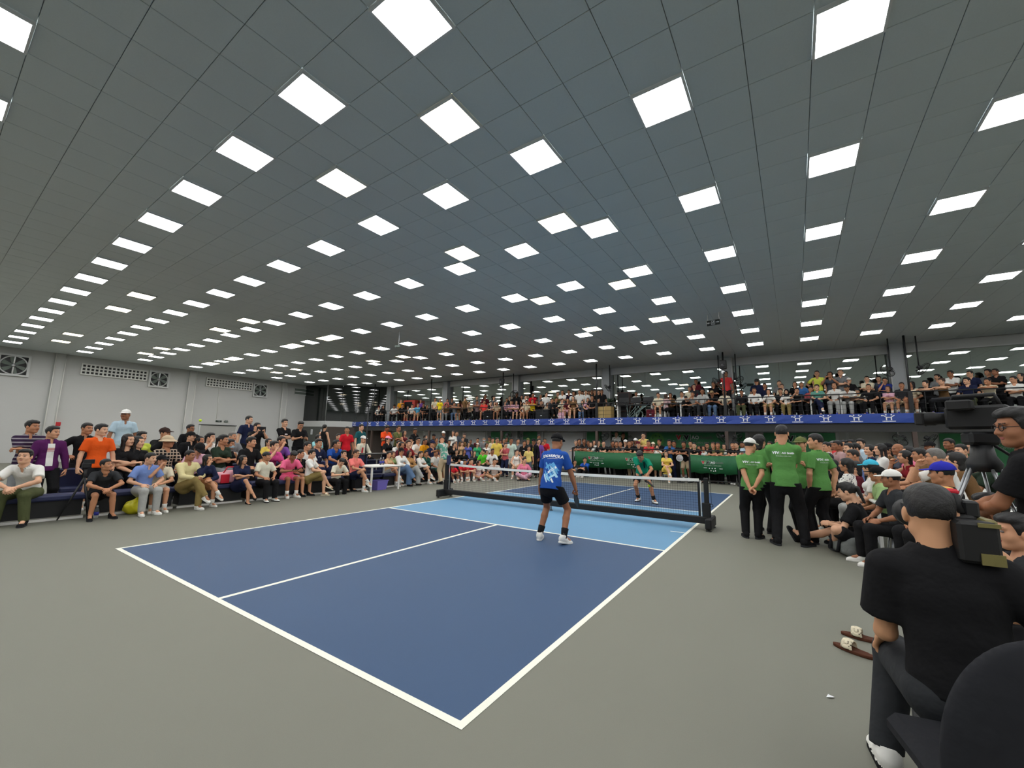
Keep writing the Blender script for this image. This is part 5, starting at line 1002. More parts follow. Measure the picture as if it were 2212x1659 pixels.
 (-7.556, 9.006, 0.2, -162.7, 0.861, 'st', 'm', 36, 's3', 'grey:tee', 'black:long', 'grey:crop', '', {}, '', 'FB', 'person in grey T-shirt with short grey hair standing in crowd beyond net post'),
 (-7.818, 9.605, 0.2, -152.6, 0.909, 'st', 'm', 36, 's4', 'slate:tee', 'black:long', 'brown:crop', '', {}, '', 'FB', 'person in slate grey T-shirt standing in crowd beyond net post'),
 (-5.951, 6.811, 0.0, -167.2, 0.869, 'sf', 'm', 36, 's1', 'rose:tee', 'navy:long', 'black:short', '', {}, '', 'FB', 'person in rose T-shirt standing hand at face in crowd beyond net post'),
 (-5.922, 7.206, 0.0, -157.9, 1.001, 'st', 'm', 36, 's4', 'mint:tee', 'white:knee', 'black:short', '', {}, '', 'FB', 'person in mint green T-shirt standing in crowd beyond net post'),
 (-6.062, 8.006, 0.0, -155.7, 0.993, 'st', 'm', 36, 's2', 'grey:tee', 'black:long', 'black:short', '', {}, '', 'FB', 'person in grey T-shirt standing in crowd beyond net post'),
 (-5.21, 7.215, 0.0, -167.9, 0.944, 'sc', 'm', 36, 's3', 'black:tee', 'white:short', 'black:short', '', {}, 'pat=logo', 'FB', 'person in black T-shirt standing with hands clasped in crowd beyond net post'),
 (-5.739, 8.405, 0.2, -153.8, 0.887, 'st', 'm', 36, 's2', 'charcoal:tee', 'black:long', 'black:crop', 'olive2:cap', {}, '', 'FB', 'person in charcoal T-shirt with olive green cap standing in crowd beyond net post'),
 (-4.846, 7.005, 0.0, -160.4, 0.8, 'st', 'm', 36, 's2', 'yellow2:tee', 'slate:long', 'black:crop', '', {}, '', 'FB', 'person in pale yellow T-shirt standing in crowd beyond net post'),
 (-4.841, 7.408, 0.0, -165.7, 0.987, 'st', 'm', 36, 's4', 'black:jacket', 'black:long', 'black:crop', 'black:cap', {}, 'pat=zip', 'FB', 'person in black jacket with black cap standing in crowd beyond net post'),
 (-4.71, 7.605, 0.0, -152.0, 0.99, 'st', 'm', 36, 's1', 'violet:tee', 'navy:long', 'black:short', '', {}, '', 'FB', 'person in violet T-shirt standing in crowd beyond net post'),
 (-5.73, 9.408, 0.2, -164.9, 0.995, 'st', 'm', 36, 's4', 'charcoal:tee', 'black:long', 'black:short', '', {}, '', 'FB', 'person in charcoal T-shirt between violet T-shirt and dark red T-shirt in crowd beyond net post'),
 (-4.733, 8.007, 0.0, -161.4, 0.94, 'st', 'f', 36, 's3', 'darkred:tee', 'black:long', 'black:bob', '', {}, '', 'FB', 'person in dark red T-shirt standing in crowd beyond net post'),
 (-5.052, 8.81, 0.2, -153.2, 0.897, 'st', 'm', 0, 's3', 'red:tee', 'black:long', 'black:short', '', {}, '', 'FB', 'person in red T-shirt standing in crowd beyond net post'),
 (-8.211, 6.136, 0.0, -157.7, 0.86, 'ch', 'f', 36, 's1', 'black:tee', 'black:long', 'black:tail', '', {}, '', 'FS', 'person in black T-shirt with ponytail sitting in seated row beyond net post'),
 (-7.86, 6.231, 0.0, -146.6, 0.868, 'ch', 'f', 36, 's3', 'black:tee', 'black:long', 'black:long', '', {}, '', 'FS', 'person in black T-shirt with long hair sitting in seated row beyond net post'),
 (-7.264, 6.231, -0.035, -146.9, 0.86, 'ch', 'f', 36, 's1', 'charcoal:long', 'black:long', 'black:long', '', {}, '', 'FS', 'person in charcoal long-sleeved top sitting in seated row beyond net post'),
 (-6.752, 6.242, 0.0, -157.6, 0.894, 'ch', 'm', -36, 's2', 'limegreen:tee', 'black:long', 'black:short', '', {}, '', 'FS', 'person in lime green T-shirt sitting in seated row beyond net post'),
 (-6.889, 6.629, 0.0, -143.0, 0.86, 'ch', 'f', 36, 's1', 'grey:tee', 'black:long', 'black:bob', '', {}, '', 'FS', 'person in grey T-shirt sitting in seated row beyond net post'),
 (-6.247, 6.236, 0.0, -151.7, 0.924, 'ch', 'm', 36, 's4', 'white:tee', 'black:long', 'black:crop', '', {}, '', 'FS', 'person in white T-shirt sitting in seated row beyond net post'),
 (-5.033, 6.337, 0.0, -154.7, 0.92, 'ch', 'f', 36, 's1', 'white:tank', 'beige:short', 'black:tail', '', {}, 'shoe=white', 'FS', 'person in white sleeveless top sitting in seated row beyond net post'),
 (-4.443, 6.003, 0.0, -150.0, 0.991, 'fx', 'f', 36, 's1', 'pink3:tee', 'lightpink:long', 'black:tail', '', {}, '', 'FF', 'person in pink T-shirt sitting cross-legged on floor beyond net post'),
 (-6.018, 3.336, -0.033, -110.0, 0.85, 'fk', 'm', -36, 's4', 'red:tee', 'navy:short', 'black:crop', '', {}, '', 'FF', 'person in red T-shirt with navy shorts sitting knees up on floor beyond net post'),
 (-6.036, 4.061, 0.0, -135.0, 0.878, 'fk', 'm', 36, 's3', 'red:tee', 'grey:short', 'black:short', '', {}, 'shoe=white', 'FF', 'person in red T-shirt between red T-shirt and red T-shirt on floor beyond net post'),
 (-5.939, 4.363, 0.0, -135.0, 0.917, 'fk', 'm', 36, 's1', 'red:tee', 'grey:short', 'black:short', '', {}, 'shoe=white', 'FF', 'person in red T-shirt between red T-shirt and white T-shirt on floor beyond net post'),
 (-5.776, 4.67, 0.0, -135.0, 0.852, 'fx', 'f', 36, 's2', 'white:tee', 'pink:short', 'black:bob', '', {}, '', 'FF', 'person in white T-shirt sitting cross-legged on floor beyond net post'),
 (-5.201, 5.007, 0.0, -160.0, 0.938, 'fx', 'm', 36, 's2', 'white:polo', 'brown2:knee', 'black:crop', '', {}, 'pat=check', 'FF', 'person in white checked polo shirt sitting cross-legged on floor beyond net post'),
 (-4.178, 10.693, 0.0, -178.1, 1.03, 'sl', 'm', 36, 's1', 'grey:tee', 'black:long', 'grey:crop', '', {}, '', 'BR', 'person in grey T-shirt with short grey hair leaning forward on forearms behind the far railing'),
 (-3.95, 10.699, 0.0, -187.0, 1.061, 'sl', 'm', 36, 's3', 'black:tee', 'black:long', 'black:short', '', {}, '', 'BR', 'person in black T-shirt between grey T-shirt and charcoal T-shirt behind the far railing'),
 (-3.774, 10.705, 0.0, -172.5, 1.079, 'sl', 'm', 36, 's4', 'charcoal:tee', 'black:long', 'black:short', '', {}, '', 'BR', 'person in charcoal T-shirt between black T-shirt and black T-shirt behind the far railing'),
 (-3.494, 10.691, 0.0, -183.0, 1.022, 'sl', 'm', 36, 's4', 'black:tee', 'black:long', 'black:crop', '', {}, '', 'BR', 'person in black T-shirt between charcoal T-shirt and white T-shirt behind the far railing'),
 (-3.372, 10.679, 0.0, -183.6, 0.98, 'sl', 'f', 36, 's1', 'white:tee', 'black:long', 'black:bob', '', {}, '', 'BR', 'person in white T-shirt leaning forward on forearms behind the far railing'),
 (-3.474, 11.009, 0.0, -172.3, 0.999, 'st', 'f', 36, 's2', 'white:polo', 'black:long', 'black:long', '', {}, '', 'BR', 'person in white polo shirt standing behind the far railing'),
 (-3.205, 11.01, 0.0, -186.7, 0.987, 'st', 'f', 36, 's1', 'black:tee', 'black:long', 'black:bob', '', {}, '', 'BR', 'person in black T-shirt with bobbed hair standing behind the far railing'),
 (-2.737, 10.69, 0.0, -178.8, 1.017, 'sl', 'm', 36, 's1', 'black:tee', 'black:long', 'black:short', '', {}, '', 'BR', 'person in black T-shirt between black T-shirt and black T-shirt behind the far railing'),
 (-2.299, 10.691, 0.0, -174.9, 1.023, 'sl', 'm', 36, 's4', 'black:tee', 'black:long', 'black:short', '', {}, '', 'BR', 'person in black T-shirt between black T-shirt and charcoal T-shirt behind the far railing'),
 (-2.058, 10.685, 0.0, -188.0, 1.011, 'sl', 'm', 36, 's3', 'charcoal:tee', 'black:long', 'black:crop', '', {}, '', 'BR', 'person in charcoal T-shirt between black T-shirt and white polo behind the far railing'),
 (-1.93, 10.685, 0.0, -174.4, 1.013, 'sl', 'f', 0, 's3', 'grey:tee', 'black:long', 'black:tail', '', {}, '', 'BR', 'person in grey T-shirt with ponytail leaning forward on forearms behind the far railing'),
 (-1.859, 11.01, 0.0, -179.5, 1.016, 'st', 'm', 36, 's1', 'black:tee', 'black:long', 'black:crop', 'white:cap', {}, '', 'BR', 'person in black T-shirt with white cap standing behind the far railing'),
 (-1.463, 10.691, 0.0, -186.3, 1.032, 'sl', 'm', 36, 's3', 'black:tee', 'beige:long', 'black:short', '', {}, '', 'BR', 'person in black T-shirt with beige trousers leaning forward on forearms behind the far railing'),
 (-1.571, 11.012, 0.0, -172.1, 1.019, 'st', 'm', 0, 's4', 'black:tee', 'black:long', 'black:short', '', {}, '', 'BR', 'leftmost person in black T-shirt between black T-shirt and grey T-shirt behind the far railing'),
 (-1.438, 11.211, 0.0, -184.2, 1.059, 'st', 'm', 36, 's4', 'grey:tee', 'black:long', 'black:crop', 'white:cap', {}, '', 'BR', 'left person in grey tee and white cap between black tees behind far railing'),
 (-1.052, 10.688, 0.0, -182.3, 1.013, 'sl', 'm', 36, 's1', 'black:tee', 'black:long', 'black:crop', 'maroon:cap', {}, '', 'BR', 'person in black T-shirt with maroon cap leaning forward on forearms behind the far railing'),
 (-2.864, 12.626, 0.323, -172.7, 1.1, 'sc', 'f', 0, 's1', 'white:polo', 'black:long', 'black:tail', '', {}, '', 'BR', 'person in white polo shirt standing with hands clasped behind the far railing'),
 (-2.599, 12.912, 0.25, -187.4, 1.1, 'st', 'm', 36, 's2', 'black:tee', 'black:long', 'black:short', '', {}, '', 'BR', 'person in black T-shirt between grey T-shirt and black T-shirt behind the far railing'),
 (-1.167, 11.622, 0.25, -177.5, 1.079, 'sf', 'm', 0, 's1', 'yellow2:tee', 'black:long', 'black:crop', '', {}, '', 'BR', 'person in pale yellow T-shirt standing hand at face behind the far railing'),
 (-0.629, 10.694, 0.0, -176.0, 1.042, 'sl', 'm', 0, 's3', 'red2:tee', 'black:long', 'black:short', '', {}, '', 'BR', 'person in red T-shirt leaning forward on forearms behind the far railing'),
 (-0.566, 11.01, 0.0, -187.8, 0.964, 'st', 'f', 36, 's1', 'cream:tee', 'black:long', 'black:bob', 'cream:cap', {}, '', 'BR', 'person in cream T-shirt with cream cap standing behind the far railing'),
 (-0.251, 10.511, 0.0, -173.5, 0.898, 'sp', 'f', 0, 's1', 'white:polo', 'black:short', 'black:long', '', {}, 'hold=phone', 'BR', 'person in white polo shirt holding up both hands behind the far railing'),
 (-0.336, 11.213, 0.0, -180.8, 1.047, 'st', 'm', 0, 's3', 'black:tee', 'black:long', 'black:short', '', {}, '', 'BR', 'person in black T-shirt between white polo and blue T-shirt behind the far railing'),
 (0.315, 10.699, 0.0, -185.4, 1.067, 'sl', 'm', 0, 's3', 'blue3:tee', 'navy:long', 'black:short', '', {}, '', 'BR', 'person in blue T-shirt leaning forward on forearms behind the far railing'),
 (0.441, 10.692, 0.0, -172.0, 1.043, 'sl', 'm', 0, 's4', 'black:tee', 'black:long', 'black:short', '', {}, '', 'BR', 'person in black T-shirt between blue T-shirt and black T-shirt behind the far railing'),
 (0.903, 10.691, 0.0, -185.3, 1.035, 'sl', 'm', 0, 's4', 'black:tee', 'beige:knee', 'black:short', '', {}, '', 'BR', 'person in black T-shirt with beige knee shorts leaning forward on forearms behind the far railing'),
 (1.052, 11.012, 0.0, -181.0, 1.01, 'st', 'm', 0, 's2', 'olive2:tee', 'black:long', 'black:crop', '', {}, '', 'BR', 'person in olive green T-shirt standing behind the far railing'),
 (1.27, 10.682, 0.0, -173.4, 1.002, 'sl', 'm', 0, 's1', 'black:tee', 'black:long', 'black:crop', '', {}, '', 'BR', 'person in black T-shirt between olive green T-shirt and dark red T-shirt behind the far railing'),
 (1.456, 10.611, 0.0, -187.8, 0.9, 'st', 'f', 0, 's3', 'darkred:tee', 'black:long', 'black:bob', '', {}, '', 'BR', 'person in dark red T-shirt standing behind the far railing'),
 (1.628, 10.611, 0.0, -176.2, 0.9, 'st', 'f', 0, 's3', 'white:tee', 'black:long', 'black:bob', '', {}, '', 'BR', 'person in white T-shirt with bobbed hair standing behind the far railing'),
 (1.759, 10.712, 0.0, -177.3, 0.968, 'st', 'm', 0, 's2', 'black:tee', 'black:long', 'black:crop', '', {}, 'glasses=1', 'BR', 'person in black T-shirt with glasses standing behind the far railing'),
 (2.064, 10.687, 0.0, -187.4, 1.025, 'sl', 'm', 0, 's2', 'black:tee', 'black:long', 'brown:crop', '', {}, '', 'BR', 'person in black T-shirt with short brown hair leaning forward on forearms behind the far railing'),
 (2.169, 10.688, 0.0, -172.8, 1.027, 'sl', 'm', 0, 's3', 'olive2:tee', 'black:long', 'black:crop', '', {}, '', 'BR', 'person in olive green T-shirt leaning forward on forearms behind the far railing'),
 (2.413, 10.611, 0.0, -182.1, 0.954, 'st', 'f', 0, 's1', 'white:tee', 'black:long', 'black:long', '', {}, '', 'BR', 'person in white T-shirt with long hair standing behind the far railing'),
 (2.777, 10.691, 0.0, -184.4, 1.035, 'sl', 'm', 0, 's2', 'black:tee', 'black:long', 'black:short', '', {}, '', 'BR', 'person in black T-shirt between white T-shirt and black T-shirt behind the far railing'),
 (2.844, 10.691, 0.0, -172.1, 1.037, 'sl', 'm', -36, 's1', 'black:tee', 'black:long', 'black:short', '', {}, '', 'BR', 'rightmost person in black T-shirt between black T-shirt and grey T-shirt behind the far railing'),
 (3.042, 11.012, 0.0, -186.2, 1.01, 'st', 'm', 0, 's4', 'grey:tee', 'black:long', 'black:short', '', {}, '', 'BR', 'person in grey T-shirt standing behind the far railing'),
 (3.232, 10.7, 0.0, -179.7, 1.065, 'sl', 'm', 0, 's4', 'paleblue:tee', 'black:long', 'black:crop', '', {}, '', 'BR', 'person in pale blue T-shirt leaning forward on forearms behind the far railing'),
 (3.999, 10.7, 0.0, -174.3, 1.063, 'sl', 'm', -36, 's2', 'black:tee', 'black:long', 'black:crop', '', {}, '', 'BR', 'person in black T-shirt between pale blue T-shirt and grey T-shirt behind the far railing'),
 (4.126, 10.911, 0.0, -188.0, 0.951, 'st', 'm', 0, 's4', 'grey:tee', 'black:long', 'black:crop', 'white:cap', {}, '', 'BR', 'rightmost person in grey tee and white cap between black tees behind far railing'),
 (4.275, 11.611, 0.048, -175.1, 1.1, 'st', 'f', -36, 's1', 'black:tee', 'black:long', 'black:long', '', {}, '', 'BR', 'person in black T-shirt with long hair standing behind the far railing'),
 (-3.81, 9.589, -0.045, -178.5, 0.85, 'fk', 'm', 36, 's2', 'charcoal:tee', 'grey:long', 'black:crop', '', {}, '', 'BS', 'person in charcoal T-shirt sitting on floor knees up in front of the far railing'),
 (-3.25, 9.501, 0.0, -186.8, 0.958, 'fk', 'm', 36, 's2', 'royal:tee', 'black:long', 'black:short', '', {}, 'shoe=white', 'BS', 'person in royal blue T-shirt sitting on floor knees up in front of the far railing'),
 (0.349, 9.539, 0.0, -172.3, 0.965, 'cl', 'f', 0, 's1', 'yellow:dress', 'yellow:skirt', 'black:long', '', {}, 'shoe=white', 'BS', 'person in yellow dress sitting cross-kneed in front of the far railing'),
 (5.485, 5.21, 0.0, 84.0, 0.99, 'sf', 'm', 36, 's2', 'white:tee', 'black:long', 'black:crop', '', {}, '', 'RB', 'person in white T-shirt standing hand at face in the right-hand crowd'),
 (5.712, 6.508, 0.0, 95.3, 1.018, 'st', 'm', 36, 's4', 'red2:tee', 'black:long', 'grey:crop', '', {}, '', 'RB', 'person in red T-shirt standing in the right-hand crowd'),
 (5.784, 5.618, 0.285, 109.3, 1.1, 'ch', 'm', 0, 's4', 'mauve:tee', 'black:long', 'black:crop', '', {}, '', 'RB', 'person in mauve T-shirt sitting in the right-hand crowd'),
 (6.018, 7.007, 0.0, 87.3, 1.041, 'st', 'm', 36, 's2', 'black:tee', 'black:long', 'black:crop', '', {}, '', 'RB', 'person in black T-shirt between mauve T-shirt and white T-shirt in the right-hand crowd'),
 (6.178, 7.006, 0.0, 84.5, 1.051, 'st', 'm', 36, 's4', 'black:tee', 'black:long', 'black:crop', '', {}, '', 'RB', 'person in black T-shirt between white T-shirt and light blue T-shirt in the right-hand crowd'),
 (5.955, 5.001, 0.22, 82.8, 1.097, 'ch', 'm', 36, 's1', 'white:tee', 'black:long', 'black:crop', '', {}, '', 'RB', 'person in white T-shirt sitting in the right-hand crowd'),
 (6.094, 5.195, 0.22, 76.2, 1.095, 'ch', 'm', 36, 's1', 'grey:tee', 'black:long', 'black:short', '', {}, '', 'RB', 'person in grey T-shirt sitting in the right-hand crowd'),
 (6.269, 6.009, 0.0, 101.6, 1.048, 'st', 'm', 36, 's1', 'paleblue:polo', 'black:long', 'black:short', '', {}, '', 'RB', 'person in pale blue polo shirt standing in the right-hand crowd'),
 (5.842, 3.212, 0.053, 102.1, 1.1, 'ch', 'm', 0, 's3', 'blue2:tee', 'black:long', 'black:crop', '', {}, '', 'RB', 'person in light blue T-shirt sitting in the right-hand crowd'),
 (6.296, 4.609, 0.22, 91.2, 1.074, 'ch', 'f', 36, 's1', 'navy:tee', 'black:long', 'black:bob', '', {}, '', 'RB', 'person in navy T-shirt sitting in the right-hand crowd'),
 (6.467, 4.205, 0.22, 93.8, 1.09, 'cx', 'f', 0, 's1', 'white:tee', 'black:long', 'black:long', '', {}, '', 'RB', 'person in white T-shirt sitting with folded arms in the right-hand crowd'),
 (6.687, 4.993, 0.22, 73.8, 1.1, 'ch', 'f', 36, 's2', 'brown2:tee', 'black:long', 'black:bob', 'black:cap', {}, '', 'RB', 'person in brown T-shirt with black cap sitting in the right-hand crowd'),
 (6.813, 4.598, 0.22, 79.6, 1.095, 'ch', 'm', 36, 's4', 'slate:tee', 'black:long', 'bald:none', '', {}, '', 'RB', 'person in slate grey T-shirt between brown T-shirt and dark red vest in the right-hand crowd'),
 (6.795, 3.034, 0.097, 99.6, 1.1, 'cc', 'f', 0, 's2', 'darkred:tank', 'darkred:skirt', 'black:bob', '', {}, '', 'RB', 'person in dark red sleeveless top sitting chin on hand in the right-hand crowd'),
 (6.922, 4.203, 0.22, 93.7, 1.054, 'ch', 'f', 0, 's1', 'pink3:tee', 'black:long', 'black:bob', '', {}, '', 'RB', 'person in pink T-shirt sitting in the right-hand crowd'),
 (5.689, 3.264, 0.0, 102.6, 1.033, 'cf', 'm', 0, 's2', 'black:tee', 'black:short', 'black:short', '', {}, '', 'RF', 'person in black T-shirt between black T-shirt and white patterned T-shirt on the right-hand floor'),
 (5.741, 4.4, 0.039, 92.7, 1.1, 'cf', 'm', 36, 's1', 'black:tee', 'black:short', 'black:short', '', {}, '', 'RF', 'person in black T-shirt at the end next to black T-shirt on the right-hand floor'),
 (5.533, 1.284, 0.0, 71.7, 1.029, 'ch', 'f', 0, 's3', 'white:tee', 'black:long', 'black:bob', '', {}, 'pat=floral', 'RF', 'person in white patterned T-shirt sitting on the right-hand floor'),
 (5.686, 1.597, 0.0, 86.2, 0.983, 'ch', 'f', 0, 's1', 'maroon:tee', 'black:long', 'black:bob', '', {}, '', 'RF', 'person in maroon T-shirt sitting on the right-hand floor'),
 (5.782, 0.591, 0.0, 87.9, 1.02, 'ch', 'f', -36, 's1', 'white:tee', 'lightgrey:long', 'black:bob', 'cyan:cap', {}, '', 'RF', 'person in white T-shirt with light cyan cap sitting on the right-hand floor'),
 (5.806, 0.197, 0.0, 94.5, 0.944, 'ch', 'm', -36, 's3', 'palegreen:tee', 'black:long', 'black:crop', 'black:cap', {}, '', 'RF', 'person in pale green T-shirt with black cap sitting on the right-hand floor'),
 (5.783, -0.991, 0.0, 109.2, 0.945, 'ch', 'm', -36, 's4', 'charcoal:tee', 'black:long', 'black:crop', 'white:cap', {}, '', 'RF', 'person in charcoal T-shirt with white cap sitting on the right-hand floor'),
 (5.48, -0.547, 0.0, 75.0, 1.119, 'fo', 'f', 0, 's1', 'black:tee', 'black:knee', 'black:tail', '', {}, '', 'RF', 'person in black T-shirt sitting on the right-hand floor'),
 (7.87, 5.606, 0.0, 80.9, 1.065, 'st', 'm', 36, 's4', 'black:tee', 'black:long', 'black:crop', '', {}, '', 'RB', 'person in black T-shirt between white polo and brown T-shirt in the right-hand crowd'),
 (7.86, 4.603, 0.22, 84.6, 1.1, 'ch', 'm', 36, 's1', 'black:tee', 'black:long', 'black:crop', '', {}, '', 'RB', 'person in black T-shirt sitting in the right-hand crowd'),
 (8.314, 5.405, 0.0, 78.0, 1.1, 'st', 'm', 36, 's1', 'black:tee', 'black:long', 'black:crop', 'black:cap', {}, '', 'RB', 'person in black tee, cap between slate grey tee and green T-shirt in right-hand crowd'),
 (8.099, 4.811, 0.275, 101.4, 1.1, 'ch', 'm', 0, 's1', 'slate:tee', 'black:long', 'black:short', '', {}, '', 'RB', 'person in slate grey T-shirt between black T-shirt and black T-shirt in the right-hand crowd'),
 (6.737, 0.651, 0.133, 104.3, 1.1, 'cc', 'm', -36, 's2', 'white:polo', 'black:long', 'grey:crop', '', {}, 'glasses=1', 'RB', 'person in white polo shirt with glasses sitting chin on hand in the right-hand crowd'),
 (6.833, 2.798, 0.11, 88.4, 1.1, 'ch', 'm', 0, 's3', 'brown2:tee', 'black:long', 'black:crop', '', {}, '', 'RB', 'person in brown T-shirt sitting in the right-hand crowd'),
 (7.399, 5.007, 0.0, 91.5, 1.009, 'st', 'm', 36, 's4', 'black:tee', 'black:long', 'black:crop', 'black:cap', {}, '', 'RB', 'person in black T-shirt and black cap between brown T-shirt and white polo in right-hand crowd'),
 (7.019, 0.848, 0.088, 75.5, 1.1, 'cc', 'f', 0, 's1', 'brown2:tee', 'black:long', 'black:bob', '', {}, '', 'RB', 'person in brown T-shirt sitting chin on hand in the right-hand crowd'),
 (7.486, 1.56, 0.099, 78.9, 1.1, 'cc', 'f', 0, 's3', 'darkgreen:tee', 'black:long', 'brown:bob', '', {}, '', 'RB', 'person in dark green T-shirt sitting chin on hand in the right-hand crowd'),
 (6.159, -1.597, 0.0, 102.1, 1.047, 'ch', 'm', -36, 's3', 'black:tee', 'black:long', 'black:crop', 'royal2:cap', {}, '', 'RN', 'person in black T-shirt with royal blue cap sitting near the right camera'),
 (5.897, -3.896, 0.0, 95.3, 0.912, 'ch', 'm', 0, 's3', 'black:tee', 'black:long', 'black:short', '', {}, '', 'RN', 'person in black T-shirt sitting near the right camera'),
 (5.776, -4.693, 0.0, 99.2, 0.867, 'ch', 'm', 0, 's2', 'charcoal:tee', 'black:long', 'black:short', '', {}, '', 'RN', 'person in charcoal T-shirt sitting near the right camera'),
 (-21.672, 12.285, 2.8, -146.6, 0.963, 'ch', 'f', 36, 's1', 'white:tee', 'black:long', 'black:crop', 'maroon:cap', {}, '', 'MF', 'person in white T-shirt with maroon cap sitting in the front balcony row'),
 (-21.205, 12.286, 2.8, -146.8, 0.999, 'ch', 'f', 36, 's1', 'black:jacket', 'black:long', 'brown:hood', '', {}, '', 'MF', 'person in black jacket with hood sitting in the front balcony row'),
 (-19.915, 12.287, 2.8, -147.5, 1.005, 'ch', 'm', 36, 's4', 'white:tee', 'black:long', 'black:short', 'black:cap', {}, '', 'MF', 'person in white T-shirt with black cap sitting in the front balcony row'),
 (-19.703, 12.705, 2.8, -148.1, 1.04, 'st', 'm', 36, 's1', 'amber:tee', 'black:long', 'brown:crop', '', {}, '', 'MB', 'person in amber yellow T-shirt standing at the back of the balcony'),
 (-19.035, 12.288, 2.8, -147.9, 1.022, 'ch', 'm', 36, 's3', 'black:tee', 'black:long', 'black:short', '', {}, '', 'MF', 'person in black T-shirt between white T-shirt and charcoal T-shirt in the front balcony row'),
 (-18.447, 12.283, 2.8, -148.3, 0.902, 'ch', 'f', 36, 's2', 'charcoal:tee', 'beige:short', 'black:long', '', {}, '', 'MF', 'person in charcoal T-shirt with long hair sitting in the front balcony row'),
 (-18.0, 12.286, 2.8, -148.5, 0.975, 'ch', 'm', 36, 's2', 'white:tee', 'black:long', 'black:short', '', {}, '', 'MF', 'person in white T-shirt sitting in the front balcony row'),
 (-17.388, 12.288, 2.8, -148.9, 1.021, 'ch', 'm', 36, 's2', 'cyan2:tee', 'beige:short', 'brown:crop', '', {}, '', 'MF', 'person in sky blue T-shirt sitting in the front balcony row'),
 (-17.594, 12.705, 2.8, -149.3, 0.99, 'st', 'm', 36, 's3', 'violet:tee', 'black:long', 'brown:crop', '', {}, '', 'MB', 'person in violet T-shirt standing at the back of the balcony'),
 (-16.841, 12.28, 2.8, -149.3, 1.005, 'cl', 'm', 36, 's4', 'black:tee', 'black:short', 'black:short', '', {}, '', 'MF', 'person in black T-shirt sitting cross-kneed in the front balcony row'),
 (-16.47, 12.285, 2.8, -149.5, 0.917, 'ch', 'f', 36, 's3', 'black:jacket', 'black:long', 'black:bob', '', {}, '', 'MF', 'person in black jacket with bobbed hair sitting in the front balcony row'),
 (-15.475, 12.009, 2.8, -149.9, 0.959, 'sc', 'm', 36, 's3', 'cream:tee', 'black:long', 'black:crop', '', {}, '', 'MB', 'person in cream T-shirt standing with hands clasped at the back of the balcony'),
 (-14.997, 12.004, 2.8, -150.3, 0.912, 'st', 'f', 36, 's1', 'yellow3:tee', 'grey:short', 'brown:bob', '', {}, '', 'MB', 'person in bright yellow T-shirt standing at the back of the balcony'),
 (-14.978, 12.705, 2.8, -151.2, 0.953, 'st', 'm', 36, 's3', 'coral:tee', 'black:long', 'black:crop', '', {}, '', 'MB', 'person in coral T-shirt standing at the back of the balcony'),
 (-14.094, 12.205, 2.8, -151.2, 0.929, 'sx', 'm', 36, 's4', 'charcoal:tee', 'black:long', 'black:crop', '', {}, '', 'MB', 'person in charcoal T-shirt standing with folded arms at the back of the balcony'),
 (-14.653, 12.286, 2.8, -150.9, 0.946, 'ch', 'f', 36, 's3', 'brown2:tee', 'grey:long', 'black:bob', '', {}, '', 'MF', 'person in brown T-shirt sitting in the front balcony row'),
 (-13.787, 12.188, 2.8, -151.3, 0.958, 'cr', 'm', 36, 's3', 'grey:tee', 'denim:long', 'black:crop', '', {}, '', 'MF', 'person in grey T-shirt sitting forearms on the rail in the front balcony row'),
 (-13.43, 12.183, 2.8, -151.6, 0.93, 'cr', 'f', 36, 's3', 'brown2:tee', 'grey:short', 'black:bun', '', {}, '', 'MF', 'person in brown T-shirt sitting forearms on the rail in the front balcony row'),
 (-12.689, 11.889, 2.8, 0.0, 0.92, 'st', 'm', 0, 's1', 'brown2:tee', 'black:long', 'brown:crop', '', {}, '', 'MB', 'person in brown T-shirt with short brown hair standing at the back of the balcony'),
 (-12.654, 12.289, 2.8, -152.6, 0.988, 'ch', 'f', 36, 's1', 'beige:tee', 'black:long', 'black:bun', '', {}, '', 'MF', 'person in beige T-shirt with hair bun sitting in the front balcony row'),
 (-11.889, 12.198, 2.8, -153.1, 0.996, 'cr', 'm', 36, 's4', 'mauve:tee', 'black:long', 'black:short', '', {}, 'pat=floral', 'MF', 'person in mauve patterned T-shirt sitting forearms on the rail in the front balcony row'),
 (-11.417, 12.291, 2.8, -153.9, 1.019, 'ch', 'm', 36, 's3', 'coral2:tee', 'grey:short', 'black:crop', '', {}, 'shoe=red', 'MF', 'person in coral red T-shirt sitting in the front balcony row'),
 (-11.865, 12.956, 2.8, -154.4, 1.051, 'st', 'm', 36, 's4', 'maroon:tee', 'black:long', 'black:short', '', {}, '', 'MB', 'person in maroon T-shirt between grey T-shirt and grey T-shirt at the back of the balcony'),
 (-12.567, 12.956, 2.8, -153.6, 1.021, 'st', 'm', 36, 's1', 'grey:tee', 'black:long', 'black:short', '', {}, '', 'MB', 'person in grey T-shirt between brown T-shirt and maroon T-shirt at the back of the balcony'),
 (-11.15, 12.956, 2.8, -155.2, 0.983, 'st', 'm', 36, 's1', 'grey:tee', 'black:long', 'black:short', '', {}, '', 'MB', 'person in grey T-shirt between maroon T-shirt and slate grey T-shirt at back of balcony'),
 (-10.911, 12.304, 2.8, -154.5, 0.934, 'cx', 'f', 36, 's1', 'black:tee', 'beige:short', 'black:bun', '', {}, '', 'MF', 'person in black T-shirt sitting with folded arms in the front balcony row'),
 (-10.613, 12.287, 2.8, -154.8, 0.924, 'ch', 'f', 36, 's1', 'mauve:tee', 'black:long', 'black:long', '', {}, '', 'MF', 'person in mauve T-shirt with long hair sitting in the front balcony row'),
 (-10.41, 12.288, 2.8, -155.1, 0.935, 'ch', 'm', 36, 's4', 'beige:tee', 'beige:short', 'black:crop', 'white:cap', {}, '', 'MF', 'person in beige T-shirt with white cap sitting in the front balcony row'),
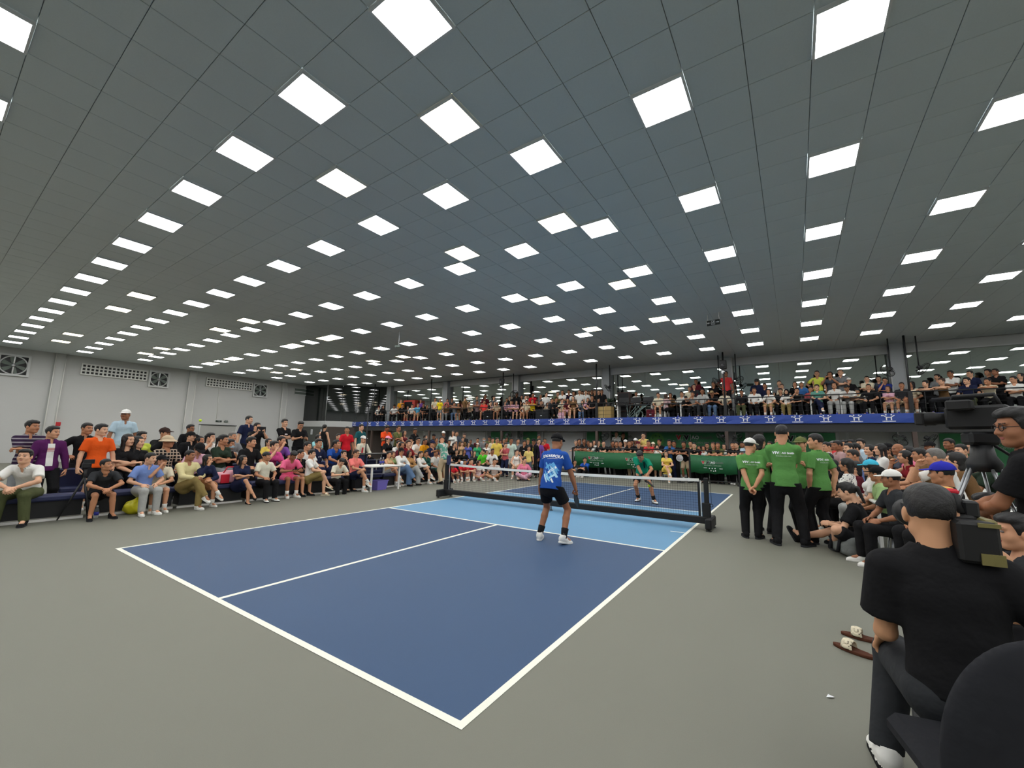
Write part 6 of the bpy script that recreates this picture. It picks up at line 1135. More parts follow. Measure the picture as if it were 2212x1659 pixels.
 (-9.797, 12.279, 2.8, -155.8, 0.917, 'cl', 'f', 36, 's1', 'lightpink:tee', 'black:long', 'black:long', '', {}, '', 'MF', 'person in light pink T-shirt sitting cross-kneed in the front balcony row'),
 (-10.039, 12.805, 2.8, -156.3, 0.861, 'st', 'm', 36, 's3', 'slate:tee', 'black:long', 'black:crop', '', {}, '', 'MB', 'person in slate grey T-shirt between grey T-shirt and black T-shirt at back of balcony'),
 (-9.887, 12.906, 2.8, -156.6, 0.946, 'st', 'm', 36, 's1', 'black:tee', 'black:long', 'black:short', '', {}, '', 'MB', 'person in black T-shirt between slate grey T-shirt and black T-shirt at back of balcony'),
 (-9.383, 12.305, 2.8, -156.4, 0.942, 'cx', 'f', 36, 's2', 'lightpink:tee', 'black:long', 'black:long', '', {}, '', 'MF', 'person in light pink tee, long hair and black trousers in front balcony row'),
 (-9.627, 12.956, 2.8, -157.0, 0.979, 'st', 'm', 36, 's3', 'black:tee', 'black:long', 'black:short', '', {}, '', 'MB', 'person in black T-shirt between black T-shirt and black polo at the back of the balcony'),
 (-8.983, 12.305, 2.8, -156.9, 0.93, 'cx', 'f', 36, 's1', 'lightpink:tee', 'black:short', 'black:long', '', {}, '', 'MF', 'person in light pink tee, long hair and black shorts in front balcony row'),
 (-9.154, 12.606, 2.8, -157.2, 1.04, 'st', 'm', 36, 's4', 'black:polo', 'black:long', 'black:short', '', {}, '', 'MB', 'person in black polo between black T-shirt and charcoal T-shirt at the back of the balcony'),
 (-9.019, 12.956, 2.8, -157.8, 0.953, 'st', 'm', 36, 's2', 'charcoal:tee', 'black:long', 'black:crop', '', {}, '', 'MB', 'person in charcoal T-shirt between black polo and white T-shirt at the back of the balcony'),
 (-8.579, 12.706, 2.8, -158.1, 0.925, 'sx', 'm', 36, 's1', 'white:tee', 'black:long', 'black:short', '', {}, '', 'MB', 'person in white T-shirt between charcoal T-shirt and black T-shirt at the back of the balcony'),
 (-8.563, 12.956, 2.8, -158.5, 0.941, 'st', 'm', 36, 's1', 'black:tee', 'black:long', 'black:short', '', {}, '', 'MB', 'person in black T-shirt between white T-shirt and red T-shirt at the back of the balcony'),
 (-8.055, 12.706, 2.8, -158.9, 0.991, 'st', 'm', 36, 's3', 'red:tee', 'black:long', 'black:crop', '', {}, '', 'MB', 'person in red T-shirt standing at the back of the balcony'),
 (-8.449, 12.286, 2.76, -157.7, 0.86, 'ch', 'f', 36, 's2', 'white:tank', 'tan:skirt', 'black:long', '', {}, '', 'MF', 'person in white sleeveless top sitting in the front balcony row'),
 (-8.238, 12.289, 2.8, -158.0, 0.922, 'ch', 'm', 36, 's3', 'cream:tee', 'beige:short', 'black:bowl', '', {}, '', 'MF', 'person in cream T-shirt with fringe sitting in the front balcony row'),
 (-7.744, 12.191, 2.8, -158.5, 0.919, 'cr', 'm', 36, 's3', 'yellow3:tee', 'black:long', 'black:crop', '', {}, '', 'MF', 'person in bright yellow T-shirt sitting forearms on the rail in the front balcony row'),
 (-7.523, 12.289, 2.8, -159.1, 0.917, 'ch', 'm', 36, 's4', 'black:tee', 'black:long', 'black:short', '', {}, '', 'MF', 'person in black T-shirt between bright yellow T-shirt and black T-shirt in the front balcony row'),
 (-7.634, 12.906, 2.8, -159.8, 0.939, 'st', 'm', 36, 's3', 'grey:tee', 'black:long', 'grey:short', '', {}, '', 'MB', 'person in grey T-shirt with short grey hair standing at the back of the balcony'),
 (-7.212, 12.281, 2.8, -159.5, 0.864, 'cr', 'm', 36, 's2', 'black:tee', 'black:long', 'black:short', '', {}, '', 'MF', 'person in black T-shirt between black T-shirt and beige T-shirt in the front balcony row'),
 (-7.079, 12.607, 2.8, -160.3, 0.966, 'st', 'm', 36, 's1', 'white:polo', 'black:long', 'black:crop', '', {}, '', 'MB', 'person in white polo between grey T-shirt and olive green T-shirt at back of balcony'),
 (-6.825, 12.287, 2.686, -160.3, 0.86, 'ch', 'f', 36, 's2', 'beige:tee', 'beige:short', 'brown:bob', '', {}, '', 'MF', 'person in beige T-shirt with bobbed hair sitting in the front balcony row'),
 (-6.521, 12.282, 2.8, -160.8, 0.95, 'cl', 'm', 36, 's3', 'charcoal:jacket', 'black:long', 'black:short', '', {}, '', 'MF', 'person in charcoal jacket sitting cross-kneed in the front balcony row'),
 (-6.262, 12.283, 2.8, -161.3, 0.972, 'cl', 'm', 36, 's3', 'black:jacket', 'black:long', 'black:short', '', {}, '', 'MF', 'person in black jacket sitting cross-kneed in the front balcony row'),
 (-6.506, 12.957, 2.8, -161.8, 1.006, 'st', 'm', 36, 's2', 'olive2:tee', 'black:long', 'brown:crop', '', {}, '', 'MB', 'person in olive green T-shirt standing at the back of the balcony'),
 (-5.972, 12.512, 2.8, -162.1, 1.011, 'sx', 'm', 0, 's3', 'white:tee', 'black:long', 'black:crop', '', {}, '', 'MB', 'person in white T-shirt between olive green T-shirt and dark purple T-shirt at back of balcony'),
 (-5.881, 12.29, 2.8, -162.0, 0.914, 'ch', 'f', 36, 's1', 'cream:tee', 'cream:short', 'black:bun', '', {}, '', 'MF', 'person in cream T-shirt with hair bun sitting in the front balcony row'),
 (-5.785, 12.962, 2.8, -163.1, 1.044, 'st', 'm', 0, 's2', 'darkpurple:tee', 'black:long', 'black:short', '', {}, '', 'MB', 'person in dark purple T-shirt between white T-shirt and white T-shirt at back of balcony'),
 (-5.521, 12.294, 2.8, -162.7, 0.918, 'ch', 'f', 0, 's3', 'maroon:tee', 'lightpink:skirt', 'black:long', '', {}, '', 'MF', 'person in maroon T-shirt sitting in the front balcony row'),
 (-5.369, 12.711, 2.8, -163.5, 0.971, 'st', 'm', 0, 's3', 'white:tee', 'black:long', 'black:short', '', {}, '', 'MB', 'person in white T-shirt standing at the back of the balcony'),
 (-5.169, 12.248, 2.8, -163.3, 0.995, 'ch', 'f', 0, 's1', 'brown2:dress', 'brown2:skirt', 'black:long', '', {}, '', 'MF', 'person in brown dress sitting in the front balcony row'),
 (-4.908, 12.511, 2.8, -164.2, 0.993, 'st', 'm', 0, 's2', 'white:polo', 'black:long', 'black:crop', '', {}, '', 'MB', 'person in white polo between white T-shirt and maroon T-shirt at the back of the balcony'),
 (-4.939, 12.961, 2.8, -164.7, 0.984, 'st', 'm', 0, 's3', 'maroon:tee', 'black:long', 'black:crop', '', {}, '', 'MB', 'person in maroon T-shirt between white polo and white polo at the back of the balcony'),
 (-4.622, 12.711, 2.8, -165.1, 0.99, 'st', 'm', 0, 's1', 'white:polo', 'black:long', 'black:crop', '', {}, '', 'MB', 'person in white polo between maroon T-shirt and brown T-shirt at the back of the balcony'),
 (-4.546, 12.961, 2.8, -165.5, 0.98, 'st', 'm', 0, 's3', 'brown2:tee', 'black:long', 'black:crop', '', {}, '', 'MB', 'person in brown T-shirt standing at the back of the balcony'),
 (-4.365, 12.962, 2.8, -165.9, 1.007, 'st', 'm', 0, 's4', 'charcoal:tee', 'black:long', 'black:crop', '', {}, '', 'MB', 'person in charcoal T-shirt between brown T-shirt and black T-shirt at the back of the balcony'),
 (-4.166, 12.912, 2.8, -166.3, 0.997, 'st', 'm', 0, 's2', 'black:tee', 'black:long', 'black:short', '', {}, '', 'MB', 'person in black T-shirt between charcoal T-shirt and black T-shirt at the back of the balcony'),
 (-3.898, 12.811, 2.8, -166.7, 0.974, 'st', 'm', 0, 's1', 'black:tee', 'black:long', 'black:short', '', {}, '', 'MB', 'person in black T-shirt between black T-shirt and charcoal T-shirt at the back of the balcony'),
 (-3.643, 12.611, 2.8, -167.1, 0.964, 'st', 'm', 0, 's3', 'black:polo', 'black:long', 'black:crop', '', {}, '', 'MB', 'person in black polo between charcoal T-shirt and white polo at the back of the balcony'),
 (-4.641, 12.292, 2.731, -164.5, 0.86, 'ch', 'f', 0, 's1', 'slate:tee', 'denim:long', 'black:long', '', {}, '', 'MF', 'person in slate grey T-shirt sitting in the front balcony row'),
 (-4.317, 12.294, 2.8, -165.2, 0.906, 'ch', 'f', 0, 's2', 'lightpink:tee', 'black:long', 'black:long', '', {}, '', 'MF', 'person in light pink T-shirt sitting in the front balcony row'),
 (-4.073, 12.298, 2.8, -165.7, 0.992, 'ch', 'm', 0, 's3', 'black:tee', 'black:long', 'black:short', '', {}, '', 'MF', 'person in black T-shirt between light pink T-shirt and cream polo in the front balcony row'),
 (-3.807, 12.645, 2.8, -166.7, 0.917, 'ch', 'm', 0, 's1', 'charcoal:tee', 'black:long', 'black:short', '', {}, '', 'MB', 'person in charcoal T-shirt between black T-shirt and black polo at the back of the balcony'),
 (-1.863, 12.91, 2.8, -171.6, 0.86, 'st', 'm', 0, 's4', 'white:polo', 'black:long', 'black:crop', '', {}, '', 'MB', 'person in white polo between black polo and brown T-shirt at the back of the balcony'),
 (-0.584, 12.299, 2.8, -174.6, 0.973, 'ch', 'm', 0, 's2', 'cream:polo', 'black:knee', 'black:short', '', {}, 'shoe=white', 'MF', 'person in cream polo shirt sitting in the front balcony row'),
 (-0.225, 12.21, 2.8, -30.0, 0.924, 'ch', 'f', 0, 's3', 'mauve:tee', 'black:long', 'brown:bob', '', {}, '', 'MF', 'person in mauve T-shirt with bobbed hair sitting in the front balcony row'),
 (-0.153, 12.95, 2.8, -176.1, 1.007, 'ch', 'f', 0, 's3', 'brown2:tee', 'black:long', 'black:bob', '', {}, '', 'MB', 'person in brown T-shirt sitting at the back of the balcony'),
 (0.388, 12.952, 2.8, -177.5, 1.041, 'ch', 'm', 0, 's2', 'white:tee', 'black:long', 'black:crop', '', {}, '', 'MB', 'person in white T-shirt sitting at the back of the balcony'),
 (0.767, 12.911, 2.8, -178.5, 0.939, 'st', 'm', 0, 's2', 'cream:tee', 'black:long', 'black:crop', '', {}, '', 'MB', 'person in cream T-shirt standing at the back of the balcony'),
 (0.691, 12.512, 2.8, -178.3, 0.86, 'cp', 'm', 0, 's1', 'black:tee', 'black:long', 'black:short', '', {}, '', 'MF', 'person in black T-shirt with black trousers sitting head down in the front balcony row'),
 (1.0, 12.432, 2.8, -179.1, 0.972, 'cc', 'm', 0, 's3', 'lightgrey:tee', 'black:long', 'black:crop', '', {}, '', 'MF', 'person in light grey T-shirt sitting chin on hand in the front balcony row'),
 (0.982, 12.912, 2.8, -179.1, 0.996, 'st', 'm', 0, 's1', 'charcoal:tee', 'black:long', 'black:crop', '', {}, '', 'MB', 'person in charcoal T-shirt between cream T-shirt and maroon T-shirt at the back of the balcony'),
 (1.059, 12.962, 3.1, -179.3, 0.964, 'st', 'm', 0, 's4', 'maroon:tee', 'black:long', 'black:crop', '', {}, '', 'MB', 'person in maroon T-shirt between charcoal T-shirt and black T-shirt at the back of the balcony'),
 (1.429, 12.303, 2.8, -180.4, 1.047, 'ch', 'm', 0, 's4', 'lightgrey:polo', 'charcoal:long', 'black:crop', '', {}, '', 'MF', 'person in light grey polo shirt sitting in the front balcony row'),
 (1.841, 12.561, 2.8, -181.5, 1.021, 'cp', 'm', 0, 's4', 'black:tee', 'denim:long', 'blond:crop', '', {}, '', 'MF', 'person in black T-shirt with denim trousers sitting head down in the front balcony row'),
 (1.84, 12.912, 2.8, -181.5, 1.041, 'sx', 'm', 0, 's3', 'black:tee', 'black:long', 'black:short', '', {}, '', 'MB', 'person in black T-shirt between maroon T-shirt and red polo at the back of the balcony'),
 (2.412, 12.613, 3.15, -183.1, 1.076, 'sh', 'm', 0, 's4', 'red2:polo', 'black:long', 'black:short', '', {}, '', 'MB', 'person in red polo shirt standing hand on hip at the back of the balcony'),
 (2.357, 12.298, 2.8, -183.1, 0.96, 'ch', 'm', 0, 's4', 'cream:tee', 'black:long', 'brown:crop', '', {}, 'pat=floral', 'MF', 'person in cream patterned T-shirt sitting in the front balcony row'),
 (3.042, 12.297, 2.8, -185.0, 0.931, 'ch', 'm', 0, 's4', 'black:jacket', 'olive:long', 'black:crop', '', {}, '', 'MF', 'person in black jacket sitting in the front balcony row'),
 (3.534, 12.299, 2.8, -186.4, 0.99, 'ch', 'm', 0, 's3', 'white:long', 'black:long', 'black:crop', '', {}, '', 'MF', 'person in white long-sleeved top sitting in the front balcony row'),
 (3.612, 12.937, 2.8, 0.0, 1.05, 'st', 'm', 0, 's3', 'navy:tee', 'black:long', 'black:crop', '', {}, '', 'MB', 'person in navy T-shirt between red polo and navy T-shirt at the back of the balcony'),
 (3.915, 12.911, 2.8, -187.0, 0.914, 'st', 'm', 0, 's3', 'navy:tee', 'black:long', 'black:crop', '', {}, '', 'MB', 'person in navy T-shirt between navy T-shirt and grey T-shirt at the back of the balcony'),
 (4.064, 12.296, 2.8, -187.8, 0.921, 'ch', 'f', 0, 's2', 'white:polo', 'khaki:skirt', 'black:long', '', {}, '', 'MF', 'person in white polo shirt with long hair sitting in the front balcony row'),
 (4.471, 12.961, 2.8, -188.4, 0.968, 'st', 'm', 0, 's1', 'grey:tee', 'black:long', 'black:crop', '', {}, '', 'MB', 'person in grey T-shirt between navy T-shirt and charcoal T-shirt at the back of the balcony'),
 (4.558, 12.71, 2.8, -188.8, 0.863, 'st', 'f', 0, 's1', 'cream:tee', 'black:long', 'brown:bun', '', {}, '', 'MB', 'person in cream T-shirt with hair bun standing at the back of the balcony'),
 (4.504, 12.647, 2.8, -188.7, 0.952, 'ch', 'm', 0, 's2', 'charcoal:tee', 'black:long', 'black:short', '', {}, '', 'MB', 'person in charcoal T-shirt between grey T-shirt and cream T-shirt at the back of the balcony'),
 (4.713, 12.294, 2.8, -189.5, 0.894, 'ch', 'f', 0, 's1', 'white:tee', 'khaki:long', 'black:hood', '', {}, '', 'MF', 'person in white T-shirt with hood sitting in the front balcony row'),
 (5.034, 12.911, 2.8, -189.8, 0.919, 'st', 'f', 0, 's2', 'black:tee', 'black:long', 'black:bob', '', {}, '', 'MB', 'person in black T-shirt between cream tee and blue T-shirt at back of balcony'),
 (5.104, 12.422, 2.8, -190.5, 0.93, 'cc', 'm', 0, 's2', 'black:tee', 'black:long', 'black:short', '', {}, 'shoe=white', 'MF', 'person in black T-shirt sitting chin on hand in the front balcony row'),
 (5.268, 12.811, 2.8, -190.4, 0.89, 'st', 'm', 0, 's3', 'blue3:tee', 'black:long', 'grey:crop', '', {}, '', 'MB', 'person in blue T-shirt standing at the back of the balcony'),
 (5.568, 12.547, 2.8, -191.4, 0.963, 'ch', 'm', 0, 's2', 'rose:tee', 'black:long', 'black:crop', '', {}, '', 'MF', 'person in rose T-shirt sitting in the front balcony row'),
 (5.838, 12.912, 3.0, -191.7, 1.045, 'sh', 'm', 0, 's2', 'neon:tee', 'black:long', 'black:crop', '', {}, '', 'MB', 'person in neon yellow T-shirt standing hand on hip at the back of the balcony'),
 (5.765, 12.289, 2.8, -192.2, 0.993, 'cl', 'm', 0, 's1', 'seagreen:tee', 'navy:long', 'black:short', '', {}, 'pat=floral;shoe=bw', 'MF', 'person in sea green patterned T-shirt sitting cross-kneed in the front balcony row'),
 (5.716, 12.961, 2.8, -191.4, 0.953, 'st', 'm', 0, 's2', 'darkpurple:tee', 'black:long', 'black:crop', '', {}, '', 'MB', 'person in dark purple T-shirt between blue T-shirt and neon yellow T-shirt at back of balcony'),
 (6.271, 12.913, 2.834, -192.7, 1.1, 'sp', 'f', 0, 's3', 'slate:tee', 'black:long', 'black:bob', '', {}, '', 'MB', 'person in slate grey T-shirt holding up both hands at the back of the balcony'),
 (6.613, 12.813, 2.889, -193.5, 1.1, 'sx', 'm', 0, 's1', 'grey:polo', 'black:long', 'black:crop', '', {}, '', 'MB', 'person in grey polo shirt standing with folded arms at the back of the balcony'),
 (6.354, 12.552, 2.8, -193.3, 1.062, 'ch', 'f', 0, 's2', 'white:polo', 'lightgrey:long', 'black:bob', '', {}, '', 'MF', 'person in white polo shirt with bobbed hair sitting in the front balcony row'),
 (6.846, 12.711, 2.8, -194.1, 0.921, 'st', 'm', 0, 's1', 'black:polo', 'black:long', 'black:crop', 'white:cap', {}, '', 'MB', 'person in black polo shirt with white cap standing at the back of the balcony'),
 (6.779, 12.546, 2.8, -194.4, 1.002, 'cp', 'm', 0, 's3', 'white:polo', 'lightgrey:long', 'black:short', '', {}, '', 'MF', 'person in white polo shirt sitting head down in the front balcony row'),
 (7.091, 12.51, 2.8, -195.1, 0.883, 'cp', 'f', 0, 's1', 'cream:tee', 'black:long', 'black:bob', '', {}, '', 'MF', 'person in cream T-shirt sitting head down in the front balcony row'),
 (7.407, 12.711, 2.8, -195.3, 0.94, 'sx', 'm', 0, 's1', 'cream:tee', 'black:long', 'black:crop', '', {}, '', 'MB', 'person in cream T-shirt standing with folded arms at the back of the balcony'),
 (7.797, 12.961, 2.8, -195.8, 0.95, 'st', 'm', 0, 's1', 'slate:tee', 'black:long', 'black:crop', '', {}, '', 'MB', 'person in slate grey T-shirt between cream tee and blue T-shirt at back of balcony'),
 (7.942, 12.717, 2.8, -196.4, 0.886, 'sf', 'm', 0, 's2', 'blue4:tee', 'black:long', 'black:crop', '', {}, '', 'MB', 'person in blue and navy T-shirt standing hand at face at the back of the balcony'),
 (7.383, 12.295, 2.8, -195.8, 0.933, 'ch', 'm', 0, 's2', 'black:tee', 'black:long', 'black:crop', '', {}, '', 'MF', 'person in black T-shirt between cream T-shirt and light pink T-shirt in the front balcony row'),
 (7.942, 12.307, 2.8, -197.0, 0.86, 'cx', 'f', 0, 's2', 'lightpink:tee', 'beige:short', 'brown:bob', '', {}, 'shoe=white', 'MF', 'person in light pink T-shirt with bobbed hair sitting with folded arms in front balcony row'),
 (8.337, 12.295, 2.8, -197.7, 0.94, 'ch', 'm', 0, 's3', 'charcoal:tee', 'beige:short', 'black:crop', '', {}, 'shoe=white', 'MF', 'person in charcoal T-shirt sitting in the front balcony row'),
 (8.612, 12.291, 2.8, -198.3, 0.953, 'ch', 'f', -36, 's3', 'cream:tee', 'beige:short', 'black:long', '', {}, 'shoe=white', 'MF', 'person in cream T-shirt with long hair sitting in the front balcony row'),
 (8.988, 12.198, 2.8, -199.2, 0.936, 'cr', 'm', -36, 's1', 'black:tee', 'black:long', 'black:short', '', {}, '', 'MF', 'person in black T-shirt between cream T-shirt and brown vest in the front balcony row'),
 (9.458, 12.906, 2.8, -198.9, 0.913, 'st', 'm', -36, 's1', 'grey:tee', 'black:long', 'black:short', '', {}, '', 'MB', 'person in grey T-shirt between blue and navy T-shirt and white T-shirt at back of balcony'),
 (9.414, 12.206, 2.8, -200.0, 0.982, 'cr', 'f', -36, 's1', 'brown2:tank', 'black:long', 'brown:bun', '', {}, '', 'MF', 'person in brown sleeveless top sitting forearms on the rail in the front balcony row'),
 (9.768, 12.707, 2.8, -199.7, 0.964, 'sx', 'm', -36, 's4', 'white:tee', 'black:long', 'black:crop', '', {}, '', 'MB', 'person in white T-shirt between grey T-shirt and navy T-shirt at the back of the balcony'),
 (10.259, 12.706, 2.8, -200.5, 0.939, 'st', 'm', -36, 's1', 'navy:tee', 'black:long', 'black:crop', '', {}, '', 'MB', 'person in navy T-shirt between white T-shirt and grey T-shirt at the back of the balcony'),
 (10.056, 12.292, 2.8, -200.8, 0.986, 'ch', 'm', -36, 's1', 'navy:tee', 'olive:long', 'black:short', '', {}, '', 'MF', 'person in navy T-shirt sitting in the front balcony row'),
 (10.776, 12.956, 2.8, -200.9, 0.968, 'st', 'm', -36, 's2', 'grey:tee', 'black:long', 'black:short', '', {}, '', 'MB', 'person in grey T-shirt between navy T-shirt and black T-shirt at the back of the balcony'),
 (10.879, 12.706, 2.8, -201.4, 0.95, 'sx', 'm', -36, 's4', 'black:tee', 'black:long', 'black:crop', '', {}, '', 'MB', 'person in black T-shirt between grey T-shirt and black T-shirt at the back of the balcony'),
 (10.534, 12.192, 2.8, -201.8, 0.924, 'cr', 'm', -36, 's3', 'cream:polo', 'black:long', 'black:crop', '', {}, '', 'MF', 'person in cream polo shirt sitting forearms on the rail in the front balcony row'),
 (11.109, 12.156, 2.8, -202.6, 0.952, 'cx', 'm', -36, 's2', 'white:tee', 'black:long', 'black:crop', '', {}, 'glasses=1', 'MF', 'person in white T-shirt with glasses sitting with folded arms in the front balcony row'),
 (11.446, 12.705, 2.764, -202.3, 0.86, 'st', 'f', -36, 's1', 'black:tee', 'black:long', 'black:bob', '', {}, '', 'MB', 'person in black T-shirt with bobbed hair beside black T-shirt at back of balcony'),
]
GR = dict(LB='spectators behind the left benches', L2='spectators in the second left row', LF='spectators on the front left bench', FB='spectators standing beyond the net post', FS='spectators seated beyond the net post', FF='spectators on the floor beyond the net', BR='spectators behind the far railing', BS='spectators before the far railing', RB='spectators in the right-hand crowd', RF='spectators low at the right', RN='spectators near the right camera', MF='spectators in the front balcony row', MB='spectators at the back of the balcony')
HELD = []
for (x, y, z, rz, s, pose, sex, hy, skin, top, bot, hair, hat, ex, opt, row, label) in PEOPLE:
    p, J = person((x, y, z), rz, s, pose, sex, hy, skin, top, bot, hair, hat, ex, opt, label, group=GR[row], h=.019 if row in ('LF', 'LB', 'L2', 'RN', 'RF') else .024)
    o = dict(q.split('=') for q in opt.split(';') if q); dv = '%s %s' % (top.split(':')[0], '')
    if 'hold' in o: HELD.append((p, J, o['hold'], label))
    if o.get('pat') in ('logo', 'trim', 'zip', 'redstripe') :
        f = nrm(np.cross(J['s1'], J['lat'])); u = nrm(J['s1']); c = J['che'] - u * .05; L = J['lat']; tk = top.split(':')[1]
        it = {'logo': [('@', [(-.04, -.02), (.04, -.02), (.055, .01), (.0, .025), (-.05, .015)], c - L * .02, -L, u, 0)], 'trim': [('#', (.012, .20), c - L * .07, -L, u, 0), ('#', (.012, .20), c + L * .07, -L, u, 0)], 'zip': [('#', (.016, .17), c, -L, u, 0)], 'redstripe': [('#', (.06, .26), c + L * .06 - u * .06, -L, u, 0), ('#', (.03, .2), c - L * .10, -L, u, 0)]}[o['pat']]
        shirt_print(p, J, sex, tk, it, -f, [{'logo': M_['white'], 'trim': M_['white'], 'zip': M_['yellowbag'], 'redstripe': M_['red']}[o['pat']]])
    if label.startswith('person in purple jacket'):
        f = nrm(np.cross(J['s1'], J['lat'])); u = nrm(J['s1']); c = J['wai'] + u * .10; L = J['lat']
        shirt_print(p, J, sex, 'jacket', [('#', (.10, .44), c - u * .05, -L, u, 0)], -f, [cloth('white')], 'white_shirt_front')
        shirt_print(p, J, sex, 'jacket', [('#', (.10, .012), c + u * (.08 - .028 * i) - f * .02, -L, u, 0) for i in range(3)], -f, [M_['red']], 'red_stripes')
for p, J, kind, label in HELD:
    a, b = world(p, J['wrr'] + J['fdr'] * .10), world(p, J['wrl'] + J['fdl'] * .10); c = (a + b) / 2; rz = p.matrix_world.to_euler().z
    w, hgt = ((.125, .085) if kind == 'tablet' else (.075, .038)); who = label.split(' standing')[0].split(' holding')[0].split(' sitting')[0].split(' hands')[0].split(' with')[0].split(' between')[0]
    t = thing(kind if kind == 'tablet' else 'phone', ('dark ' + kind + ' held up by the ' + who + {'LB': ' at left', }.get('', ''))[:200], kind, c, math.degrees(rz)); tilt = rot('x', 0 if abs(J['fdr'][2]) > .5 else -55)
    MB().box((0, 0, 0), (w, .005, hgt), tilt, bev=.003).build('housing', M_['phone'], t); MB().box(tilt @ np.array((0, -.0055, 0)), (w * .93, .001, hgt * .9), tilt).build('screen', M_['screen'], t)
# ---------------------------------------------------------------- seats
def bench(x, y0, y1, h, lab, w=.42, back=False):
    t = thing('bench', lab, 'bench', (x, (y0 + y1) / 2, 0), 0, 'navy benches at left'); L = (y1 - y0) / 2
    MB().box((0, 0, h - .05), (w / 2, L, .05), bev=.025).build('seat', M_['seat'], t); MB().box((-.02, 0, (h - .10) / 2 + .03), (w / 2 - .05, L - .04, (h - .10) / 2 - .03)).build('base', M_['dark'], t); MB().box((w / 2 - .06, 0, .02), (.012, L - .01, .02)).build('white_kick_strip', M_['pipe'], t)
    if back: MB().box((-w / 2 + .03, 0, h + .16), (.04, L, .20), bev=.03).build('backrest', M_['seat'], t)
ns = ['at the left frame edge under white polo person', 'under the person in light blue polo shirt', 'under the person in pale yellow top', 'under the person in navy dress', 'under the person in pink T-shirt', 'under the person in coral polo shirt', 'behind the white table at left', 'nearest the far left net post']
for i, y in enumerate(np.linspace(-7.7, 3.0, 9)[:-1]): bench(-6.42, y, y + 1.29, .44, 'low navy bench ' + ns[i])
for i, y in enumerate(np.linspace(-6.6, 5.2, 7)[:-1]): bench(-7.55, y, y + 1.9, .46, 'second-row navy bench, %s from the left' % NUM[i], .40, True)
def stool(x, y, z, lab, g, m='black', h=.45):
    t = thing('stool', lab, 'stool', (x, y, z), 0, g); MB().box((0, 0, h - .015), (.16, .16, .018), bev=.015).build('seat', cloth(m), t)
    for a in (-1, 1):
        for b in (-1, 1): MB().tube([(a * .12, b * .12, h - .03), (a * .16, b * .16, 0)], .014, 6).build('leg', M_['silver'] if m != 'white' else M_['whitepl'], t)
# every seated person beyond the benches has a stool
SEATW = dict(MF='the front balcony row', MB='the back balcony row', FS='the seated row beyond the net post', RB='the right-hand back rows', RF='the right-hand front rows', RN='the row by the right camera', BS='the space before the far railing')
sit = sorted([q for q in PEOPLE if q[15] in SEATW and q[5][0] == 'c'], key=lambda q: (q[15], q[0])); cnt = {}
def nth(n):
    if n < 19: return NUM[n]
    T = 'twenty thirty forty fifty sixty seventy eighty ninety'.split(); a, b = divmod(n + 1, 10); t = T[a - 2]
    return t + '-' + NUM[b - 1] if b else t[:-1] + 'ieth'
for k, q in enumerate(sit):
    x, y, z, rz, s, pose, row = q[0], q[1], q[2], q[3], q[4], q[5], q[15]; f = rot('z', rz) @ np.array((0, -.02, 0)); n = cnt[row] = cnt.get(row, -1) + 1; c = 'white' if k % 3 == 1 else 'black'
    stool(x + f[0], y + f[1], z, 'small %s stool, %s seat from the left in %s' % (c, nth(n), SEATW[row]), 'stools of ' + SEATW[row], c, .43 * s * (1.08 if pose == 'cr' else 1))
for q in PEOPLE:                                      # those who stand above the others stand on a step
    z = q[2]; b0 = 2.8 if z > 2.5 else 0
    if q[5][0] == 's' and z - b0 > .1 and min(abs(z - v) for v in (.28, .2, .22)) > .02:
        t = thing('step', ' '.join(('dark step box under the ' + q[16].split(' standing')[0].split(' between')[0] + (' on the balcony' if z > 2.5 else ' on the floor')).split()[:16]), 'step', (q[0], q[1], b0)); MB().box((0, 0, (z - b0) / 2), (.24, .20, (z - b0) / 2), bev=.01).build('box', M_['ply'], t)
# ---------------------------------------------------------------- tables and what is on them
def table(x, y, w, d, lab, h=.74, rz=0):
    t = thing('table', lab, 'table', (x, y, 0), rz); MB().box((0, 0, h - .02), (w / 2, d / 2, .02), bev=.012).build('table_top', M_['table'], t)
    for a in (-1, 1):
        for b in (-1, 1): MB().box((a * (w / 2 - .06), b * (d / 2 - .06), h / 2 - .02), (.022, .022, h / 2 - .02)).build('leg', M_['pipe'], t)
    return t
def bottle(x, y, z, lab, g='water bottles'):
    t = thing('water_bottle', lab, 'bottle', (x, y, z), 0, g); MB().lathe([(.028, 0), (.033, .01), (.033, .13), (.030, .15), (.014, .185), (.013, .20)], (0, 0, 0), 14).build('body', M_['clear'], t)
    MB().lathe([(.0338, .05), (.0338, .11)], (0, 0, 0), 14).build('label_band', M_['water'], t); MB().lathe([(.015, .198), (.015, .222), (.012, .224)], (0, 0, 0), 12).build('cap', M_['whitepl'], t)
table(-6.02, -.05, .85, 1.15, 'white table at left among the front row, bottles on it')
bottle(-6.05, .05, .74, 'left water bottle on the white table at left'); bottle(-6.1, .19, .74, 'right water bottle on the white table at left'); bottle(-6.05, -6.29, 0, 'water bottle on the floor by the tripod at left'); bottle(-6.2, -2.5, 0, 'water bottle on the floor in front of the navy bench')
table(5.95, .55, .62, 1.35, 'white table at right behind the camera man, two bottles on it'); table(7.75, 4.2, .7, 1.2, 'white table deep in the right-hand crowd'); table(7.25, .1, .7, 1.1, 'white table at the right frame edge with tablet')
bottle(5.86, .52, .74, 'left bottle of two on the right-hand white table'); bottle(5.98, .30, .74, 'right bottle of two on the right-hand white table'); bottle(7.68, 4.0, .74, 'water bottle on the white table deep in the crowd')
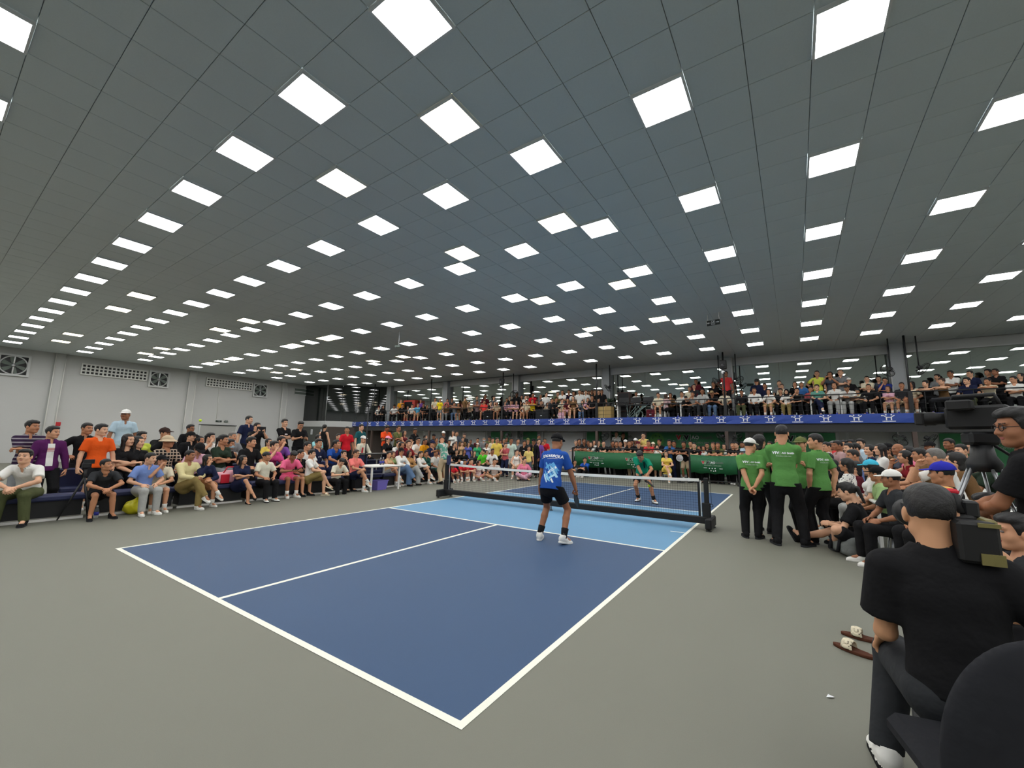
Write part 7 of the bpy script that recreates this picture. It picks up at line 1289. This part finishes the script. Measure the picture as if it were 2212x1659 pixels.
t = thing('tray', 'clear plastic tray on the right-hand white table', 'tray', (5.76, .60, .74)); g = MB(); g.box((0, 0, .004), (.11, .16, .004)).box((.11, 0, .035), (.004, .16, .035)).box((-.11, 0, .035), (.004, .16, .035)).box((0, .16, .035), (.11, .004, .035)).box((0, -.16, .035), (.11, .004, .035)); g.build('shell', M_['clear'], t)
for i, (x, y, z, lab) in enumerate(((7.12, .22, .742, 'tablet lying on the table at the right frame edge'), (7.70, 4.35, .742, 'open papers on the table deep in the right-hand crowd'))):
    t = thing('tablet' if i == 0 else 'papers', lab, 'tablet' if i == 0 else 'paper', (x, y, z), 20); MB().box((0, 0, .006), (.13, .18, .006), bev=.003).build('slab', M_['paper'], t); MB().box((0, 0, .0125), (.11, .16, .0008)).build('screen', M_['grey'], t)
t = thing('bucket', 'purple plastic box under the white table at left', 'box', (-5.98, -.02, 0), 8); g = MB(); g.add([(-.13, -.19, 0), (.13, -.19, 0), (.13, .19, 0), (-.13, .19, 0), (-.16, -.23, .27), (.16, -.23, .27), (.16, .23, .27), (-.16, .23, .27)], [(0, 3, 2, 1), (0, 1, 5, 4), (1, 2, 6, 5), (2, 3, 7, 6), (3, 0, 4, 7), (4, 5, 6, 7)]); g.build('tub', M_['purple'], t); g = MB()
for s in (-1, 1): g.box((s * .165, 0, .27), (.012, .245, .014)); g.box((0, s * .235, .27), (.165, .012, .014))
g.build('rim', M_['purple'], t)
t = thing('light_stand', 'tall black stand with lamp head behind the white table at left', 'stand', (-7.15, .3, 0)); MB().tube([(0, 0, .05), (0, 0, 2.62)], [.022, .016], 10).build('pole', M_['dark'], t); MB().tube([(0, 0, 2.62), (0, -.1, 2.74), (.02, -.02, 2.78)], .03, 8).build('lamp_head', M_['dark'], t)
for a in range(3): MB().tube([(0, 0, .62), (.38 * math.cos(a * 2.1), .38 * math.sin(a * 2.1), .02)], .014, 6).build('leg', M_['dark'], t)
t = thing('desk', 'black raised desk beside the tall stand at left', 'desk', (-7.35, .85, 0)); MB().box((0, 0, 1.03), (.28, .58, .02), bev=.008).build('top', M_['dark'], t)
for a in (-1, 1): MB().box((0, a * .5, .5), (.22, .02, .5)).build('side_panel', M_['seat'], t)
def mass(name, label, cat, prims, mats, loc, rz=0, k=.04, h=.02, extra=None):
    t = thing(name, label, cat, loc, rz); P = [q if callable(q) else None for q in prims]; V, Q = shell_mesh(union(P, k), (-.5, -.5, 0), (.5, .5, .9), h); link('body', mesh_arrays('body', V, [Q], mats=[mats]), t); return t
wob = lambda f, a, kk: (lambda p: f(p) + a * np.sin(p[:, 0] * kk) * np.sin(p[:, 1] * kk * 1.1 + 1) * np.sin(p[:, 2] * kk * .9))
t = mass('plastic_bag', 'yellow plastic bag on the floor by the grey-trousered person at left', 'bag', [wob(ell((0, 0, .13), (.15, .17, .14)), .02, 28), wob(cone((0, .02, .22), (0, .05, .34), .06, .02), .01, 40)], M_['yellowbag'], (-6.1, -5.75, 0)); MB().ring((0, .05, .36), (1, 0, 0), .05, .012, 12).build('handle_loop', M_['yellowbag'], t)
t = mass('sports_bag', 'red and white sports bag on the navy bench at left', 'bag', [box((0, 0, .14), (.14, .26, .12), .06), box((.02, .05, .2), (.1, .16, .1), .05)], M_['bagpink'], (-6.38, -4.05, .44)); MB().box((.145, -.12, .12), (.012, .09, .10), bev=.01).box((.13, .14, .16), (.02, .03, .14), bev=.01).build('red_panel', M_['bagred'], t)
MB().tube([(.10, -.15, .25), (.06, -.06, .38), (.06, .08, .38), (.10, .16, .25)], .014, 6).build('strap', M_['bagred'], t)
t = mass('backpack', 'grey backpack lying on the floor beside the camera man', 'bag', [box((0, 0, .15), (.20, .26, .14), .08), box((-.16, -.02, .12), (.08, .18, .09), .05)], M_['baggrey'], (5.33, -.62, 0), 20)
for s in (-1, 1): MB().tube([(-.10, .10 * s, .28), (-.24, .12 * s, .24), (-.27, .10 * s, .06)], .022, 6).build('strap', M_['fabric'], t)
MB().box((.08, .02, .295), (.07, .13, .012), bev=.006).build('blue_lid', M_['water'], t)
t = mass('trolley_case', 'dark suitcase standing behind the officials at right', 'suitcase', [box((0, 0, .36), (.20, .28, .32), .06)], M_['case'], (5.85, 1.7, 0), 10)
for s in (-1, 1): MB().box((-.205, s * .12, .36), (.008, .012, .30)).build('rib', M_['dark'], t)
MB().tube([(0, -.1, .66), (0, -.1, .90), (0, .1, .90), (0, .1, .66)], .010, 6).build('pull_handle', M_['dark'], t)
o = MB().add([(0, 0, .004), (.03, .005, .010), (.045, .03, .004), (.012, .035, .009)], [(0, 1, 2, 3), (3, 2, 1, 0)]).build('paper_scrap', M_['paper']); o.location = (4.70, -5.18, 0); tag(o, 'tiny white scrap lying on the grey floor at right', 'scrap')
for i, (x, y, rz, lab) in enumerate(((4.97, -4.36, 62, 'nearer sandal of two on the floor left of the camera man'), (5.06, -4.02, 80, 'farther sandal of two on the floor left of the camera man'))):
    t = thing('sandal', lab, 'sandal', (x, y, .085), rz); link('shoe', shoe_mesh('slide'), t); own_mat(t.children[0], cloth('cream'), cloth('brown'))
# ---------------------------------------------------------------- cameras
t = thing('phone_tripod', 'black tripod at the left behind the front row', 'tripod', (-6.15, -6.5, 0)); top_ = np.array((0, 0, .74))
for a in range(3): MB().tube([top_ * .98, (.26 * math.cos(.4 + a * 2.1), .26 * math.sin(.4 + a * 2.1), .01)], [.020, .011], 8).build('leg', M_['dark'], t)
MB().tube([(0, 0, .62), (0, 0, .92)], .018, 8).build('column', M_['dark'], t); MB().box((0, 0, .95), (.05, .06, .05), bev=.015).build('head', M_['dark'], t); MB().box((.03, .02, 1.02), (.012, .075, .04), bev=.004).build('clamp', M_['dark'], t)
TC = np.array((5.83, -3.98, 0)); t = thing('broadcast_tripod', 'tall black tripod under the television camera at right edge', 'tripod', TC, 10)
for a in range(3):
    d = np.array((math.cos(.9 + a * 2.094), math.sin(.9 + a * 2.094), 0)); n = np.array((-d[1], d[0], 0)) * .03
    for s in (-1, 1): MB().tube([np.array((0, 0, 1.42)) + d * .07 + n * s, d * .34 + n * s + (0, 0, .72)], .012, 8).build('upper_leg', M_['silver'], t)
    MB().tube([d * .30 + (0, 0, .80), d * .56 + (0, 0, .02)], .016, 8).build('lower_leg', M_['dark'], t)
MB().lathe([(.09, 1.38), (.10, 1.44), (.07, 1.50), (.06, 1.58)], (0, 0, 0), 16).build('bowl', M_['dark'], t); MB().box((0, 0, 1.63), (.09, .07, .05), bev=.02).build('fluid_head', M_['dark'], t); MB().tube([(.05, .05, 1.62), (.42, .20, 1.35)], .011, 8).build('pan_bar', M_['dark'], t)
for a in range(3): d = np.array((math.cos(.9 + a * 2.094), math.sin(.9 + a * 2.094), 0)); MB().tube([(0, 0, .80), d * .30 + (0, 0, .84)], .007, 6).build('spreader', M_['dark'], t)
t = thing('television_camera', 'black television camera on the tall tripod at right edge', 'camera', TC + (0, 0, 1.68), 62); MB().box((0, 0, .11), (.065, .17, .09), bev=.02).build('body', M_['rubber'], t); MB().lathe([(.045, 0), (.048, .07), (.055, .08), (.055, .13), (.062, .14)], (0, .16, .11), 18, 0, rot('x', -90)).build('lens', M_['rubber'], t); MB().box((0, .32, .11), (.07, .03, .052), bev=.01).build('lens_hood', M_['rubber'], t)
MB().tube([(0, -.12, .20), (0, -.10, .28), (0, .12, .28), (0, .15, .20)], .016, 8).build('top_handle', M_['rubber'], t); MB().box((-.12, .06, .20), (.05, .07, .04), bev=.012).build('viewfinder', M_['rubber'], t); MB().tube([(.06, .02, .27), (.06, .26, .27)], .018, 10).build('microphone', M_['fabric'], t); MB().box((0, -.20, .11), (.05, .035, .07), bev=.01).build('battery', M_['dark'], t)
# shoulder camera of the seated camera man
t = thing('shoulder_camera', 'black and tan shoulder video camera held by the camera man', 'camera', (5.20, -5.88, 1.165), 4); MB().box((-.015, .06, .02), (.06, .20, .085), bev=.02).build('body', M_['rubber'], t); MB().box((.055, -.05, .0), (.022, .14, .088), bev=.008).build('side_panel', M_['olive'], t); MB().box((.078, -.05, .0), (.003, .13, .045), bev=.002).build('control_panel', M_['rubber'], t); MB().box((.0815, -.06, .018), (.001, .05, .012)).build('display', plain('lcd_blue', (90, 150, 176), .3), t)
MB().box((.0, -.19, .0), (.062, .055, .082), bev=.012).build('battery', M_['rubber'], t); MB().box((.03, -.247, .072), (.032, .004, .008)).build('tan_band', M_['olive'], t); MB().box((.03, -.247, -.06), (.034, .004, .022)).build('tan_band', M_['olive'], t)
MB().lathe([(.05, 0), (.052, .10), (.06, .12), (.06, .18), (.072, .19), (.075, .26)], (-.02, .26, .02), 18, 0, rot('x', -90)).build('lens', M_['rubber'], t); MB().tube([(-.01, -.12, .10), (-.01, -.10, .165), (-.01, .18, .165), (-.01, .22, .10)], .017, 8).build('top_handle', M_['rubber'], t); MB().box((-.01, .03, .185), (.024, .10, .012), bev=.008).build('red_handle_cover', M_['bagred'], t); MB().box((-.01, .02, .198), (.020, .035, .002)).build('yellow_patch', plain('patch_yellow', (236, 190, 90), .6), t)
MB().box((-.09, .12, .08), (.045, .06, .035), bev=.012).build('viewfinder', M_['rubber'], t); MB().tube([(.02, -.02, .14), (.02, .04, .19), (-.02, .16, .17)], .006, 6).build('cable', M_['dark'], t); MB().box((.025, -.08, .12), (.025, .05, .035), bev=.008).build('receiver', M_['dark'], t)
t = thing('equipment_case', 'dark grey case under the seated camera man', 'case', (5.25, -6.05, 0), -5); MB().box((0, 0, .20), (.27, .22, .20), bev=.02).build('shell', M_['case'], t); MB().box((0, 0, .29), (.274, .224, .006)).build('seam', M_['dark'], t)
for s in (-1, 1): MB().box((s * .14, -.225, .29), (.025, .008, .03), bev=.004).build('latch', M_['dark'], t)
t = thing('office_chair', 'black padded chair back in the bottom right corner', 'chair', (5.21, -6.60, 0), 12)
V, Q = shell_mesh(lambda p: np.maximum(ell((0, 0, .55), (.285, .075, .42))(p), -(p[:, 2] - .30)), (-.32, -.12, .2), (.32, .12, 1.0), .02); link('backrest', mesh_arrays('backrest', V, [Q], mats=[M_['fabric']]), t); MB().box((0, .26, .42), (.25, .25, .045), bev=.03).build('seat', M_['fabric'], t); MB().tube([(0, .25, .05), (0, .25, .40)], .03, 10).build('column', M_['dark'], t); MB().box((0, .02, .40), (.035, .10, .02)).box((0, -.05, .48), (.035, .02, .10)).build('back_bracket', M_['dark'], t)
for a in range(5): c, s = math.cos(a * 1.257), math.sin(a * 1.257); MB().tube([(0, .25, .10), (.26 * c, .25 + .26 * s, .07)], [.024, .016], 8).lathe([(.028, -.012), (.028, .012)], (.26 * c, .25 + .26 * s, .03), 10, 0, rot('x', 90)).build('foot', M_['dark'], t)
# ---------------------------------------------------------------- fans, loudspeakers, cameras on poles, exit sign
def wall_fan(x, y, z, az, lab, g='black wall fans', r=.24, m='dark'):
    t = thing('wall_fan', lab, 'fan', (x, y, z), az, g); R = rot('x', -38)
    gd = MB(); ax = R @ np.array((0, 1., 0)); c0 = ax * .16
    gd.ring(c0, ax, r, .012, 26); gd.ring(c0 - ax * .05, ax, r * .98, .006, 26, 0, 4)
    for k in range(18):
        a = 2 * math.pi * k / 18; d = R @ np.array((math.cos(a), 0, math.sin(a))); gd.tube([c0 + ax * .035 + d * .04, c0 + ax * .03 + d * r * .7, c0 + d * r], .0028, 4)
        gd.tube([c0 - ax * .05 + d * r * .98, c0 - ax * .075 + d * .05], .0028, 4)
    gd.build('guard', M_[m], t); MB().lathe([(.02, -.02), (.07, 0), (.07, .11), (.045, .15)], c0 - ax * .20, 14, 0, R @ rot('x', -90)).build('motor', M_[m], t); MB().tube([c0 - ax * .12, (0, -.02, -.10), (0, -.10, -.12)], .016, 8).build('bracket', M_[m], t)
    for k in range(3):
        a = 2 * math.pi * k / 3 + .5; d = R @ np.array((math.cos(a), 0, math.sin(a))); e = np.cross(ax, d); b = MB(); b.add([c0 + d * .03 - e * .02, c0 + d * r * .9 - e * .07 - ax * .015, c0 + d * r * .92 + e * .06 + ax * .02, c0 + d * .03 + e * .02], [(0, 1, 2, 3), (3, 2, 1, 0)]); b.build('blade', M_['grey'], t)
for x, az, z, lab in ((2.28, 120, 1.98, 'black fan left of the brown column by the sponsor poster'), (2.72, 240, 1.98, 'black fan right of the brown column by the sponsor poster'), (8.12, 120, 1.98, 'black fan left of the grey column under the balcony at right'), (8.72, 240, 1.98, 'black fan right of the grey column under the balcony at right'), (-3.25, 235, 1.98, 'black fan in front of the left green poster'), (-9.2, 235, 1.98, 'black fan under the balcony by the farthest brown column')):
    wall_fan(x, 11.72, z, az, lab)
for x, az, lab in ((2.15, 120, 'black fan on the balcony pole left of the red-shirted person'), (2.85, 240, 'black fan on the balcony wall right of the red-shirted person'), (8.02, 120, 'black fan on the balcony left of the right-hand column'), (8.80, 240, 'black fan on the balcony right of the right-hand column'), (-3.1, 120, 'black fan on the balcony above the wooden boxes'), (-9.25, 240, 'black fan on the balcony at the third column from the right')):
    wall_fan(x, 12.35 if x not in (8.02, 8.8) else 12.0, 4.55, az, lab, 'black fans on the balcony'); MB().tube([(x, 12.35 if x not in (8.02, 8.8) else 12.0, 4.45), (x, 12.35 if x not in (8.02, 8.8) else 12.0, ZC)], .022, 8).build('hanging_rod', M_['dark'], wf)
for i, (x, lab) in enumerate(((2.43, 'black loudspeaker on the balcony pole above the red-shirted person'), (-9.58, 'black loudspeaker on the balcony pole above the black polo person'))):
    t = thing('loudspeaker', lab, 'loudspeaker', (x, 11.58, 5.12)); MB().box((0, 0, 0), (.14, .10, .20), bev=.03).build('cabinet', M_['rubber'], t); MB().lathe([(.09, 0), (.085, .008), (.02, .003)], (0, -.10, -.05), 18, 0, rot('x', 90)).build('cone', M_['dark'], t); MB().box((0, .10, 0), (.03, .03, .04)).build('bracket', M_['dark'], t)
    t = thing('security_camera', 'white security camera below the %s balcony loudspeaker' % ('right' if i == 0 else 'left'), 'camera', (x - .02, 11.52, 4.78)); R = rot('z', 25) @ rot('x', 20); MB().box(R @ np.array((0, -.04, 0)), (.055, .12, .055), R, bev=.02).build('housing', M_['whitepl'], t); MB().lathe([(.035, 0), (.04, .03)], R @ np.array((0, -.16, 0)), 14, 0, R @ rot('x', 90)).build('lens', M_['sblack'], t); MB().tube([(0, .0, .05), (.02, .16, .12)], .016, 8).build('arm', M_['whitepl'], t)
t = thing('security_camera', 'white rod with security camera hanging from the ceiling mid-hall', 'camera', (-7.77, 1.96, ZC)); MB().tube([(0, 0, 0), (0, 0, -.55)], .014, 8).build('rod', M_['whitepl'], t); MB().box((-.04, -.02, -.60), (.10, .045, .045), rot('z', 30), bev=.015).build('housing', M_['grey'], t)
t = thing('exit_sign', 'black hanging exit sign with arrows near the right ceiling', 'sign', (2.87, 5.48, 5.42), -10); MB().box((0, 0, 0), (.20, .02, .085), bev=.006).build('housing', plain('exit_black', (22, 30, 26), .4), t); MB().tube([(-.17, 0, .08), (-.17, 0, .30)], .008, 6).build('rod', M_['pipe'], t); MB().tube([(.17, 0, .08), (.17, 0, .30)], .008, 6).build('rod', M_['pipe'], t); g = MB()
for s in (-1, 1):
    bar(g, (s * .08, 0), (s * .15, 0), .014, -.0245); g.plate([(s * .18, 0), (s * .14, .03), (s * .14, -.03)][::s], (0, -.0245, 0), *E3, .004)
for a in ((-.05, -.06), (.05, .06)): g.box((0, -.0225, a[1]), (.055, .002, .004)); g.box((a[0], -.0225, 0), (.004, .002, .06))
disc(g, (.012, .035), .012, -.0245); bar(g, (.008, .02), (-.004, -.012), .018, -.0245); bar(g, (-.004, -.012), (.022, -.04), .010, -.0245); bar(g, (-.004, -.012), (-.03, -.035), .010, -.0245); bar(g, (.006, .014), (.034, .006), .008, -.0245); bar(g, (.004, .014), (-.024, .002), .008, -.0245)
g.build('symbols', M_['lgreen' if False else 'white'], t)
t = thing('pedestal_fan', 'white round fan standing in front of the far railing', 'fan', (.82, 9.80, 0)); g = MB(); g.ring((0, 0, 1.0), (0, 1, 0), .125, .012, 26)
for k in range(-3, 4):
    q = math.sqrt(max(.12 ** 2 - (k * .033) ** 2, 0)); g.tube([(k * .033, 0, 1 - q), (k * .033, 0, 1 + q)], .003, 4); g.tube([(-q, 0, 1 + k * .033), (q, 0, 1 + k * .033)], .003, 4)
g.build('guard', M_['whitepl'], t); MB().lathe([(.118, 0), (.118, .012)], (0, .035, 1.0), 24, 0, rot('x', 90)).build('blade_disc', plain('fan_pale', (206, 200, 206), .4), t); MB().tube([(0, .04, .88), (0, .05, .02)], .012, 8).build('pole', M_['dark'], t); MB().lathe([(.16, 0), (.15, .025), (.03, .04)], (0, .05, 0), 20).build('base', M_['dark'], t)
# ---------------------------------------------------------------- things on the balcony
t = thing('wooden_crate', 'stacked pale wooden boxes on the balcony by the pole', 'crate', (-3.25, 12.1, 2.8)); MB().box((0, 0, .33), (.38, .24, .33), bev=.01).build('case', M_['wood'], t)
for i in range(3): MB().box((-.16, -.245, .12 + .21 * i), (.20, .008, .09), bev=.004).build('front_board', plain('wood_pale', (206, 178, 116), .6), t)
t = thing('potted_plant', 'dark leafy plant on the wooden boxes on the balcony', 'plant', (-3.1, 12.2, 3.46)); MB().lathe([(.10, 0), (.13, .18), (.12, .18)], (0, 0, 0), 14).build('pot', M_['dark'], t); random.seed(5)
for i in range(46):
    a, e, L = random.uniform(0, 6.28), random.uniform(.1, 1.3), random.uniform(.25, .5); d = np.array((math.cos(a) * math.cos(e), math.sin(a) * math.cos(e) * .6, math.sin(e))); n = nrm(np.cross(d, (0, 0, 1))) * .035; m_ = d * L * .55 + (0, 0, .16); MB().add([(0, 0, .16), m_ + n, d * L + (0, 0, .10), m_ - n], [(0, 1, 2, 3), (3, 2, 1, 0)]).build('leaf', M_['leaf'], t)
def bal_table(x, w, lab):
    t = thing('balcony_table', lab, 'table', (x, 12.35, 2.8)); MB().box((0, 0, .72), (w / 2, .3, .02), bev=.008).build('table_top', M_['case'], t)
    for a in (-1, 1): MB().box((a * (w / 2 - .08), 0, .35), (.03, .22, .35)).build('leg', M_['pipe'], t)
bal_table(-1.75, 1.9, 'long table on the balcony with monitors and cables'); bal_table(.1, .9, 'small table on the balcony left of the grey polo person'); bal_table(5.15, .9, 'table on the balcony beside the black T-shirt person'); bal_table(6.85, .9, 'table on the balcony by the camouflage-shirted person')
for i, (x, lab) in enumerate(((-2.35, 'left black monitor on the balcony table'), (-1.75, 'middle black monitor on the balcony table'), (-1.1, 'right black monitor on the balcony table'))):
    t = thing('monitor', lab, 'monitor', (x, 12.4, 3.53), 180); MB().box((0, 0, .24), (.26, .018, .16), bev=.006).build('panel', M_['screen'], t); MB().box((0, .02, .06), (.03, .015, .06)).box((0, .02, .006), (.10, .07, .006)).build('stand', M_['dark'], t)
t = thing('loudspeaker', 'large dark wooden loudspeaker behind the balcony monitors', 'loudspeaker', (-2.5, 12.95, 2.8)); MB().box((0, 0, .95), (.33, .22, .52), bev=.01).build('cabinet', plain('speaker_brown', (70, 46, 40), .6), t); MB().box((0, -.225, .95), (.28, .006, .46)).build('grille', M_['rubber'], t); MB().box((0, 0, .21), (.25, .18, .21)).build('stand', M_['dark'], t)
t = thing('cables', 'tangled grey-green cables hanging under the balcony monitor table', 'cable', (-1.6, 12.1, 2.8)); g = MB(); random.seed(9)
for i in range(14):
    a, b = random.uniform(-.7, .7), random.uniform(-.7, .7); g.tube([(a, 0, .70), (a * .6 + b * .4, -.1, .35 + random.uniform(-.1, .1)), (a * .3 + b * .7, -.12, .06), (b, -.1, .02)], .010, 5)
g.build('loops', M_['cable'], t)
def bbag(x, lab, m, w=.2, h=.36, y=11.95):
    t = mass('backpack', lab, 'bag', [box((0, 0, h / 2), (w, .13, h / 2), .06), box((0, -.11, h * .35), (w * .7, .06, h * .28), .04)], m, (x, y, 2.8)); MB().ring((0, .05, h + .02), (1, 0, 0), .04, .010, 10).build('handle', m, t); MB().box((0, -.175, h * .4), (.05, .004, .02)).build('badge', M_['white'], t)
bbag(-.86, 'maroon backpack on the balcony edge', cloth('maroon'), .22, .44); bbag(-5.73, 'pink backpack on the balcony edge', cloth('lightpink'), .2, .40); bbag(9.35, 'black bag on the balcony edge with pale blue cloth', cloth('black'), .22, .26); bbag(-8.55 - 2.2, 'black backpack draped on the balcony railing at left', cloth('black'), .36, .62); bbag(-6.95, 'dark bags piled on the balcony under the yellow-shirted person', cloth('charcoal'), .42, .6)
random.seed(3)
for i, x in enumerate((-17.2, -16.5, -14.9, -12.2, -10.9, -9.1, -7.2, -4.6, -2.0, .4, .9, 1.9, 3.2, 4.5, 6.3, 7.2, 8.1, 9.0)): bottle(x, 11.86, 2.8, 'water bottle on the balcony edge, %s from the left' % NUM[i], 'water bottles on the balcony edge')
t = thing('red_cabinet', 'red-framed glass cabinet on the balcony at far left', 'cabinet', (-19.0, 13.05, 2.8)); MB().box((0, .0, .85), (.62, .20, .85), bev=.03).build('body', M_['orangebox'], t); MB().box((-.05, -.205, 1.05), (.42, .008, .52), bev=.01).build('glass_door', M_['screen'], t)
